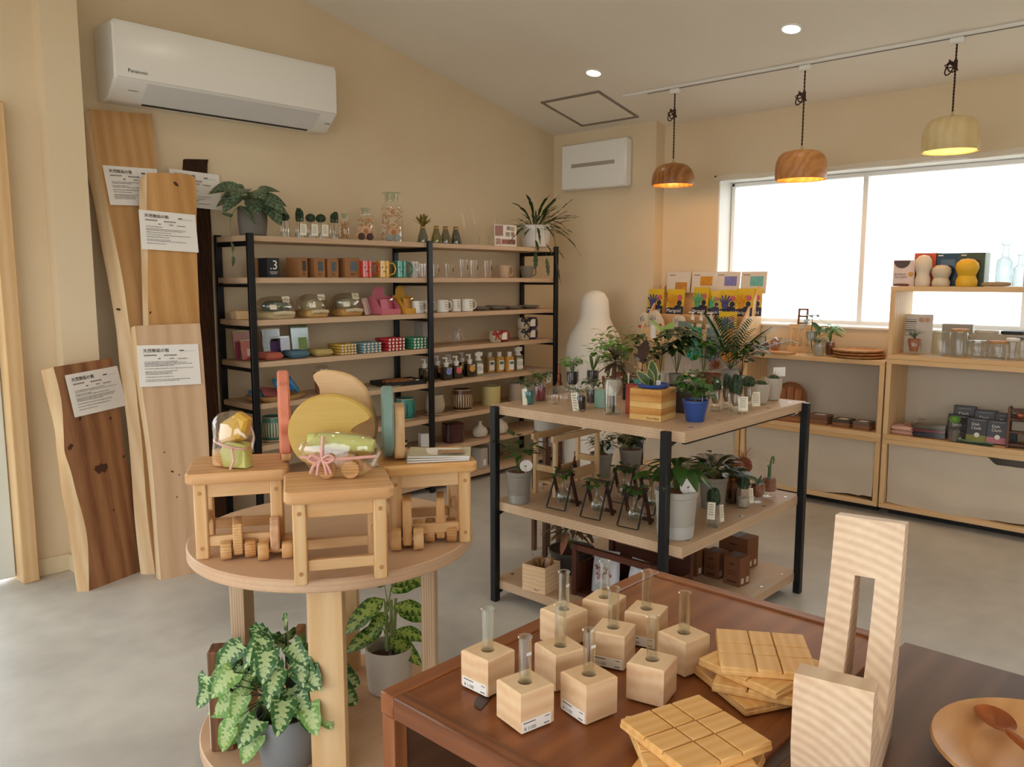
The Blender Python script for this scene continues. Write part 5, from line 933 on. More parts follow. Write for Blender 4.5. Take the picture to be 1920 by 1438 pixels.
for u, y, c, nm in ((918, 4.45, '#b99a5c', 'amber refill bottle with white cap, back row'), (936, 4.42, '#c79b4a', 'amber refill bottle with white cap, middle'), (955, 4.37, '#cf9a3c', 'golden refill bottle with white cap, in front')):
    p = rkx(u, 4, y); s = pxm(p); t = thing('refill_bottle', nm, 'bottle', p, -.2, group='amber refill bottles'); MB().prism(rrect(15*s, 12*s, 3*s), 0, 29*s, b=.003).obj('bottle', plain('amber_liquid_'+c[1:], c, .15, coat=.6), t); MB().lathe([(5*s, 28*s), (3.6*s, 31*s), (3.6*s, 32*s), (4.4*s, 32*s), (4.4*s, 37*s), (4*s, 37.5*s)], 14, cap1=True).obj('cap', WHITEM, t); lb = MB().box((1*s, -6.2*s, 13*s), (11*s, .001, 18*s)).obj('label', PAPER, t); MB().box((1*s, -6.5*s, 17*s), (8*s, .0006, 5*s)).obj('print', plain('green_ink', '#3f7468', .7), lb)
for k, (u, w) in enumerate(((925, 40), (1000, 34))):
    p = rkx(u, 4, 4.30 if k == 0 else 4.36); s = pxm(p); solo(MB().box((0, 0, .003), (w*s, .08, .005), .001), 'leaflet', plain('leaflet', '#b7aba0', .6, var=.15, scale=40), ['flat leaflet lying in front of the refill bottles', 'leaflet pile lying right of the spray bottle'][k], 'leaflet', p, .1)
# ---- sixth shelf: planters
def planter(u, i, w, h, mat, nm, saucer=True, ribs=None, y=4.38, mats2=None):
    p = rkx(u, i, y); s = pxm(p); t = thing('planter', nm, 'planter', p); r = w/2*s; H = h*s; z0 = .008 if saucer else 0
    if saucer: MB().lathe([(r*.85, 0), (r*1.0, .006), (r*1.02, .012), (r*.95, .012), (r*.9, .007)], 28).obj('saucer', plain('cream_glaze', '#cbb897', .4), t)
    MB().lathe([(r*.72, z0), (r*.8, z0+.006), (r, H*.35), (r, H*.55), (r*.88, H*.82), (r*.86, H), (r*.8, H), (r*.8, H*.6)], 48, wob=(lambda a, k: 1+(.018*math.cos(ribs*a) if 1 < k < 5 else 0)) if ribs else None).obj('pot', mat, t)
    if mats2:
        g = MB()
        for j in range(mats2[1]):
            a = 2*PI*j/mats2[1]
            for da in ((-.05, .05),): g.add([((r*kk+.0015)*math.cos(a+x), (r*kk+.0015)*math.sin(a+x), zz) for zz, kk in ((H*.18, .90), (H*.35, 1.0), (H*.55, 1.0), (H*.78, .90)) for x in da], [(0, 1, 3, 2), (2, 3, 5, 4), (4, 5, 7, 6)])
        g.obj('stripes', mats2[0], t)
    MB().lathe([(r*.84, H*.86), (r*.865, H*.88), (r*.865, H), (r*.80, H)], 32, cap0=False).obj('rim', plain('cream_glaze', '#cbb897', .4), t)
CREAM = plain('cream_glaze', '#cbb897', .4)
planter(505, 5, 46, 46, plain('green_glaze', '#4c7f6b', .3, var=.2, scale=40), 'green striped planter behind the left rack post', mats2=(CREAM, 28)); planter(757, 5, 40, 40, plain('teal_glaze', '#3f8a7c', .3), 'teal planter with a navy flower pattern', mats2=(plain('navy_print', '#26325c', .5), 9)); planter(813, 5, 38, 38, plain('ivory_glaze', '#b9ab95', .45), 'ivory ribbed planter behind the middle rack post', ribs=24)
planter(865, 5, 40, 40, plain('brown_glaze', '#5e3a22', .3), 'brown planter with cream stripes', mats2=(CREAM, 26))
for u, w, h, c, nm in ((920, 36, 36, '#cdbf82', 'pale yellow cylindrical pot'), (968, 30, 34, '#b3a48f', 'beige cylindrical pot partly hidden by the plant shelf')):
    p = rkx(u, 5, 4.40); s = pxm(p); t = thing('cylinder_pot', nm, 'pot', p); r = w/2*s; MB().lathe([(r*.96, 0), (r, .004), (r, h*s), (r*.94, h*s), (r*.94, h*s*.3), (.001, h*s*.3)], 36).obj('pot', plain('pot_'+c[1:], c, .5, var=.03), t); MB().lathe([(r*.93, h*s*.85), (.001, h*s*.86)], 24, cap0=False).obj('inner_fill', SOIL, t)
# ---- seventh and bottom shelves
p = rkx(752, 6, 4.38); s = pxm(p)
for j in range(5): solo(MB().lathe([(6*s, 0), (7.5*s, .003), (7.5*s, .014), (6*s, .016)], 20, cap1=True), 'striped_dish', plain('dish_%d' % (j % 2), '#d8cdb8' if j % 2 else '#2b2522', .4), f'{["lowest", "second", "third", "fourth", "topmost"][j]} dish of the small black and white stack', 'dish', (p.x, p.y, p.z+j*.0165), group='black and white dishes')
p = rkx(795, 6, 4.42); s = pxm(p); t = thing('white_carton', 'white faceted carton on the seventh shelf', 'box', p, .2); MB().prism(circle(14*s, 6), 0, 24*s, b=.002).obj('carton_body', WHITEM, t); MB().prism(circle(13*s, 6), 24*s, 25*s).obj('lid', GREYP, t)
p = rkx(847, 6, 4.38); s = pxm(p); t = thing('ceramic_canister', 'dark maroon ceramic canister with raised dots', 'canister', p, -.3); MB().prism(rrect(37*s, 30*s, 7*s), 0, 37*s, b=.008).obj('body', plain('maroon_glaze', '#3f1a1a', .2, var=.1, coat=.5), t)
d = MB()
for a in range(4):
    for b2 in range(5): d.lathe([(1.6*s, 0), (1.2*s, .003), (.001, .004)], 8, mat=M(((a-1.5)*7*s, -15*s, 6*s+b2*6.3*s), rx=PI/2)); d.lathe([(1.6*s, 0), (1.2*s, .003), (.001, .004)], 8, mat=M((18.5*s, (a-1.5)*6*s, 6*s+b2*6.3*s), ry=PI/2))
d.obj('raised_dots', plain('maroon_dot', '#57282a', .2), t)
for k, (u, w, h) in enumerate(((899, 28, 31), (935, 34, 36))):
    p = rkx(u, 6, 4.36); s = pxm(p); r = w/2*s; H = h*s; t = thing('garlic_vase', ['small white ribbed garlic shaped vase on the seventh shelf', 'larger white ribbed garlic shaped vase behind the shelf post'][k], 'vase', p); MB().lathe([(r*.5, 0), (r*.85, H*.1), (r, H*.32), (r*.85, H*.55), (r*.42, H*.7), (r*.24, H*.8), (r*.22, H*.95), (r*.28, H), (r*.2, H)], 44, wob=lambda a, kk: 1+(.04*math.cos(22*a) if 0 < kk < 5 else 0)).obj('vase_body', plain('chalk_glaze', '#c9bfae', .6, var=.12, scale=80), t)
for k, (u, w, h, y) in enumerate(((897, 17, 38, 4.36), (915, 26, 46, 4.42), (850, 60, 30, 4.45))):
    p = rkx(u, 7, y); s = pxm(p); t = thing('stored_carton', ['narrow grey carton on the bottom shelf', 'tall pale grey carton on the bottom shelf', 'wide low carton at the back of the bottom shelf'][k], 'box', p, .05*k); MB().box((0, 0, h*s/2), (w*s, .12, h*s), .003).obj('carton_body', plain('carton_%d' % k, ['#b3aa9c', '#c2bbb0', '#a89c88'][k], .7), t); MB().box((0, -.0605, h*s*.3), (w*s*.4, .001, h*s*.3)).obj('label', PAPER, t)
# ------------------------------------------------------------------ goods on the plant shelf
def cz(u, v, i): q = gz(u, v, PZ[i]+.0005); return q
CONC = plain('concrete_pot', '#8e877c', .85, var=.08, scale=50); CONCL = plain('pale_concrete', '#b5b0a6', .8, var=.05, scale=40); FLOWER_POT = plain('blue_pot', '#2b4c92', .35, var=.03)
def pot(t, r0, r1, h, mat, soil=TERRA, band=None):
    MB().lathe([(r0*.96, 0), (r0, .004), (r1*.98, h*.86), (r1*1.03, h*.88), (r1*1.03, h), (r1*.95, h), (r1*.93, h*.9)], 30).obj('pot', mat, t); MB().lathe([(r0*.8, h*.5), (r1*.93, h*.92), (.001, h*.95)], 20).obj('soil', soil, t)
    if band: MB().lathe([(r0*1.005, .003), (r0+(r1-r0)*.28+.001, h*.28)], 30, cap0=False).obj('painted_band', band, t)
def marker(t, p, w, h, rz=0): # round white plant label on a stick
    o = MB().lathe([(w/2, -.0008), (w/2, .0008)], 18, cap1=True, mat=M((p[0], p[1], p[2]+h), rz=rz, rx=PI/2+.2)).box((p[0], p[1]+.001, p[2]+h*.4), (w*.14, .001, h*.9)).obj('plant_label', WHITEM, t); MB().box((p[0], p[1]-.0016, p[2]+h), (w*.5, .0006, w*.08)).obj('fine_print', INKG, o)
SCH = dict(kind='ovate', W=.5)
def herb(loc, nm, r, h, jm, seed, n=9, ph=.05, L=.025, gm=None, substrate=None, kind='ovate', W=.5, tagp=None, cat='potted plant', neck=.82, per=3, sep=False):
    s_ = thing('plant_jar', nm, cat, loc); jar(s_, r, h, jm, neck=neck)
    fill(s_, r*.9, .004, h*.7, substrate or TERRA, 'substrate'); pl = Plant(s_, gm or G1, STEMG, seed); pl.shoots(n+4, ph*1.3, r*1.9, L*1.25, h*.8, kind, W, per=per, r=.0012); pl.build(sep)
    if tagp: card(s_, *tagp)
    return s_
TEAL = plain('teal_gravel', '#1f6a63', .4, var=.4, scale=200); REDG = plain('red_gravel', '#7d1f26', .4, var=.4, scale=200); BLKG = plain('black_gravel', '#14120f', .4, var=.4, scale=200); PALEG = plain('pale_gravel_fill', '#b5ae9d', .8, var=.4, scale=220, bump=.5)
P_ = cz(990, 757, 0); s = pxm(P_)
herb(P_, 'little glass jar with teal gravel and a fern, left end of the top tier', 13.5*s, 35*s, GLASS, 1, 12, .045, .02, G2, TEAL, tagp=((-15*s, -6*s, 0), -.6, 9*s, 30*s, -.25, 'tag', TAG, 0))
herb(cz(1013, 751, 0), 'little glass jar with dark red gravel behind the teal one', 12.5*s, 38*s, GLASS, 2, 10, .06, .026, G1, REDG, tagp=((12*s, -10*s, 34*s), .3, 22*s, 18*s, .2, 'tag', TAG, 3))
P_ = cz(1048, 757, 0); t = thing('plant_mister', 'clear ribbed glass plant mister with a copper pump', 'mister', P_, .6)
MB().lathe([(17*s, 0), (19*s, .006), (20*s, 16*s), (17*s, 28*s), (9*s, 34*s), (5*s, 36*s)], 36, wob=lambda a, k: 1+.035*math.cos(18*a)).obj('glass_body', GLASS, t)
MB().lathe([(6*s, 35*s), (6*s, 41*s), (4*s, 42*s), (4*s, 56*s), (2*s, 57*s), (1.5*s, 74*s), (3.5*s, 74.5*s), (3.5*s, 76*s)], 14, cap1=True).tube([(0, 0, 52*s), (12*s, 0, 57*s)], 2*s, 8).tube([(0, 0, 52*s), (-9*s, 0, 47*s), (-12*s, 0, 40*s)], 1.2*s, 6).obj('copper_pump', COPPER, t); MB().tube([(0, 0, 36*s), (0, 0, 4*s)], .002, 6).obj('dip_tube', GLASSG, t)
P_ = cz(1086, 767, 0); t = herb(P_, 'little glass jar with black gravel and a leaning paper tag', 13.5*s, 34*s, GLASS, 3, 7, .03, .022, G4, BLKG); card(t, (-19*s, -8*s, 0), -.5, 12*s, 33*s, -.35); MB().tube(catmull([(-4*s, -14*s, 20*s), (-16*s, -26*s, 4*s), (-30*s, -30*s, 2*s), (-42*s, -22*s, 10*s)], 5), .0012, 5).obj('trailing_stem', STEMB, t)
herb(cz(1111, 755, 0), 'glass jar with dark gravel and red flecks in the second row', 12.5*s, 34*s, GLASS, 4, 10, .04, .024, G2, plain('maroon_gravel', '#2d1414', .4, var=.4, scale=200))
for u, v, nm, kind in ((1073, 747, 'double glass planter with a black cup and a bushy green plant', 'bush'), (1111, 744, 'double glass planter with a black cup and upright striped leaves', 'strap')):
    P_ = cz(u, v, 0); t = thing('hydro_planter', nm, 'potted plant', P_); jar(t, 13*s, 58*s, neck=.9); MB().lathe([(8*s, 28*s), (10.5*s, 34*s), (11.5*s, 52*s)], 20).obj('black_cup', plain('black_cup', '#17181a', .5), t)
    pl = Plant(t, G3 if kind == 'bush' else GS, STEMG, 6)
    if kind == 'bush': pl.shoots(26, 34*s, 24*s, .03, 50*s, 'ovate', .8, per=2, r=.001)
    else: pl.rosette(7, 36*s, 50*s, (.9, 1.4), 'lance', .16, .02)
    pl.build(kind != 'bush'); MB().tube([(0, 0, 30*s), (3*s, 0, 14*s), (-2*s, 2*s, 4*s)], .0012, 4).obj('roots', STEMB, t)
P_ = cz(1149, 776, 0); s = pxm(P_); t = thing('dracaena_jar', 'tall clear glass jar with a dark leaved dracaena on a woody stem', 'potted plant', P_)
MB().lathe([(16*s, 0), (18*s, .005), (18*s, 58*s), (15*s, 64*s), (15*s, 67*s), (17*s, 70*s), (16*s, 71*s)], 26).obj('glass_jar', GLASS, t); MB().lathe([(13*s, 36*s), (15*s, 42*s), (16*s, 58*s), (14*s, 65*s), (.001, 67*s)], 20).obj('gravel_cup', PALEG, t); fill(t, 15*s, .004, 12*s, WATER); MB().box((0, 0, 20*s), (7*s, 7*s, 34*s), .004).obj('wick', plain('wick', '#3b332b', .9), t)
pl = Plant(t, GB, STEMB, 8); pl.stem([(0, 0, 60*s), (2*s, 0, 78*s), (4*s, 0, 98*s)], 5*s, 4*s, 8)
for i in range(20):
    a = i*2.399; e = -.2+1.4*i/20; d = Vector((math.cos(a)*math.cos(e), math.sin(a)*math.cos(e), math.sin(e))); pl.leaf(Vector((4*s, 0, (92+i*.8)*s)), d, 42*s*(1-.25*i/20), 'lance', .26, .45)
pl.build()
P_ = cz(1128, 764, 0); solo(MB().box((0, 0, 18*s), (20*s, 24*s, 36*s), .003), 'mint_carton', plain('mint_card', '#8fb3a0', .7), 'small mint green carton beside the dracaena jar', 'box', P_, .2)
P_ = cz(1178, 748, 0); t = thing('potted_plant', 'dark leaved plant in a small black pot with a white label stick', 'potted plant', P_); pot(t, 14*s, 17*s, 30*s, plain('black_pot', '#1d1c1b', .5), SOIL); pl = Plant(t, G2, STEMG, 10); pl.rosette(12, 30*s, 28*s, (.2, 1.2), 'lance', .3, .4); pl.build(); MB().box((-12*s, -8*s, 42*s), (5*s, .001, 30*s)).obj('label_stick', WHITEM, t)
P_ = cz(1206, 775, 0); t = thing('coral_carton', 'coral red carton left behind the bamboo cube', 'box', P_, R(2)); MB().box((0, .01, 28*s), (44*s, 44*s, 56*s), .002).obj('carton_body', plain('coral_card', '#b3503e', .7, var=.03), t)
P2_ = Vector((P_.x, P_.y+.01, P_.z+56*s+.001)); t = thing('potted_plant', 'rubber plant with dark oval leaves in a teal pot on the coral carton', 'potted plant', P2_); pot(t, 15*s, 18*s, 10*s, plain('teal_pot', '#5aa08c', .5), TERRA)
pl = Plant(t, GP, STEMB, 12); pl.stem([(0, 0, 8*s), (0, 0, 30*s), (2*s, 0, 52*s)], .003)
for a, e, z, L in ((2.2, .35, 26, 34), (3.0, .1, 20, 32), (.3, 1.2, 44, 44), (-.6, .6, 36, 30), (-2.2, .3, 24, 30), (1.2, .7, 38, 34), (-1.3, .15, 18, 26)): pl.leaf((0, 0, z*s), (math.cos(a)*math.cos(e), math.sin(a)*math.cos(e), math.sin(e)), L*s, 'ovate', .5, .2)
pl.build()
# bamboo cube planter (its near edge points at the camera)
cA, cL, cR = gz(1239, 792, PZ[0]), gz(1198, 784, PZ[0]), gz(1270, 782, PZ[0]); side = ((cA-cL).length+(cA-cR).length)/2; dirx = ((cR-cA).normalized()); ang = math.atan2(dirx.y, dirx.x)
cc = cA+Vector((math.cos(ang)-math.sin(ang), math.sin(ang)+math.cos(ang), 0))*side/2
t = thing('bamboo_cube_planter', 'striped bamboo cube planter printed near its lower corner', 'planter', (cc.x, cc.y, PZ[0]+.0005), ang); bh = 60*pxm(cA); BAM = wood('bamboo', '#d9a55a', '#b87a35', 'X', 6, .03, 1, .45, banddir='Z')
for k in range(5): MB().box((0, 0, bh*(k+.5)/5), (side, side, bh/5-.0004), .0008).obj('bamboo_strip', [BAM, wood('bamboo_pale', '#e3bf7a', '#cf9d56', 'X', 6, .03, 1, .45, banddir='Z')][k in (0, 2)], t)
text('lettering', 'Direct Plants', .0105, INK, t, facing((-side/2-.0006, -side*.05, .008), (0, -1, 0), (0, 0, 1)), .0003)
t = thing('potted_plant', 'snake plant in a shallow blue saucer on the bamboo cube', 'potted plant', (cc.x, cc.y, PZ[0]+bh+.0008)); rr = side*.46; MB().lathe([(rr*.86, 0), (rr*.96, .004), (rr, .012), (rr*1.02, .016), (rr*.95, .016), (rr*.9, .008), (.001, .008)], 32).obj('saucer', FLOWER_POT, t)
pl = Plant(t, leafm('leaf_snake', '#2f4a2a', '#5b7446', scale=30), STEMG, 14); edge = leafm('leaf_snake_edge', '#b6a95a', '#cdbf74')
for a, e, L, x in ((2.4, .75, .085, -.01), (.9, 1.25, .105, .005), (-.4, 1.0, .05, .012), (3.6, .55, .06, -.012), (1.8, 1.3, .07, -.004)):
    d = (math.cos(a)*math.cos(e), math.sin(a)*math.cos(e), math.sin(e)); up = Vector((-FH.x, -FH.y, .2)); pl.leaf((x, 0, .008), d, L, 'lance', .34, .05, up=up); pl.leaf(Vector((x, 0, .008))+FH*.0008, d, L*1.03, 'lance', .42, .05, up=up, mat=edge)
pl.build(); marker(t, (.02, -.01, .006), .022, .012, CAMYAW)
P_ = cz(1300, 776, 0); s = pxm(P_); solo(MB().box((0, .02, 27*s), (56*s, 60*s, 54*s), .002), 'grey_carton', plain('dark_grey_card', '#3d3a35', .7), 'dark grey carton behind the blue flower pot', 'box', (P_.x+.045, P_.y+.05, P_.z), R(0))
P_ = cz(1303, 789, 0); s = pxm(P_); t = thing('potted_plant', 'glossy lobed plant in a bright blue plastic pot', 'potted plant', P_); pot(t, 17*s, 24*s, 40*s, FLOWER_POT, SOIL)
pl = Plant(t, leafm('leaf_polyscias', '#2c4f1f', '#4f7d33', rough=.3), STEMG, 16); pl.stem([(0, 0, 36*s), (-2*s, 0, 62*s), (0, 0, 84*s)], .005, .003, 7); q = pl.r
for i in range(34):
    a = i*2.399; z = (52+q.uniform(0, 42))*s; rad = q.uniform(5, 30)*s; e = q.uniform(-.5, .5); b0 = Vector((math.cos(a)*rad, math.sin(a)*rad, z)); pl.stem([(0, 0, z-8*s), b0], .001); pl.leaf(b0, (math.cos(a), math.sin(a), e), 22*s, 'ovate', .85, .3, wav=.12)
for a, L in ((2.7, 34), (2.2, 30), (.5, 24)): pl.leaf((0, 0, 88*s), (math.cos(a), math.sin(a), .2), L*s, 'ovate', .6, .3, wav=.1)
pl.build(); MB().box((8*s, -10*s, 42*s), (3*s, .001, 12*s)).obj('label_stick', WHITEM, t)
for k, (u, v, r, h, kind, tg, nm) in enumerate(((1341, 771, 11.5, 42, 'fingers', 0, 'cactus in a glass jar right of the blue pot'), (1362, 767, 11, 42, 'fingers', 1, 'tall finger cactus in a jar, second in the jar row'), (1379, 775, 13.5, 40, 'cluster', 1, 'bushy column cactus in a jar with a big tag in front'), (1402, 767, 12, 45, 'ball', 1, 'fuzzy cactus in a glass jar with a leaning tag'))):
    P_ = cz(u, v, 0); s = pxm(P_); t = thing('cactus_jar', nm, 'cactus', P_, group='cactus jars at the right of the top tier'); jar(t, r*s, h*s, neck=.85); fill(t, r*.85*s, .004, 8*s, WATER); MB().lathe([(r*.4*s, h*.35*s), (r*.65*s, h*.6*s), (r*.8*s, h*.97*s)], 14, cap1=True).obj('root_ball', plain('root_fibre', '#8c7557', .9, var=.4, scale=150), t)
    cactus(t, (r-.5)*s, {'fingers': 34, 'cluster': 40, 'ball': 22}[kind]*s, (h-4)*s, kind, k+30)
    if tg: card(t, (0 if k < 3 else 6*s, -(r+1.5)*s, 6*s), CAMYAW+(.0 if k < 3 else .3), 18*s, 27*s, -.05 if k < 3 else -.12)
for u, v, r, h, nm, flag in ((1425, 757, 17, 38, 'pale round bowl with a fuzzy low cactus', 0), (1449, 750, 16, 42, 'cream cup with a spiny cactus and a white flag card', 1)):
    P_ = cz(u, v, 0); s = pxm(P_); t = thing('cup_planter', nm, 'potted plant', P_); MB().lathe([(r*.55*s, 0), (r*.7*s, .004), (r*.95*s, h*.5*s), (r*s, h*s), (r*.92*s, h*s), (r*.85*s, h*.6*s)], 28).obj('cup', plain('stoneware', '#b9b0a2', .5, var=.04), t); MB().lathe([(r*.88*s, h*.6*s), (.001, h*.86*s)], 18, cap0=True).obj('soil', PALEG, t); cactus(t, r*.6*s, 14*s, h*.8*s, 'ball', 40)
    g = MB(); q = random.Random(4)
    for i in range(70): a = q.uniform(0, 6.28); e = q.uniform(.2, 1.5); d = Vector((math.cos(a)*math.cos(e), math.sin(a)*math.cos(e), math.sin(e))); b0 = Vector((0, 0, h*.9*s)); g.tube([b0+d*4*s, b0+d*q.uniform(10, 20)*s], [.0006, .0002], 3)
    g.obj('long_spines', plain('straw', '#c2ab78', .8), t)
    if flag: o = card(t, (14*s, -4*s, 44*s), CAMYAW+.15, 24*s, 17*s, 0, 'flag_card', PAPER, 0); MB().lathe([(4*s, 0), (4*s, .0006)], 18, cap1=True, mat=M((16*s, -4*s-.002, 53*s), rz=CAMYAW, rx=PI/2)).obj('round_stamp', INKG, o)
# plants standing further back on the top tier
def back_plant(u, v, nm, fn, gm, r=14, h=26, pm=None, seed=1, stemm=None, sep=True, cname='foliage'):
    P_ = cz(u, v, 0); s = pxm(P_); t = thing('potted_plant', nm, 'potted plant', P_); pot(t, r*.8*s, r*s, h*s, pm or CONC, TERRA); pl = Plant(t, gm, stemm or STEMG, seed); fn(pl, s*1.22, h*s); pl.build(sep, cname=cname); return t
def palm(pl, s, z):
    for i in range(15): a = i*2.399; e = .75+.65*(i % 5)/5; pl.frond((0, 0, z), (math.cos(a)*math.cos(e), math.sin(a)*math.cos(e), math.sin(e)), 118*s, 13, 40*s, .12, .28)
back_plant(1368, 722, 'feathery parlour palm rising above the cactus jars', palm, G1, 16, 30, CONCL, 50, sep=False, cname='fronds')
def scheff(pl, s, z):
    q = pl.r
    for i in range(11):
        a = i*2.399; rad = q.uniform(5, 30)*s; zz = z+q.uniform(25, 78)*s; c = Vector((math.cos(a)*rad, math.sin(a)*rad, zz)); pl.stem([(0, 0, z), c*.5+Vector((0, 0, zz*.25)), c], .0014)
        for k in range(7): b = 2*PI*k/7; pl.leaf(c, (math.cos(b), math.sin(b), -.15), 25*s, 'ovate', .42, .3)
back_plant(1268, 726, 'bushy umbrella plant behind the bamboo cube', scheff, G2, 15, 26, CONC, 51)
def bronze(pl, s, z):
    pl.stem([(0, 0, z), (-3*s, 0, z+40*s), (-6*s, 0, z+66*s)], .002)
    for k in range(7): b = -.3+k*.62; pl.leaf((-6*s, 0, z+66*s), (math.cos(b), math.sin(b), -.25), 22*s, 'ovate', .6, .4)
back_plant(1192, 728, 'tall thin plant with one dusty olive parasol leaf', bronze, leafm('leaf_olive_dusty', '#7f7443', '#a5945c'), 12, 22, TERRA, 52)
def palel(pl, s, z):
    for a, e, L, zz, x in ((.2, .9, 40, 52, 10), (2.6, .6, 36, 40, -6), (-1.2, .3, 30, 30, 4), (1.5, 1.0, 34, 58, 2), (-2.6, .5, 32, 34, -8)): b0 = Vector((x*s, 0, z+zz*s)); pl.stem([(0, 0, z), b0], .0016); pl.leaf(b0, (math.cos(a)*math.cos(e), math.sin(a)*math.cos(e), math.sin(e)), L*s, 'ovate', .45, .3)
back_plant(1238, 722, 'plant with large pale lime leaves behind the coral carton', palel, leafm('leaf_lime', '#7da544', '#a4c562'), 13, 24, WHITEM, 53)
def moss(pl, s, z):
    for i in range(120): a = i*2.399; e = .05+1.4*((i*.37) % 1); d = Vector((math.cos(a)*math.cos(e), math.sin(a)*math.cos(e), math.sin(e))); pl.leaf(Vector((0, 0, z))+d*9*s, d, 15*s, 'tiny', .08, .2)
back_plant(1338, 728, 'fluffy rusty red plant among the back row', moss, GR, 13, 28, TERRA, 54, sep=False)
def smalll(pl, s, z): pl.shoots(18, 74*s, 34*s, 14*s, z, 'ovate', .7, per=5, r=.0009)
back_plant(1388, 728, 'small leaved ficus in the back row below the orange gloves', smalll, G1, 12, 24, CONCL, 55, stemm=STEMB, sep=False)
back_plant(1318, 722, 'leafy herb in the back row between the blue pot and the rusty plant', smalll, G3, 12, 24, TERRA, 56, sep=False)
back_plant(1160, 722, 'speckled yellow green plant behind the dracaena jar', smalll, leafm('leaf_speckled', '#7a8a3c', '#b3b260', scale=120), 13, 24, TERRA, 57, sep=False)
P_ = cz(1288, 735, 0); s = pxm(P_); t = thing('glass_bottle', 'clear round glass vessel behind the blue pot plant', 'bottle', P_); MB().lathe([(12*s, 0), (17*s, 14*s), (16*s, 30*s), (6*s, 42*s), (6*s, 52*s)], 24).obj('glass_body', GLASS, t)
back_plant(1216, 732, 'dark bushy plant squeezed between the coral and bamboo boxes at the back', smalll, G2, 13, 24, CONC, 58, sep=False)
back_plant(1140, 728, 'light green trailing plant behind the mint carton', smalll, G3, 12, 22, TERRA, 59, sep=False)
# ---- middle tier
P_ = cz(973, 941, 1); s = pxm(P_); t = thing('potted_plant', 'tall grey pot with a silver foot and round label at the left post', 'potted plant', P_); pot(t, 20*s, 23*s, 60*s, CONC, TERRA, plain('silver_band', '#a6a49f', .4, .5)); pl = Plant(t, G1, STEMG, 60); pl.shoots(15, 70*s, 42*s, 30*s, 55*s, 'ovate', .42, per=2, r=.0015); pl.build(); marker(t, (.0, -18*s, 58*s), 24*s, 14*s, CAMYAW)
P_ = Vector((3.05, 2.475, PZ[1]+.0005)); s = pxm(P_); t = thing('wooden_plant_frame', 'light wooden frame stand with a trough behind the flasks', 'stand', P_, R(1)); fw_, fd, fh = .33, .12, .29
for sx in (-1, 1):
    for sy in (-1, 1): MB().box((sx*fw_/2, sy*fd/2, fh/2), (.02, .02, fh), .002).obj('post', PALEZ, t)
for sy in (-1, 1): MB().box((0, sy*fd/2, fh-.01), (fw_+.05, .018, .03), .002).obj('top_rail', PALE, t)
for sx in (-1, 1): MB().box((sx*fw_/2, 0, fh*.45), (.018, fd-.02, .03), .002).obj('side_rail', PALEY, t)
MB().box((0, 0, .06), (fw_-.02, fd-.03, .012)).box((0, -fd/2+.012, .085), (fw_-.02, .01, .05), .002).box((0, fd/2-.012, .085), (fw_-.02, .01, .05), .002).obj('trough', PALE, t)
for dx, nm in ((-.06, 'brown copper mister standing in the wooden trough, left one'), (.06, 'brown copper mister standing in the wooden trough, right one')):
    q = P_+Vector((dx, 0, .0665)); t = thing('brown_mister', nm, 'mister', (q.x, q.y, q.z), .5, group='misters in the trough'); MB().lathe([(.018, 0), (.021, .004), (.022, .03), (.012, .048), (.009, .054)], 20).obj('bottle', plain('brown_glass', '#3a1c16', .1, coat=.6), t); MB().lathe([(.01, .053), (.01, .063), (.005, .065), (.005, .08), (.002, .082), (.002, .105), (.005, .106), (.005, .109)], 12, cap1=True).tube([(0, 0, .074), (.02, 0, .082)], .003, 6).obj('copper_pump', COPPER, t)
P_ = Vector((3.35, 2.86, 0)); s = pxm(P_); zz = .60-34*s; t = thing('ring_planter', 'white pot with a metal ring on tall dark legs behind the plant shelf', 'potted plant', P_)
MB().lathe([(19*s, 34*s), (21*s, 38*s), (25*s, 84*s), (26*s, 86*s), (24*s, 86*s), (22*s, 70*s)], 26, c=(0, 0, zz)).obj('pot', CONCL, t); MB().lathe([(23.5*s, 50*s), (24*s, 50*s), (24.5*s, 62*s), (24*s, 62*s)], 26, cap0=False, c=(0, 0, zz)).obj('metal_ring', STEEL, t); MB().lathe([(22*s, 70*s), (.001, 80*s)], 18, cap0=True, c=(0, 0, zz)).obj('soil', TERRA, t)
for a in range(4): MB().box((23*s*math.cos(a*PI/2+.6), 23*s*math.sin(a*PI/2+.6), (zz+56*s)/2), (8*s, 8*s, zz+56*s), .002).obj('leg', WALNUTD, t)
EZ = wood('easel_wood', '#4a2a1c', '#2b1610', 'Z', 14, .1, 3, .45, banddir='X'); FL = {}
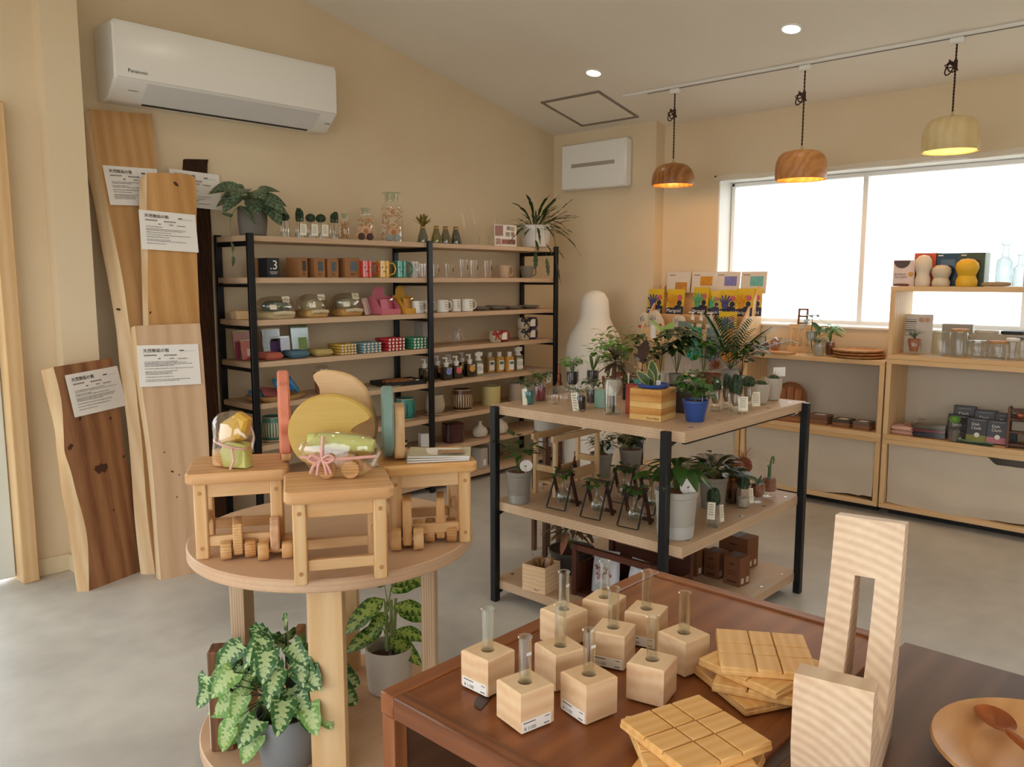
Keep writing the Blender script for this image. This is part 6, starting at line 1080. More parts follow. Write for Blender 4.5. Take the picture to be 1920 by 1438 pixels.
def easel(u, v, nm, seed, rz=R(-60), back=False):
    P_ = cz(u, v, 1); t = thing('flask_easel', nm, 'hydroponic vase', P_, R(-86), group='flask easels on the middle tier'); w, h, d = .10, .158, .135
    for sx in (-1, 1): MB().tube([(sx*w/2, -d/2, .006), (sx*w/2*.9, 0, h)], .0042, 4).obj('front_leg', BLACK, t)
    MB().tube([(-w/2, -d/2, .004), (w/2, -d/2, .004)], .0022, 4).obj('foot_bar', BLACK, t)
    for sx in (-1, 1): MB().box((0, 0, .075), (.013, .011, .152), .001, mat=Matrix.Translation((sx*w/2, d/4, .006)) @ Matrix.Rotation(.34, 4, 'X')).obj('rear_leg', EZ, t)
    MB().box((0, d/2-.008, .014), (w, .012, .014), .001).obj('cross_bar', EZ, t); MB().box((0, .004, h-.004), (w, .014, .012), .001).obj('cross_bar', EZ, t)
    MB().lathe([(.006, .014), (.022, .018), (.035, .038), (.037, .052), (.031, .072), (.015, .088), (.009, .096), (.0085, .126), (.0105, .129)], 22, c=(0, -.008, 0)).obj('flask', GEDGE, t); MB().lathe([(.004, .02), (.02, .025), (.029, .042), (.03, .052), (.027, .062)], 18, c=(0, -.008, 0), cap1=True).obj('water', WATER, t)
    pl = Plant(t, leafm('leaf_ivy', '#2a4a1e', '#52803a') if not FL.get('m') else FL['m'], STEMG, seed); FL['m'] = pl.mat; pl.shoots(12, .055, .055, .036, .12, 'ovate', .7, per=2, r=.001, c=(0, -.008)); pl.stem([(0, -.008, .05), (.002, -.008, .12)], .0015); pl.build()
easel(1058, 950, 'easel with a round flask nearest the wooden frame, left of the front row', 70); easel(1122, 967, 'easel with a round flask in the middle of the front row', 71); easel(1192, 984, 'easel with a round flask next to the big grey pot', 72); easel(1172, 938, 'easel with a round flask in the second row, left', 73); easel(1222, 958, 'easel with a round flask tucked behind the big grey pot', 74)
for u, v, nm, seed in ((1127, 892, 'grey pot with a fine dark fern and round label, middle tier back', 75), (1182, 884, 'grey pot with a dense dark bush, middle tier back', 76)):
    P_ = cz(u, v, 1); s = pxm(P_); t = thing('potted_plant', nm, 'potted plant', P_); pot(t, 17*s, 21*s, 44*s, CONC, TERRA); pl = Plant(t, G2, STEMG, seed); pl.shoots(26, 44*s, 36*s, 15*s, 40*s, 'lance' if seed == 75 else 'ovate', .3 if seed == 75 else .6, per=4, r=.001); pl.build(False)
    if seed == 75: marker(t, (2*s, -17*s, 42*s), 22*s, 12*s, CAMYAW)
P_ = cz(1266, 1004, 1); s = pxm(P_); t = thing('potted_plant', 'largest pale grey pot with a white base band behind the front post', 'potted plant', P_); pot(t, 33*s, 39*s, 90*s, CONCL, TERRA, plain('white_band', '#bdbdbb', .7)); pl = Plant(t, leafm('leaf_peace_lily', '#24431b', '#3d6528', rough=.25), STEMG, 80); pl.shoots(20, 66*s, 52*s, 54*s, 84*s, 'ovate', .44, .45, r=.002, elev=(-.4, .4)); pl.build(); marker(t, (-.012, -30*s, 84*s), 34*s, 16*s, CAMYAW)
P_ = cz(1337, 986, 1); s = pxm(P_); t = thing('cactus_jar', 'glass jar with two crested cacti and two tags on the middle tier', 'cactus', P_); jar(t, 14*s, 45*s, neck=.88); fill(t, 12*s, .004, 9*s, WATER); cactus(t, 13*s, 36*s, 42*s, 'cluster', 81); card(t, (12*s, -12*s, 8*s), CAMYAW+.7, 12*s, 32*s, -.1); card(t, (-20*s, -6*s, 18*s), CAMYAW-.4, 14*s, 32*s, -.15)
P_ = cz(1336, 951, 1); s = pxm(P_); t = thing('potted_plant', 'grey pot with a lush bamboo palm on the middle tier', 'potted plant', P_); pot(t, 21*s, 26*s, 60*s, CONC, TERRA); pl = Plant(t, G2, STEMG, 82)
for i in range(14): a = i*2.399; e = .5+.8*(i % 5)/5; pl.frond((0, 0, 56*s), (math.cos(a)*math.cos(e), math.sin(a)*math.cos(e), math.sin(e)), 86*s, 10, 28*s, .2, .4)
pl.shoots(8, 50*s, 40*s, 34*s, 56*s, 'ovate', .4); pl.build(False); marker(t, (6*s, -22*s, 58*s), 14*s, 8*s, CAMYAW)
P_ = cz(1374, 942, 1); s = pxm(P_); t = thing('moss_ball_planter', 'tall brown glass holding a round moss ball', 'potted plant', P_); straight_jar(t, 15*s, 58*s, glassm('brown_tint', '#9c7a5c', .08, .03, .5)); fill(t, 14*s, .003, 24*s, plain('amber_resin', '#7d4a22', .2), 'filling'); mb = lump(38*s, 38*s, 34*s, 8); mb.obj('moss_ball', TERRA, t).location = (0, 0, 48*s)
P_ = cz(1392, 912, 1); s = pxm(P_); t = thing('moss_ball_planter', 'orange grassy moss ball on a glass behind the cactus jar', 'potted plant', P_); straight_jar(t, 13*s, 34*s); lump(32*s, 32*s, 28*s, 9).obj('moss_ball', TERRA, t).location = (0, 0, 28*s); pl = Plant(t, leafm('rust_grass', '#9c5a34', '#c07a4a'), STEMB, 83); pl.rosette(40, 30*s, 46*s, (.1, 1.3), 'lance', .05, .3); pl.build(False)
P_ = cz(1393, 950, 1); s = pxm(P_); t = thing('cactus_jar', 'glass jar with a round cactus and one tag on the middle tier', 'cactus', P_); jar(t, 12.5*s, 42*s, neck=.86); fill(t, 10.5*s, .004, 18*s, PALEG, 'sand'); cactus(t, 12*s, 28*s, 36*s, 'cluster', 84); card(t, (14*s, -10*s, 6*s), CAMYAW+.5, 11*s, 28*s, -.12)
P_ = cz(1420, 941, 1); s = pxm(P_); t = thing('succulent_glass', 'short footed glass with clay pebbles and a green succulent', 'potted plant', P_); MB().lathe([(9*s, 0), (10*s, .004), (7*s, 8*s), (13*s, 16*s), (14*s, 28*s), (12*s, 38*s)], 22).obj('glass', GLASS, t); MB().lathe([(6*s, 10*s), (11.5*s, 17*s), (12.5*s, 28*s), (11*s, 34*s)], 18, cap1=True).obj('clay_pebbles', TERRA, t); pl = Plant(t, G4, STEMG, 85); pl.rosette(16, 17*s, 34*s, (.1, 1.3), 'ovate', .4, .1); pl.build()
P_ = cz(1441, 931, 1); s = pxm(P_); t = thing('lucky_bamboo_glass', 'rounded glass with clay pebbles and a curled lucky bamboo', 'potted plant', P_); MB().lathe([(10*s, 0), (13*s, .005), (15*s, 16*s), (14*s, 34*s), (13*s, 40*s)], 22).obj('glass', GLASS, t); fill(t, 12*s, 12*s, 34*s, TERRA, 'clay_pebbles')
pl = Plant(t, G1, plain('bamboo_stalk', '#4f6a36', .5), 86); pl.stem([(0, 0, 30*s), (0, 0, 60*s)], 3.5*s, 3.2*s, 8); pl.stem([(3*s, 0, 58*s), (8*s, 0, 72*s), (14*s, 0, 74*s), (17*s, 0, 66*s), (12*s, 0, 62*s)], 1.8*s, 1.2*s)
for a, e, L, x, z in ((2.8, .5, 14, -3, 60), (2.0, 1.0, 16, 0, 62), (.2, .2, 16, 16, 68), (-1, .6, 12, 2, 60), (3.4, .1, 14, -3, 62)): pl.leaf((x*s, 0, z*s), (math.cos(a)*math.cos(e), math.sin(a)*math.cos(e), math.sin(e)), L*s, 'lance', .25, .2)
pl.build()
# ---- bottom tier
cA, cL, cR = gz(1022, 1117, PZ[2]), gz(987, 1104, PZ[2]), gz(1052, 1100, PZ[2]); side = ((cA-cL).length+(cA-cR).length)/2; d = (cR-cA).normalized(); ang = math.atan2(d.y, d.x); cc = cA+Vector((math.cos(ang)-math.sin(ang), math.sin(ang)+math.cos(ang), 0))*side/2; s = pxm(cA); bh = 52*s
t = thing('wooden_cube_box', 'natural wooden cube box filled with tags and wire stakes', 'box', (cc.x, cc.y, PZ[2]+.0005), ang); k_ = .006
for sx, sy in ((-1, 0), (1, 0), (0, -1), (0, 1)): MB().box((sx*(side/2-k_/2), sy*(side/2-k_/2), bh/2), (k_ if sx else side-2*k_, k_ if sy else side, bh), .0008).obj('side_panel', CEDAR, t)
MB().box((0, 0, .004), (side-.012, side-.012, .006)).obj('bottom_panel', CEDAR, t); text('lettering', 'Plants', .011, INKG, t, facing((-side/2-.0006, -side*.02, .012), (0, -1, 0), (0, 0, 1)), .0003)
wires = MB(); q = random.Random(6)
for i in range(11): a = q.uniform(2.2, 4.2); wires.tube([(q.uniform(-.02, .02), q.uniform(-.02, .02), .01), (math.cos(a)*.03, math.sin(a)*.03, bh), (math.cos(a)*.09*q.random(), math.sin(a)*.07, bh+q.uniform(.03, .08))], .0011, 5)
wires.obj('wire_stakes', STEEL, t)
for i in range(5): card(t, (q.uniform(-.02, .03), q.uniform(-.025, .025), bh*.3), q.uniform(-1, 1), .022, bh*.9, q.uniform(-.4, .4), 'kraft_tag', KRAFT, 0)
P_ = cz(1072, 1068, 2); s = pxm(P_); t = thing('potted_plant', 'dusky pink leaved plant in a dark grey bowl on the bottom tier', 'potted plant', P_); pot(t, 34*s, 42*s, 42*s, plain('charcoal_pot', '#4c4842', .7), SOIL); pl = Plant(t, leafm('leaf_dusky', '#6c5a3e', '#9a7a5c'), STEMG, 90); pl.shoots(18, 62*s, 46*s, 30*s, 38*s, 'lance', .34, .4, per=2, r=.0016); pl.leaf((-.06, -.02, 78*s), (-.8, -.3, -.4), 44*s, 'lance', .3, .3, mat=leafm('leaf_rose', '#b0715c', '#c98c72')); pl.build(); MB().box((30*s, -30*s, 40*s), (7*s, .002, 22*s), mat=M(rz=.4)).obj('label_stick', CONCL, t)
P_ = cz(1022, 1052, 2); solo(MB().box((0, 0, .135), (.022, .022, .27), .002), 'dark_wood_post', WALNUTD, 'dark wooden stake standing behind the cube box', 'post', P_, .3)
# dark crate holding snack bags, parallel to the front edge of the shelf
cr_ = thing('dark_wood_crate', 'dark wooden open crate holding white bags on the bottom tier', 'crate', (2.90, 1.98, PZ[2]+.0005)); cw, cd, ch = .44, .30, .235
DW = wood('crate_wood', '#5d2f1d', '#3d1d12', 'Y', 10, .1, 4, .45, banddir='X')
for sy in (-1, 1):
    for sx in (-1, 1): MB().box((sx*(cd/2-.012), sy*(cw/2-.012), ch/2), (.024, .024, ch), .002).obj('corner_post', DW, cr_)
    MB().box((0, sy*(cw/2-.006), ch*.3), (cd-.05, .008, ch*.55)).obj('side_board', DW, cr_)
for sx in (-1, 1): MB().box((sx*(cd/2-.012), 0, ch-.014), (.022, cw-.05, .028), .002).obj('top_rail', DW, cr_)
MB().box((0, 0, .008), (cd-.01, cw-.01, .014)).obj('floor_board', DW, cr_); MB().box((cd/2-.006, 0, ch*.4), (.008, cw-.05, ch*.7)).obj('back_board', DW, cr_)
for k, (y, tilt) in enumerate(((2.065, .22), (1.885, .12))):
    t = thing('snack_bag', ['white snack bag with nut picture, left in the crate', 'white snack bag lettered evo, right in the crate'][k], 'bag', (2.80, y, PZ[2]+.018), rot=(0, 0, 0)); bm_ = Matrix.Translation((.0, 0, .004)) @ Matrix.Rotation(tilt, 4, 'Y') @ Matrix.Rotation(R(-6+10*k), 4, 'X')
    def bag(u, v): a = 2*PI*v; w = .075; z = u*.19; th = .03*math.sin(PI*min(1, u*.9+.08))**.7; return (-th*math.cos(a)*.9+.02, w*math.sin(a)*(1-.1*u), z)
    MB().grid(bag, 10, 20, mat=bm_).obj('pouch', plain('bag_white', '#c9cad0', .35, var=.04), t)
    text('lettering', 'evo', .034, INK, t, bm_ @ facing((-.0085, .03, .158), (0, -1, 0), (0, 0, 1)), .0003)
    g = MB(); q = random.Random(k)
    for i in range(26):
        y0 = q.uniform(-.04, .045); z0 = q.uniform(.06, .115); aa = q.uniform(0, 3); L = q.uniform(.006, .012); g.tube([bm_ @ Vector((-.0115, y0+L*math.cos(aa+th), z0+L*math.sin(aa+th))) for th in (0, .8, 1.6)] if k == 0 else [bm_ @ Vector((-.0115, y0, z0)), bm_ @ Vector((-.0118, y0+.012, z0-.018))], .0022, 4)
    g.obj('food_picture', plain('nut_print_%d' % k, ['#8a2f24', '#c9793c'][k], .6, var=.3), t); g = MB()
    for i in range(4): g.box((-.0102, q.uniform(-.01, .01), .045-.008*i), (.0006, q.uniform(.05, .08), .0018), mat=bm_)
    g.obj('fine_print', INKG, t)
BOXK = plain('brown_carton', '#7a4c2f', .75, var=.04)
for u, v, w, h, d, nm, z in ((1374, 1098, .085, .135, .085, 'nearest brown carton with two barcode stickers on the bottom tier', 0), (1335, 1084, .08, .125, .085, 'middle brown carton on the bottom tier', 0), (1296, 1078, .08, .12, .085, 'brown carton beside the front post on the bottom tier', 0), (1376, 1062, .16, .15, .10, 'wide brown carton at the back of the bottom tier', 0)):
    q = cz(u, v, 2); t = thing('brown_carton', nm, 'box', (q.x+d/2, q.y+.005, q.z+z), R(-4)); MB().box((0, 0, h/2), (d, w, h), .0015).obj('carton_body', BOXK, t); MB().box((0, 0, h+.0004), (d*.9, w*.3, .0008)).obj('tape', plain('grey_tape', '#4f4a4d', .5), t)
    for dx in (-.02, .022): MB().box((dx, -w/2-.0006, .025), (.022, .001, .026)).obj('barcode_sticker', plain('sticker', '#c9bda9', .6, var=.3, scale=300), t)
    MB().box((-d/2-.0006, 0, h*.75), (.001, w*.3, .008)).box((-d/2-.0006, .0, h*.5), (.001, w*.6, .004)).box((-d/2-.0006, .0, h*.4), (.001, w*.6, .004)).box((-d/2-.0006, 0, h*.14), (.001, w*.55, .01)).obj('print', plain('brown_ink', '#4e2d1b', .8), t)
# ------------------------------------------------------------------ plants and offcuts on the lower disc of the round table
LZ = .0735
P_ = gz(541, 1424, LZ); s = pxm(P_); t = thing('potted_plant', 'big arrowhead plant with pale veined leaves in a grey pot', 'potted plant', P_); pr = 57*s; MB().lathe([(pr*.78, 0), (pr*.86, .008), (pr*.97, .09), (pr, 100*s), (pr*.95, 100*s), (pr*.93, 90*s)], 40).obj('pot', plain('cool_grey_pot', '#84878a', .6, var=.03), t); MB().lathe([(pr*.93, 60*s), (.001, 94*s)], 24).obj('soil', SOIL, t)
pl = Plant(t, GY, plain('dark_stem', '#2e3322', .6), 91); q = pl.r; z0 = 92*s
n = 88
for i in range(n):
    uu = q.uniform(-128, 92); hh = q.uniform(-20, 185)*(1-.4*abs(uu+10)/130); dep = q.uniform(-.10, .09); rot_ = RT*uu*s+FH*dep*(1 if abs(uu) > 20 else 1.4)
    if hh < 40 and uu > 75: continue
    tip = rot_+Vector((0, 0, z0+hh*s)); rad = rot_.normalized() if rot_.length > .01 else -FH
    pl.stem([rad*.01+Vector((0, 0, z0-.01)), rot_*.45+Vector((0, 0, z0+max(hh, 40)*s*.75)), tip], .0017, .0012); dn = (rad*.6-FH*.12+RT*q.uniform(-.35, .35)+Vector((0, 0, q.uniform(-1.1, -.35)))).normalized()
    pl.leaf(tip, dn, q.uniform(40, 60)*s, 'heart', .86, .25, up=(-FH*1.0+Vector((0, 0, .55))+RT*q.uniform(-.4, .4)), mat=GYL if (uu < -40 and hh < 60) or q.random() < .2 else GY, fold=.18, wav=.04)
pl.build()
P_ = gz(731, 1290, LZ); s = pxm(P_); t = thing('potted_plant', 'dumb cane with large mottled leaves in a white pot on the round table base', 'potted plant', P_); pr = 44*s; MB().lathe([(pr*.82, 0), (pr*.9, .006), (pr, .1), (pr, 84*s), (pr*.95, 84*s), (pr*.93, 74*s)], 36).obj('pot', plain('white_pot', '#d6cfc3', .5, var=.02), t); MB().lathe([(pr*.93, 60*s), (.001, 78*s)], 24).obj('soil', SOIL, t)
pl = Plant(t, GD, plain('pale_cane', '#8d9a5c', .6, var=.2), 92)
for x in (-4, 5, 12): pl.stem([(x*s, 0, 74*s), (x*1.2*s, 0, 120*s), (x*1.5*s, 0, 170*s)], 4*s, 3*s, 7)
for uu, dz, du, dv, L in ((-15, 175, -.6, -.3, 84), (10, 190, .7, .5, 74), (20, 160, 1, .12, 66), (35, 150, 1, .05, 64), (25, 112, 1, .05, 60), (-20, 118, -.7, -.2, 72), (0, 100, .8, -.35, 70), (-12, 200, -.3, .6, 80), (14, 205, .4, .3, 76), (-5, 150, -.5, -.5, 60)):
    b0 = RT*uu*s*.5+Vector((0, 0, dz*s)); pl.stem([(0, 0, (dz-40)*s), b0], .003); pl.leaf(b0, RT*du-FH*.35+Vector((0, 0, dv)), L*s*1.1, 'ovate', .46, .35, up=(-FH*.6+Vector((0, 0, .9))), wav=.05)
pl.build(); MB().tube([(-14*s, -20*s, 78*s), (-14*s, -20*s, 96*s)], 3*s, 8).obj('water_gauge', GLASS, t)
P_ = gz(416, 1408, LZ); s = pxm(P_); t = thing('timber_offcut', 'dark upright timber block with a white paper at the left of the lower disc', 'wood block', P_+FH*.03, math.atan2(RT.y, RT.x)+.15); MB().box((0, 0, 98*s), (42*s, .07, 196*s), .004).obj('block', wood('dark_offcut', '#8a5f3f', '#5a3a26', 'Z', 14, .08, 4, .6, banddir='X'), t); MB().box((-21.6*s, -.0, 66*s), (.002, .06, 120*s)).obj('paper_sheet', PAPER, t)
for k, (u, v, w, h, c, D) in enumerate(((566, 1290, 16, 120, '#b58358', .06), (596, 1310, 22, 90, '#a9764c', .05), (606, 1340, 30, 60, '#c79a6c', .05))):
    P_ = gz(u, v, LZ); s = pxm(P_); solo(MB().box((0, 0, h*s/2), (w*s, D, h*s), .003), 'timber_offcut', wood('offcut_%d' % k, c, '#8a5f3d', 'Z', 12, .08, 4, .6, banddir='X'), ['tall thin upright offcut behind the arrowhead plant', 'mid height upright offcut behind the arrowhead plant', 'short wide offcut beside the wide front leg'][k], 'wood block', P_, CAMYAW+.3*k)
# ------------------------------------------------------------------ goods along the window
def cb(u, x, z, v=660): q = gx(u, v, x); return Vector((x, q.y, z+.0005))
RZ = -PI/2                                  # local -y looks to -x, into the room; local x runs towards the right of the picture
# plain tall white floor lamp in the corner
lp = thing('floor_lamp', 'large smooth white floor lamp with a rounded body beside the rack', 'floor lamp', (5.13, 3.895, 0))
MB().lathe([(.20, 0), (.225, .02), (.235, .12), (.225, .35), (.20, .60), (.21, .75), (.225, .86), (.22, .97), (.19, 1.07), (.145, 1.14), (.118, 1.20), (.112, 1.27), (.105, 1.34), (.075, 1.39), (.03, 1.41), (.001, 1.412)], 44).obj('lamp_body', plain('lamp_white', '#e9e3d6', .55, var=.01), lp); MB().lathe([(.19, -.0), (.205, .004), (.205, .018)], 40).obj('foot', WHITEM, lp)
# tiered display for gloves
gs = thing('glove_display', 'slant sided timber counter display full of glove packets', 'display stand', (5.30, 3.165, .9805), RZ); gw = .82
side = [(0, 0), (.335, 0), (.335, .47), (.30, .47), (.0, .155)]
for sx in (-1, 1): MB().prism(side, sx*gw/2-(.015 if sx > 0 else 0), sx*gw/2+(.015 if sx < 0 else 0), mat=Matrix(((0, 0, 1, 0), (1, 0, 0, 0), (0, 1, 0, 0), (0, 0, 0, 1)))).obj('side_panel', PALEZ, gs)
MB().box((0, .009, .077), (gw-.032, .016, .152), .002).obj('front_board', PALE, gs); MB().box((0, .325, .225), (gw-.032, .014, .45)).obj('back_board', PALE, gs); MB().box((0, .17, .008), (gw-.032, .30, .014)).obj('floor_board', PALE, gs)
MB().box((0, .075, .115), (gw-.034, .11, .012)).obj('lower_tier', PALE, gs); MB().box((0, .20, .245), (gw-.034, .12, .012)).box((0, .138, .18), (gw-.034, .012, .12)).obj('upper_tier', PALE, gs)
MB().box((-.30, -.0015, .12), (.045, .001, .10)).obj('price_strip', PAPER, gs)
GZ = .9805
NAVY = plain('navy_ink', '#23233c', .5); YELP = plain('yellow_pack', '#dcb92e', .35, var=.05); REDW = plain('red_emblem', '#c4606a', .5, var=.5, scale=200)
def glove_pack(u, x, z, hand, nm, w=.142, h=.19, tilt=-.12, rz=0.0):
    p = cb(u, x, z); t = thing('glove_packet', nm, 'glove packet', p, RZ+rz, group='yellow glove packets'); m = M(rx=tilt)
    def f(a, b): return ((a-.5)*w, -.006*math.sin(PI*a)*math.sin(PI*b)-.002, b*h)
    MB().grid(f, 6, 6, mat=m).grid(lambda a, b: ((a-.5)*w, .003, b*h), 1, 1, mat=m).obj('pouch', YELP, t)
    MB().prism([(-w/2, 0), (w/2, 0), (w/2, h*.30), (w*.15, h*.36), (-w/2, h*.22)], .0085, .0095, mat=m @ XZ).obj('navy_band', NAVY, t)
    hm = plain('glove_'+hand[1:], hand, .6); g = MB()
    for k in range(5): a = PI/2+(k-2)*.38; L = h*(.30 if k in (1, 2, 3) else .24); b0 = Vector((-w*.14+math.cos(a)*w*.16, -.009, h*.42+math.sin(a)*h*.07)); g.tube([m @ b0, m @ (b0+Vector((math.cos(a)*L, -.0005, math.sin(a)*L)))], [w*.055, w*.04], 6)
    g.lathe([(w*.2, 0), (w*.2, .003)], 16, cap1=True, mat=m @ M((-w*.14, -.0075, h*.40), rx=PI/2)); g.obj('glove_picture', hm, t)
    MB().lathe([(w*.15, 0), (w*.15, .001)], 18, cap1=True, mat=m @ M((w*.26, -.0095, h*.66), rx=PI/2)).obj('emblem', REDW, t); MB().lathe([(w*.14, 0), (w*.14, .001)], 18, cap1=True, mat=m @ M((w*.26, -.0095, h*.44), rx=PI/2)).obj('badge', NAVY, t)
    text('lettering', 'Marigold', w*.24, PAPER, t, m @ facing((-w*.46, -.0105, h*.07), (1, 0, 0), (0, 0, 1)), .0003)
BL, ORG, TL = '#4a4a80', '#cf8f20', '#4fa078'
glove_pack(1226, 5.47, GZ+.252, BL, 'yellow packet with a blue glove at the far left of the display'); glove_pack(1263, 5.47, GZ+.252, ORG, 'yellow packet with an orange glove, second from the left', w=.15); glove_pack(1309, 5.46, GZ+.255, TL, 'yellow packet with a green glove in the middle of the display', h=.205, rz=-.15); glove_pack(1334, 5.49, GZ+.252, TL, 'narrow yellow packet partly hidden behind the green one', w=.10, h=.18, rz=.2); glove_pack(1361, 5.47, GZ+.252, BL, 'yellow packet with a blue glove right of the middle'); glove_pack(1391, 5.46, GZ+.252, ORG, 'yellow packet with an orange glove, rightmost in the back row', w=.135, h=.20); glove_pack(1406, 5.54, GZ+.252, ORG, 'yellow packet behind the rightmost one', h=.20, rz=.3)
glove_pack(1362, 5.345, GZ+.122, BL, 'yellow packet with a blue glove alone in the front row', w=.14, h=.165, tilt=-.05)
for k, (u, w, c) in enumerate(((1267, 50, '#c98a3c'), (1313, 50, '#d0902a'), (1358, 50, '#7f7fc0'), (1406, 52, '#6fb9b4'))):
    p = cb(u, 5.585, GZ+.43); s = pxm(p); t = thing('header_card', ['header card with glove photos behind the display, leftmost', 'header card with an orange glove photo, second', 'header card with a lilac glove photo, third', 'header card with a turquoise glove photo, rightmost'][k], 'card', p, RZ); MB().box((0, .01, .065), (w*s, .003, .16), mat=M(rx=-.12)).obj('card_sheet', plain('card_sheet', '#ded4c6', .6, var=.02), t); MB().box((w*s*.12, .0075, .075 if k else .03), (w*s*.5, .001, .07), mat=M(rx=-.12)).obj('photo', plain('card_photo_%d' % k, c, .5, var=.45, scale=40), t); MB().box((-w*s*.28, .0075, .12), (w*s*.25, .001, .006), mat=M(rx=-.12)).obj('print', INKG, t)
for k, (u, w, h, a) in enumerate(((1206, 25, 34, 0), (1219, 20, 32, .3), (1240, 30, 44, -.6), (1270, 30, 32, .1))):
    p = cb(u, 5.36, GZ+.122); s = pxm(p); t = thing('cotton_pouch', ['small cotton drawstring pouch at the left end of the display', 'small cotton pouch half hidden, second from the left', 'tilted cotton pouch with a red stripe', 'cotton pouch with a blue stripe beside the bottles'][k], 'pouch', p, RZ, group='cotton drawstring pouches'); m = M(ry=a)
    mb = lump(w*s, .05, h*s, k+40, 10, 16); mb.v = [tuple(m @ Vector(v)) for v in mb.v]; mb.v = [(x, y, max(z, .0005)) for x, y, z in mb.v]; mb.obj('pouch', plain('cotton', '#cfc2ae', .95, var=.06, scale=120, bump=.2), t)
    MB().box((0, -.027, h*s*.22), (w*s*.62, .004, h*s*.12), .001, mat=m).obj('stripe', plain('pouch_stripe_%d' % k, ['#b5372c', '#c9bba6', '#a92f2a', '#34507c'][k], .8), t); MB().tube([m @ Vector(v) for v in ((-w*s*.2, -.022, h*s*.75), (-w*s*.1, -.028, h*s*.5), (0, -.024, h*s*.8), (w*s*.12, -.028, h*s*.52), (w*s*.2, -.022, h*s*.72))], .0015, 4).obj('drawn_lines', INK, t)
for k, u in enumerate((1297, 1313, 1331)):
    p = cb(u, 5.365, GZ+.122); s = pxm(p); t = thing('lotion_bottle', ['clear lotion pump bottle, left of three in the glove display', 'clear lotion pump bottle, middle of three in the glove display', 'clear lotion pump bottle, right of three in the glove display'][k], 'bottle', p, RZ, group='lotion bottles in the glove display'); MB().lathe([(6*s, 0), (7*s, .004), (7*s, 20*s), (3.5*s, 24*s)], 18).obj('bottle', GLASSG, t); MB().lathe([(3.6*s, 24*s), (3.6*s, 30*s), (1.5*s, 30*s), (1.5*s, 37*s), (3*s, 37*s), (3*s, 39*s)], 12, cap1=True).box((-4*s, 0, 38*s), (8*s, 3*s, 2*s), .001).obj('pump_head', WHITEM, t); lb = MB().box((0, -7.2*s, 11*s), (11*s, .001, 14*s)).obj('label', plain('pale_label', '#d5d0c2', .6), t); text('lettering', 'MEMORY', 2.6*s, INK, lb, facing((-5*s, -7.4*s, 10*s), (1, 0, 0), (0, 0, 1)), .0002)
p = cb(1283, 5.335, GZ+.122); s = pxm(p); solo(MB().box((0, 0, 13*s), (28*s, .012, 16*s), .002), 'grey_green_card', plain('grey_green_card', '#6f7f76', .6), 'grey green card box leaning at the front of the glove display', 'card', p, RZ)
def draped(u, c, w, nm, zt=GZ+.158, L=.24, seed=1):
    p = cb(u, 5.298, 0); s = pxm(p); t = thing('rubber_glove', nm, 'glove', (5.298, p.y, zt), RZ, group='gloves hanging over the display edge'); m_ = plain('rubber_'+c[1:], c, .45, var=.05)
    def f(a, b): x = (a-.5)*w*s*(.85+.3*b); fold = .006*math.sin(a*9+seed)*b; return (x, -.004-.010*math.sin(PI*a)*(.3+b)+fold, .004-b*L*.66)
    MB().grid(f, 10, 8).grid(lambda a, b: ((a-.5)*w*s*.85, -.004+.026*b, .004+.006*math.sin(PI*b)), 6, 4).obj('cuff', m_, t); g = MB()
    for k in range(4): x = (k-1.5)*w*s*.24; g.tube([(x*1.05, -.010, -L*.6), (x*1.1, -.013, -L*.8), (x*1.15+.003*math.sin(k), -.012, -L+.02*abs(k-1.3))], [w*s*.14, w*s*.13, w*s*.09], 7)
    g.obj('fingers', m_, t)
draped(1303, '#1f8f72', 30, 'green rubber glove hanging over the front of the display'); draped(1336, '#5a6478', 28, 'slate blue rubber glove hanging over the front of the display', seed=2); draped(1369, '#d8871f', 26, 'orange rubber glove hanging over the front of the display', seed=3)
# ---- on top of the middle cabinet
MZ = .9905
p = cb(1434, 5.45, MZ); s = pxm(p); t = thing('dried_seed_pod', 'brown dried seed pod ornament on the window cabinet', 'ornament', p); lump(18*s, 18*s, 18*s, 60).obj('pod', plain('pod', '#6b4a36', .7, var=.6, scale=90), t); MB().tube([(0, 0, 16*s), (1*s, 0, 24*s), (-1*s, 0, 29*s)], .004, 6).obj('stalk', STEMB, t)
p = cb(1453, 5.45, MZ); s = pxm(p); t = thing('amber_glass_globe', 'small amber glass globe on the window cabinet', 'ornament', p); MB().lathe([(5*s, 0), (7*s, 4*s), (10*s, 14*s), (8*s, 23*s), (3*s, 27*s), (.001, 28*s)], 20).obj('globe', glassm('peach_glass', '#e0a878', .12, .05, .5), t)
p = cb(1450, 5.36, MZ); s = pxm(p); t = thing('cutting_board', 'thin paddle shaped cutting board lying on the window cabinet', 'board', p, RZ); MB().prism(rrect(80*s, .12, .03), 0, .014, b=.003).prism(rrect(30*s, .04, .015), 0, .014, mat=M((-52*s, 0, 0)), b=.003).obj('board', wood('board_wood', '#cf9f68', '#b57f49', 'X', 6, .1, 3), t)
p = cb(1500, 5.56, MZ); s = pxm(p); t = thing('slotted_board', 'upright slotted wooden board with a small framed window', 'board', p, RZ); m = M(rx=-.1)
for x in range(4): MB().box(((x-1.5)*14*s, 0, 25*s), (7*s, .012, 50*s), .001, mat=m).obj('slat', PALEZ, t)
MB().box((0, 0, 5*s), (50*s, .013, 10*s), .001, mat=m).obj('rail', PALE, t); MB().box((0, 0, 48*s), (50*s, .013, 8*s), .001, mat=m).obj('rail', PALE, t); f = MB()
for x in (-8, 8): f.box((x*s, 0, 66*s), (3*s, .012, 30*s), mat=m)
for z in (54, 67, 80): f.box((0, 0, z*s), (18*s, .012, 3*s), mat=m)
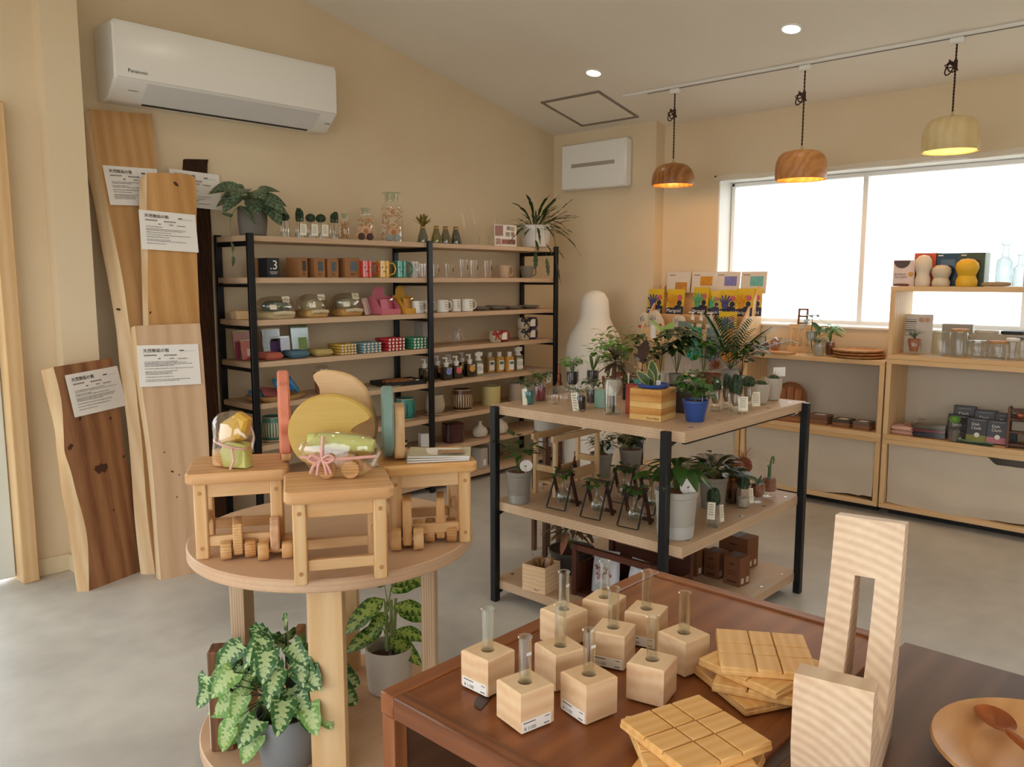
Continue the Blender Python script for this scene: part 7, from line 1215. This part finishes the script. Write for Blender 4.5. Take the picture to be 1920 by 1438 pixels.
f.obj('small_frame', wood('reddish_frame', '#a06a44', '#7d4d2d', 'Z', 6, .1, 3), t)
def glass_plant(u, x, r, h, nm, gm, seed, mode):
    p = cb(u, x, MZ); s = pxm(p); t = thing('glass_planter', nm, 'potted plant', p); jar(t, r*s, h*s, GEDGE, neck=.95); pl = Plant(t, gm, STEMG, seed)
    if mode == 'mango':
        MB().lathe([(r*.5*s, h*.6*s), (r*.8*s, h*.75*s), (r*.85*s, h*.98*s)], 16, cap1=True).obj('pebble_cup', PALEG, t); MB().tube(catmull([(0, 0, h*.6*s), (3*s, 0, h*.3*s), (8*s, 0, h*.1*s), (10*s, 0, 3*s)], 4), .003, 5).obj('roots', STEMB, t); pl.stem([(0, 0, h*.9*s), (1*s, 0, (h+26)*s)], .0035)
        for a, e, L, z in ((PI, .25, 34, 20), (0.1, .35, 36, 26), (2.4, -.1, 30, 14), (-.7, -.2, 30, 12), (1.2, .5, 30, 24), (-2.2, -.3, 34, 16), (-1.4, .1, 28, 22)): pl.leaf((0, 0, (h+z)*s), (math.cos(a)*math.cos(e), math.sin(a)*math.cos(e), math.sin(e)), L*s, 'ovate', .36, .45)
        pl.build()
    else:
        MB().lathe([(r*.7*s, .004), (r*.85*s, h*.5*s), (r*.8*s, h*.8*s)], 16, cap1=True).obj('substrate', PALEG if mode == 'soft' else TERRA, t); pl.shoots(9, 18*s if mode == 'soft' else 40*s, r*1.1*s, 12*s if mode == 'soft' else 22*s, h*.75*s, 'lance', .35, .3, per=4); pl.build(False)
glass_plant(1520, 5.43, 12, 45, 'clear jar with a broad leaved seedling on the window cabinet', G1, 101, 'mango'); glass_plant(1535, 5.36, 12, 28, 'low glass jar with soft grey succulent on the window cabinet', G4, 102, 'soft'); glass_plant(1556, 5.47, 10, 30, 'small glass jar with an upright pointed plant on the window cabinet', G3, 103, 'up')
p = cb(1611, 5.44, MZ); s = pxm(p)
for k in range(3): solo(MB().lathe([(34*s, 0), (44*s, .006), (46*s, .017), (43*s, .018), (34*s, .008), (.001, .008)], 44), 'round_wooden_plate', wood('plate_stack', '#cf985f', '#b07540', 'X', 6, .1, 3), ['lowest round wooden plate of the stack by the window', 'middle round wooden plate of the stack by the window', 'topmost round wooden plate of the stack by the window'][k], 'plate', (p.x, p.y+.004*k, p.z+k*.0185), group='wooden plates stacked by the window')
# ---- inside the middle cabinet
IZ = .5305
p = cb(1482, 5.52, IZ, 760); s = pxm(p); t = thing('round_tray', 'round wooden tray with inlaid panels leaning inside the cabinet', 'tray', (p.x, p.y, p.z), RZ); m = M((0, .0, .125), rx=PI/2-.14); MB().lathe([(.12, 0), (.125, .004), (.125, .016), (.118, .02), (.114, .014)], 44, mat=m).obj('tray_rim', wood('tray_rim', '#a5683c', '#7d4a27', 'X', 6, .1, 3), t)
f = MB()
for x in (-.055, 0, .055): f.box((x, .0, .0142), (.050, .18 if x == 0 else .15, .003), .001, mat=m)
f.obj('inlay_panel', wood('tray_panel', '#ba7a48', '#9a5d33', 'Y', 6, .1, 3, banddir='X'), t); MB().box((.0, -.03, .03), (.14, .003, .06), mat=M(rx=-.1)).obj('leaflet', PAPER, t)
p = cb(1480, 5.40, IZ, 780); solo(MB().box((0, 0, .012), (.20, .13, .022), .003), 'wood_board', wood('board2', '#b07c4c', '#8c5a32', 'X', 6, .1, 3), 'flat wooden board at the left inside the cabinet', 'board', p, RZ)
cs_cols = [('#7d5a48', '#8f6a52'), ('#4c463e', '#a5815c'), ('#6d6258', '#8a6f58')]
for k, (u, w, n, x, nm) in enumerate(((1538, 46, 7, 5.42, 'left'), (1582, 40, 6, 5.40, 'middle'), (1620, 38, 6, 5.39, 'right'))):
    for j in range(n):
        p = cb(u, x, IZ+j*.0088, 790); s = pxm(p); o = solo(MB().prism(rrect(w*s*.82, .12, .012), 0, .008, b=.0015), 'flat_coaster', plain('coaster_%d%d' % (k, j % 2), cs_cols[k][0] if j > n/2 else ['#9a6f50', '#84583c'][j % 2], .6, var=.08), f'{["lowest", "second", "third", "fourth", "fifth", "sixth", "topmost"][j if j < n-1 else 6]} square coaster of the {nm} cabinet stack', 'coaster', p, RZ+.03*((j*7) % 5-2), group='square coasters stacked in the cabinet')
        if j == n-1: MB().box((0.0, 0, .0085), (w*s*.4, .05, .001)).obj('label', PAPER, o)
# ---- on top of the right box
TZ2 = 1.4555
p = cb(1696, 5.40, TZ2, 530); s = pxm(p); t = thing('light_bundle_box', 'pale pink carton lettered bundle of light', 'box', p, RZ+.1); MB().box((0, 0, 24*s), (37*s, .07, 48*s), .001).obj('carton_body', plain('pale_pink_card', '#dccac2', .6, var=.02), t); MB().prism([(14*s*math.cos(a)-4*s, 47*s+14*s*math.sin(a)) for a in [PI+PI*i/12 for i in range(13)]], .0352, .0362, mat=XZ).obj('dark_picture', plain('dark_photo', '#4a3530', .5, var=.6, scale=60), t); text('lettering', 'BUNDLE\nOF LIGHT', 5.2*s, INK, t, facing((-16*s, -.0356, 20*s), (1, 0, 0), (0, 0, 1)), .0002); MB().lathe([(4.5*s, 0), (4.5*s, .001)], 16, cap1=True, mat=M((12*s, -.0352, 22*s), rx=PI/2)).obj('yellow_emblem', plain('amber_dot', '#cf9a34', .6), t)
for u, x, w, h, c, d, nm, tx in ((1737, 5.46, 39, 61, '#c4522e', .09, 'orange lamp carton with a clear window on the top box', None), (1779, 5.46, 42, 61, '#25445c', .09, 'navy lamp carton with a clear window on the top box', 'Boris'), (1824, 5.47, 44, 62, '#3a4a34', .12, 'dark green lamp carton with a pale side on the top box', 'Lion')):
    p = cb(u, x, TZ2, 530); s = pxm(p); t = thing('lamp_carton', nm, 'box', p, RZ, group='lamp cartons on the top box'); MB().box((0, 0, h*s/2), (w*s, d, h*s), .001).obj('carton_body', plain('lamp_card_'+c[1:], c, .5, var=.03), t); MB().box((0, -d/2-.0006, h*s*.5), (w*s*.6, .001, h*s*.62)).obj('window', plain('carton_window_'+c[1:], {'#c4522e': '#a8606a', '#25445c': '#1c3348', '#3a4a34': '#2b3827'}[c], .2, var=.2), t)
    if 'green' in nm: MB().box((w*s/2+.0006, 0, h*s/2), (.001, d*.96, h*s*.97)).obj('side_print', plain('pale_green_side', '#a9b8ae', .5, var=.15, scale=40), t)
    if tx: MB().box((-w*s*.3, -d/2-.0008, h*s*.93), (w*s*.2, .0008, h*s*.03)).obj('print', PAPER, t)
for u, h, w, c, nm in ((1730, 58, 30, '#d9cdb8', 'slim plain cream night light before the orange carton'), (1764, 40, 34, '#cfc2a8', 'low rounded cream night light before the navy carton'), (1812, 52, 40, '#e0b025', 'rounded yellow night light before the green carton')):
    p = cb(u, 5.365, TZ2, 530); s = pxm(p); t = thing('night_light', nm, 'night light', p); r = w/2*s; H = h*s; MB().lathe([(r*.82, 0), (r*.9, H*.04), (r*.92, H*.2), (r*.74, H*.38), (r*.86, H*.5), (r, H*.66), (r*.92, H*.84), (r*.55, H*.97), (.001, H)], 28).obj('lamp_body', plain('silicone_'+c[1:], c, .5, var=.02), t); MB().lathe([(r*.8, 0), (r*.82, .003)], 24).obj('base', WHITEM, t)
for u, r, h, nm in ((1882, 15, 82, 'tall clear glass bottle on the top box against the window'), (1911, 11, 62, 'shorter clear glass bottle at the right edge of the top box')):
    p = cb(u, 5.48, TZ2, 530); s = pxm(p); t = thing('clear_bottle', nm, 'bottle', p); MB().lathe([(r*.94*s, 0), (r*s, .006), (r*s, h*.52*s), (r*.9*s, h*.6*s), (r*.5*s, h*.68*s), (r*.48*s, h*.92*s), (r*.66*s, h*.95*s), (r*.66*s, h*s), (r*.5*s, h*s)], 26).obj('glass_bottle', glassm('thick_clear', '#ccd1d1', .06, .02, .8), t)
p = cb(1868, 5.36, TZ2, 530); s = pxm(p)
solo(lump(50*s, .05, 9*s, 71), 'driftwood', plain('driftwood', '#a08a6c', .9, var=.3, scale=60), 'flat piece of driftwood before the clear bottle', 'driftwood', p, RZ)
p = cb(1690, 5.345, TZ2, 530); solo(lump(.10, .045, .016, 72), 'wood_chip', plain('bark_chip', '#6b4a34', .9, var=.3, scale=60), 'dark bark chip at the left corner of the top box', 'bark', p, RZ)
# ---- glass jars on the middle shelf of the right box
JZ = 1.0355
p = cb(1714, 5.52, JZ); s = pxm(p); t = thing('price_card', 'standing info card with two peach circles and small print', 'card', p, RZ); MB().box((0, 0, 36*s), (57*s, .003, 72*s), mat=M(rx=-.06)).obj('card_sheet', plain('info_card', '#d9d0c4', .6, var=.02), t); g = MB()
for i in range(7): g.box((-12*s, -.002, (62-4*i)*s), (24*s, .0006, (1.6 if i in (1, 5) else .8)*s), mat=M(rx=-.06))
g.obj('fine_print', INK, t); text('lettering', '¥3,300', 6*s, INK, t, M(rx=-.06) @ facing((-22*s, -.0022, 31*s), (1, 0, 0), (0, 0, 1)), .0002)
for x in (9, 20): MB().lathe([(4*s, 0), (4*s, .0008)], 16, cap1=True, mat=M((x*s, -.0045, 62*s), rx=PI/2-.06)).obj('peach_circle', plain('peach', '#cf9576', .6), t)
p = cb(1713, 5.37, JZ); s = pxm(p); t = thing('glass_planter', 'small round glass with a bushy grey green plant before the info card', 'potted plant', p); MB().lathe([(9*s, 0), (13*s, 6*s), (14*s, 18*s), (12*s, 28*s)], 22).obj('glass', GEDGE, t); MB().lathe([(7*s, 6*s), (10*s, 20*s), (11*s, 30*s)], 16, cap1=True).obj('clay_cup', plain('clay', '#a4643f', .8, var=.2), t); pl = Plant(t, G4, STEMG, 110); pl.shoots(14, 22*s, 13*s, 7*s, 28*s, 'ovate', .6, per=5, r=.0008); pl.build(False); MB().tube([(10*s, -8*s, 22*s), (15*s, -8*s, 10*s), (8*s, -9*s, 4*s)], .0014, 5).obj('wire', DARK, t)
WOODL = wood('lid_wood', '#c99a66', '#a97444', 'X', 6, .1, 3)
for u, x, r, h, lid, nm in ((1765, 5.40, 17, 47, None, 'tall straight clear jar left on the shelf by the window'), (1798, 5.37, 16, 49, WOODL, 'tall clear jar with a printed face and wooden rim'), (1832, 5.38, 17, 30, glassm('lid_glass', '#eef2f2', .15, .03, .6), 'low round glass bowl with a glass lid'), (1872, 5.38, 18, 31, WOODL, 'low round glass bowl with a wooden lid'), (1898, 5.35, 12, 38, WHITEM, 'narrow waisted glass bottle with a white lid'), (1917, 5.40, 13, 40, plain('grey_lid', '#55534f', .5), 'glass jar with a dark lid at the right edge')):
    p = cb(u, x, JZ); s = pxm(p); t = thing('storage_jar', nm, 'jar', p, group='glass storage jars by the window'); H = h*s; rr = r*s; prof = [(rr*.9, 0), (rr, .005), (rr, H*.86), (rr*.93, H*.93), (rr*.93, H)] if h > 45 else ([(rr*.7, 0), (rr*.92, .01), (rr, H*.45), (rr*.88, H*.85), (rr*.85, H)] if h < 35 else [(rr*.9, 0), (rr, .008), (rr*.8, H*.5), (rr*.92, H*.9), (rr*.85, H)]); MB().lathe(prof, 26).obj('glass_jar', GEDGE, t)
    if lid: MB().lathe([(rr*.9, H-.002), (rr*.94, H), (rr*.94, H+.012), (rr*.88, H+.014)], 26, cap1=True).obj('lid', lid, t)
    if 'printed' in nm: MB().box((0, -rr*1.0, H*.6), (rr*1.2, .0008, .002)).box((-.01, -rr*1.0, H*.78), (.004, .0008, .018)).box((.012, -rr*1.0, H*.78), (.004, .0008, .018)).obj('print', INKG, t)
p = cb(1793, 5.53, JZ); s = pxm(p); t = thing('white_carton', 'white and taupe carton behind the tall jars', 'box', p, RZ+.15); MB().box((0, 0, 29*s), (50*s, .08, 58*s), .001).obj('carton_body', plain('taupe_card', '#a69887', .6), t); MB().box((25.3*s, 0, 29*s), (.001, .078, 57*s)).obj('side_panel', PAPER, t)
p = cb(1870, 5.54, JZ); s = pxm(p); t = thing('storage_tin', 'long beige container behind the glass bowls', 'container', p, RZ); MB().prism(rrect(96*s, .10, .02), 0, 44*s, b=.006).obj('tin_body', plain('beige_tin', '#b8a892', .5), t)
for x, c in ((-20, '#cfc2ae'), (24, '#26262b')): MB().prism(rrect(38*s, .09, .02), 44*s, 50*s, b=.004).obj('lid', plain('tin_lid'+c[1:], c, .5), t).location = (x*s, 0, 0)
for k, (u, w) in enumerate(((1748, 36), (1850, 50))): p = cb(u, 5.335, JZ); s = pxm(p); solo(MB().box((0, 0, .0012), (w*s, .04, .002)), 'paper_slip', plain('blue_paper', '#c8cad0', .7), ['paper slip lying before the tall jar', 'paper slip lying before the glass bowls'][k], 'paper', p, RZ+.1)
# ---- textiles in the open box below
BZ = .5305
def fold_pile(u, x, w, d, layers, nm, cat='textile', rz=0):
    p = cb(u, x, BZ, 805); s = pxm(p); t = thing('folded_textile', nm, cat, p, RZ+rz); z = 0
    for c, h in layers: MB().box((0, 0, z+h*s/2), (w*s, d, h*s*.96), h*s*.35).obj('fold', plain('fold_'+c[1:], c, .9, var=.1, scale=120), t); z += h*s
    return t, s, z
t, s, z = fold_pile(1701, 5.43, 42, .17, (('#c99c8e', 8), ('#d6aea0', 8)), 'folded pink cloth with red blossoms in the open box', rz=-.1); q = random.Random(1)
for i in range(4): MB().lathe([(4*s, 0), (2*s, .002)], 8, c=(q.uniform(-18, 18)*s, q.uniform(-.07, .05), z), cap1=True).obj('blossom', plain('blossom_red', '#a3302c', .8), t)
t, s, z = fold_pile(1745, 5.43, 56, .17, (('#23263a', 11), ('#8a3038', 4), ('#5f574a', 9)), 'navy, red and grey folded cloth pack in the open box', rz=.1); MB().box((0, 0, z*.6), (60*s, .18, z*1.15), .004).obj('plastic_bag', CELLO, t)
p = cb(1728, 5.53, BZ, 800); s = pxm(p); t = thing('red_ribbon_flower', 'dark red ribbon flower behind the folded cloths', 'ornament', p); pl = Plant(t, plain('ribbon_red', '#7d1c28', .7), STEMB, 120); [pl.leaf((0, 0, 24*s), (math.cos(a), math.sin(a), .3), 10*s, 'ovate', .7, .3) for a in [i*.9 for i in range(7)]]; pl.stem([(0, 0, 0), (0, 0, 24*s)], .002); pl.build(False, cname='petals')
p = cb(1789, 5.355, BZ, 810); s = pxm(p); t = thing('moss_jar', 'small glass jar with grey gravel and green moss', 'jar', p); jar(t, 10*s, 42*s, neck=.9); fill(t, 8.6*s, .003, 22*s, plain('grey_gravel', '#6a645c', .8, var=.4, scale=200), 'gravel'); lump(19*s, 19*s, 14*s, 77).obj('moss', G3, t).location = (0, 0, 34*s); MB().box((0, -10.4*s, 5*s), (10*s, .001, 7*s)).obj('label', PAPER, t)
DC = plain('black_pack', '#2c2b2d', .35, var=.06)
def dish_pack(u, x, h, c, nm, k, tilt=-.2):
    p = cb(u, x, BZ, 805); s = pxm(p); t = thing('dish_cloth_pack', nm, 'dish cloth', p, RZ+.04*k, group='dish cloth packets'); w = 38*s; H = h*s; m = M(rx=tilt)
    MB().box((0, 0, H*.5), (w, .016, H), .004, mat=m).obj('pouch', DC, t); MB().box((0, -.0085, H*.16), (w*.95, .002, H*.26), .001, mat=m).obj('cloth_band', plain('dish_'+c[1:], c, .9), t); MB().lathe([(w*.12, 0), (w*.12, .001)], 14, cap1=True, mat=m @ M((0, -.0095, H*.3), rx=PI/2)).obj('round_seal', WHITEM, t)
    text('lettering', 'Dish\nCloth', H*.16, PAPER, t, m @ facing((-w*.28, -.0092, H*.68), (1, 0, 0), (0, 0, 1)), .0003); MB().box((0, -.0085, H*.90), (w*.6, .001, H*.025), mat=m).obj('print', plain('grey_print', '#8d8a86', .6), t)
for k, (u, x, h, c, nm) in enumerate(((1795, 5.45, 46, '#5c5a55', 'black dish cloth packet with a grey cloth, behind the moss jar'), (1832, 5.41, 46, '#8f9150', 'black dish cloth packet with an olive cloth, front row'), (1871, 5.41, 46, '#c4868e', 'black dish cloth packet with a pink cloth, front row'), (1806, 5.52, 60, '#4f4e4a', 'black dish cloth packet at the left of the back row'), (1846, 5.51, 57, '#55604a', 'black dish cloth packet in the middle of the back row'), (1886, 5.50, 56, '#5f7f7a', 'black dish cloth packet at the right of the back row'))): dish_pack(u, x, h, c, nm, k)
p = cb(1829, 5.342, BZ, 820); s = pxm(p); t = thing('dish_cloth', 'loose sage green dish cloth folded at the shelf edge', 'dish cloth', p, RZ-.1)
for k in range(3): MB().grid(lambda a, b: ((a-.5)*62*s, (b-.5)*.05, .004+.006*k+.003*math.sin(a*7+k)), 8, 3).obj('cloth_layer', plain('sage_cloth', '#7fa08a', .95, var=.05), t)
p = cb(1912, 5.40, BZ, 800); s = pxm(p); t = thing('walnut_rack', 'dark walnut rack at the right edge of the open box', 'rack', p, RZ+.1)
for x in (-17, 17): MB().box((x*s, 0, 38*s), (5*s, .09, 76*s), .002).obj('upright', WALNUTD, t)
for z in (6, 30, 54, 70): MB().box((0, .0, z*s), (30*s, .08, 5*s), .002).obj('shelf', WALNUTD, t)
MB().lathe([(7*s, 0), (7*s, .02), (5*s, .024)], 16, cap1=True, mat=M((0, -.035, 62*s), rx=PI/2)).obj('ring', COPPER, t); MB().box((0, -.02, 42*s), (24*s, .03, 18*s), .003).obj('grey_sample', CONC, t)
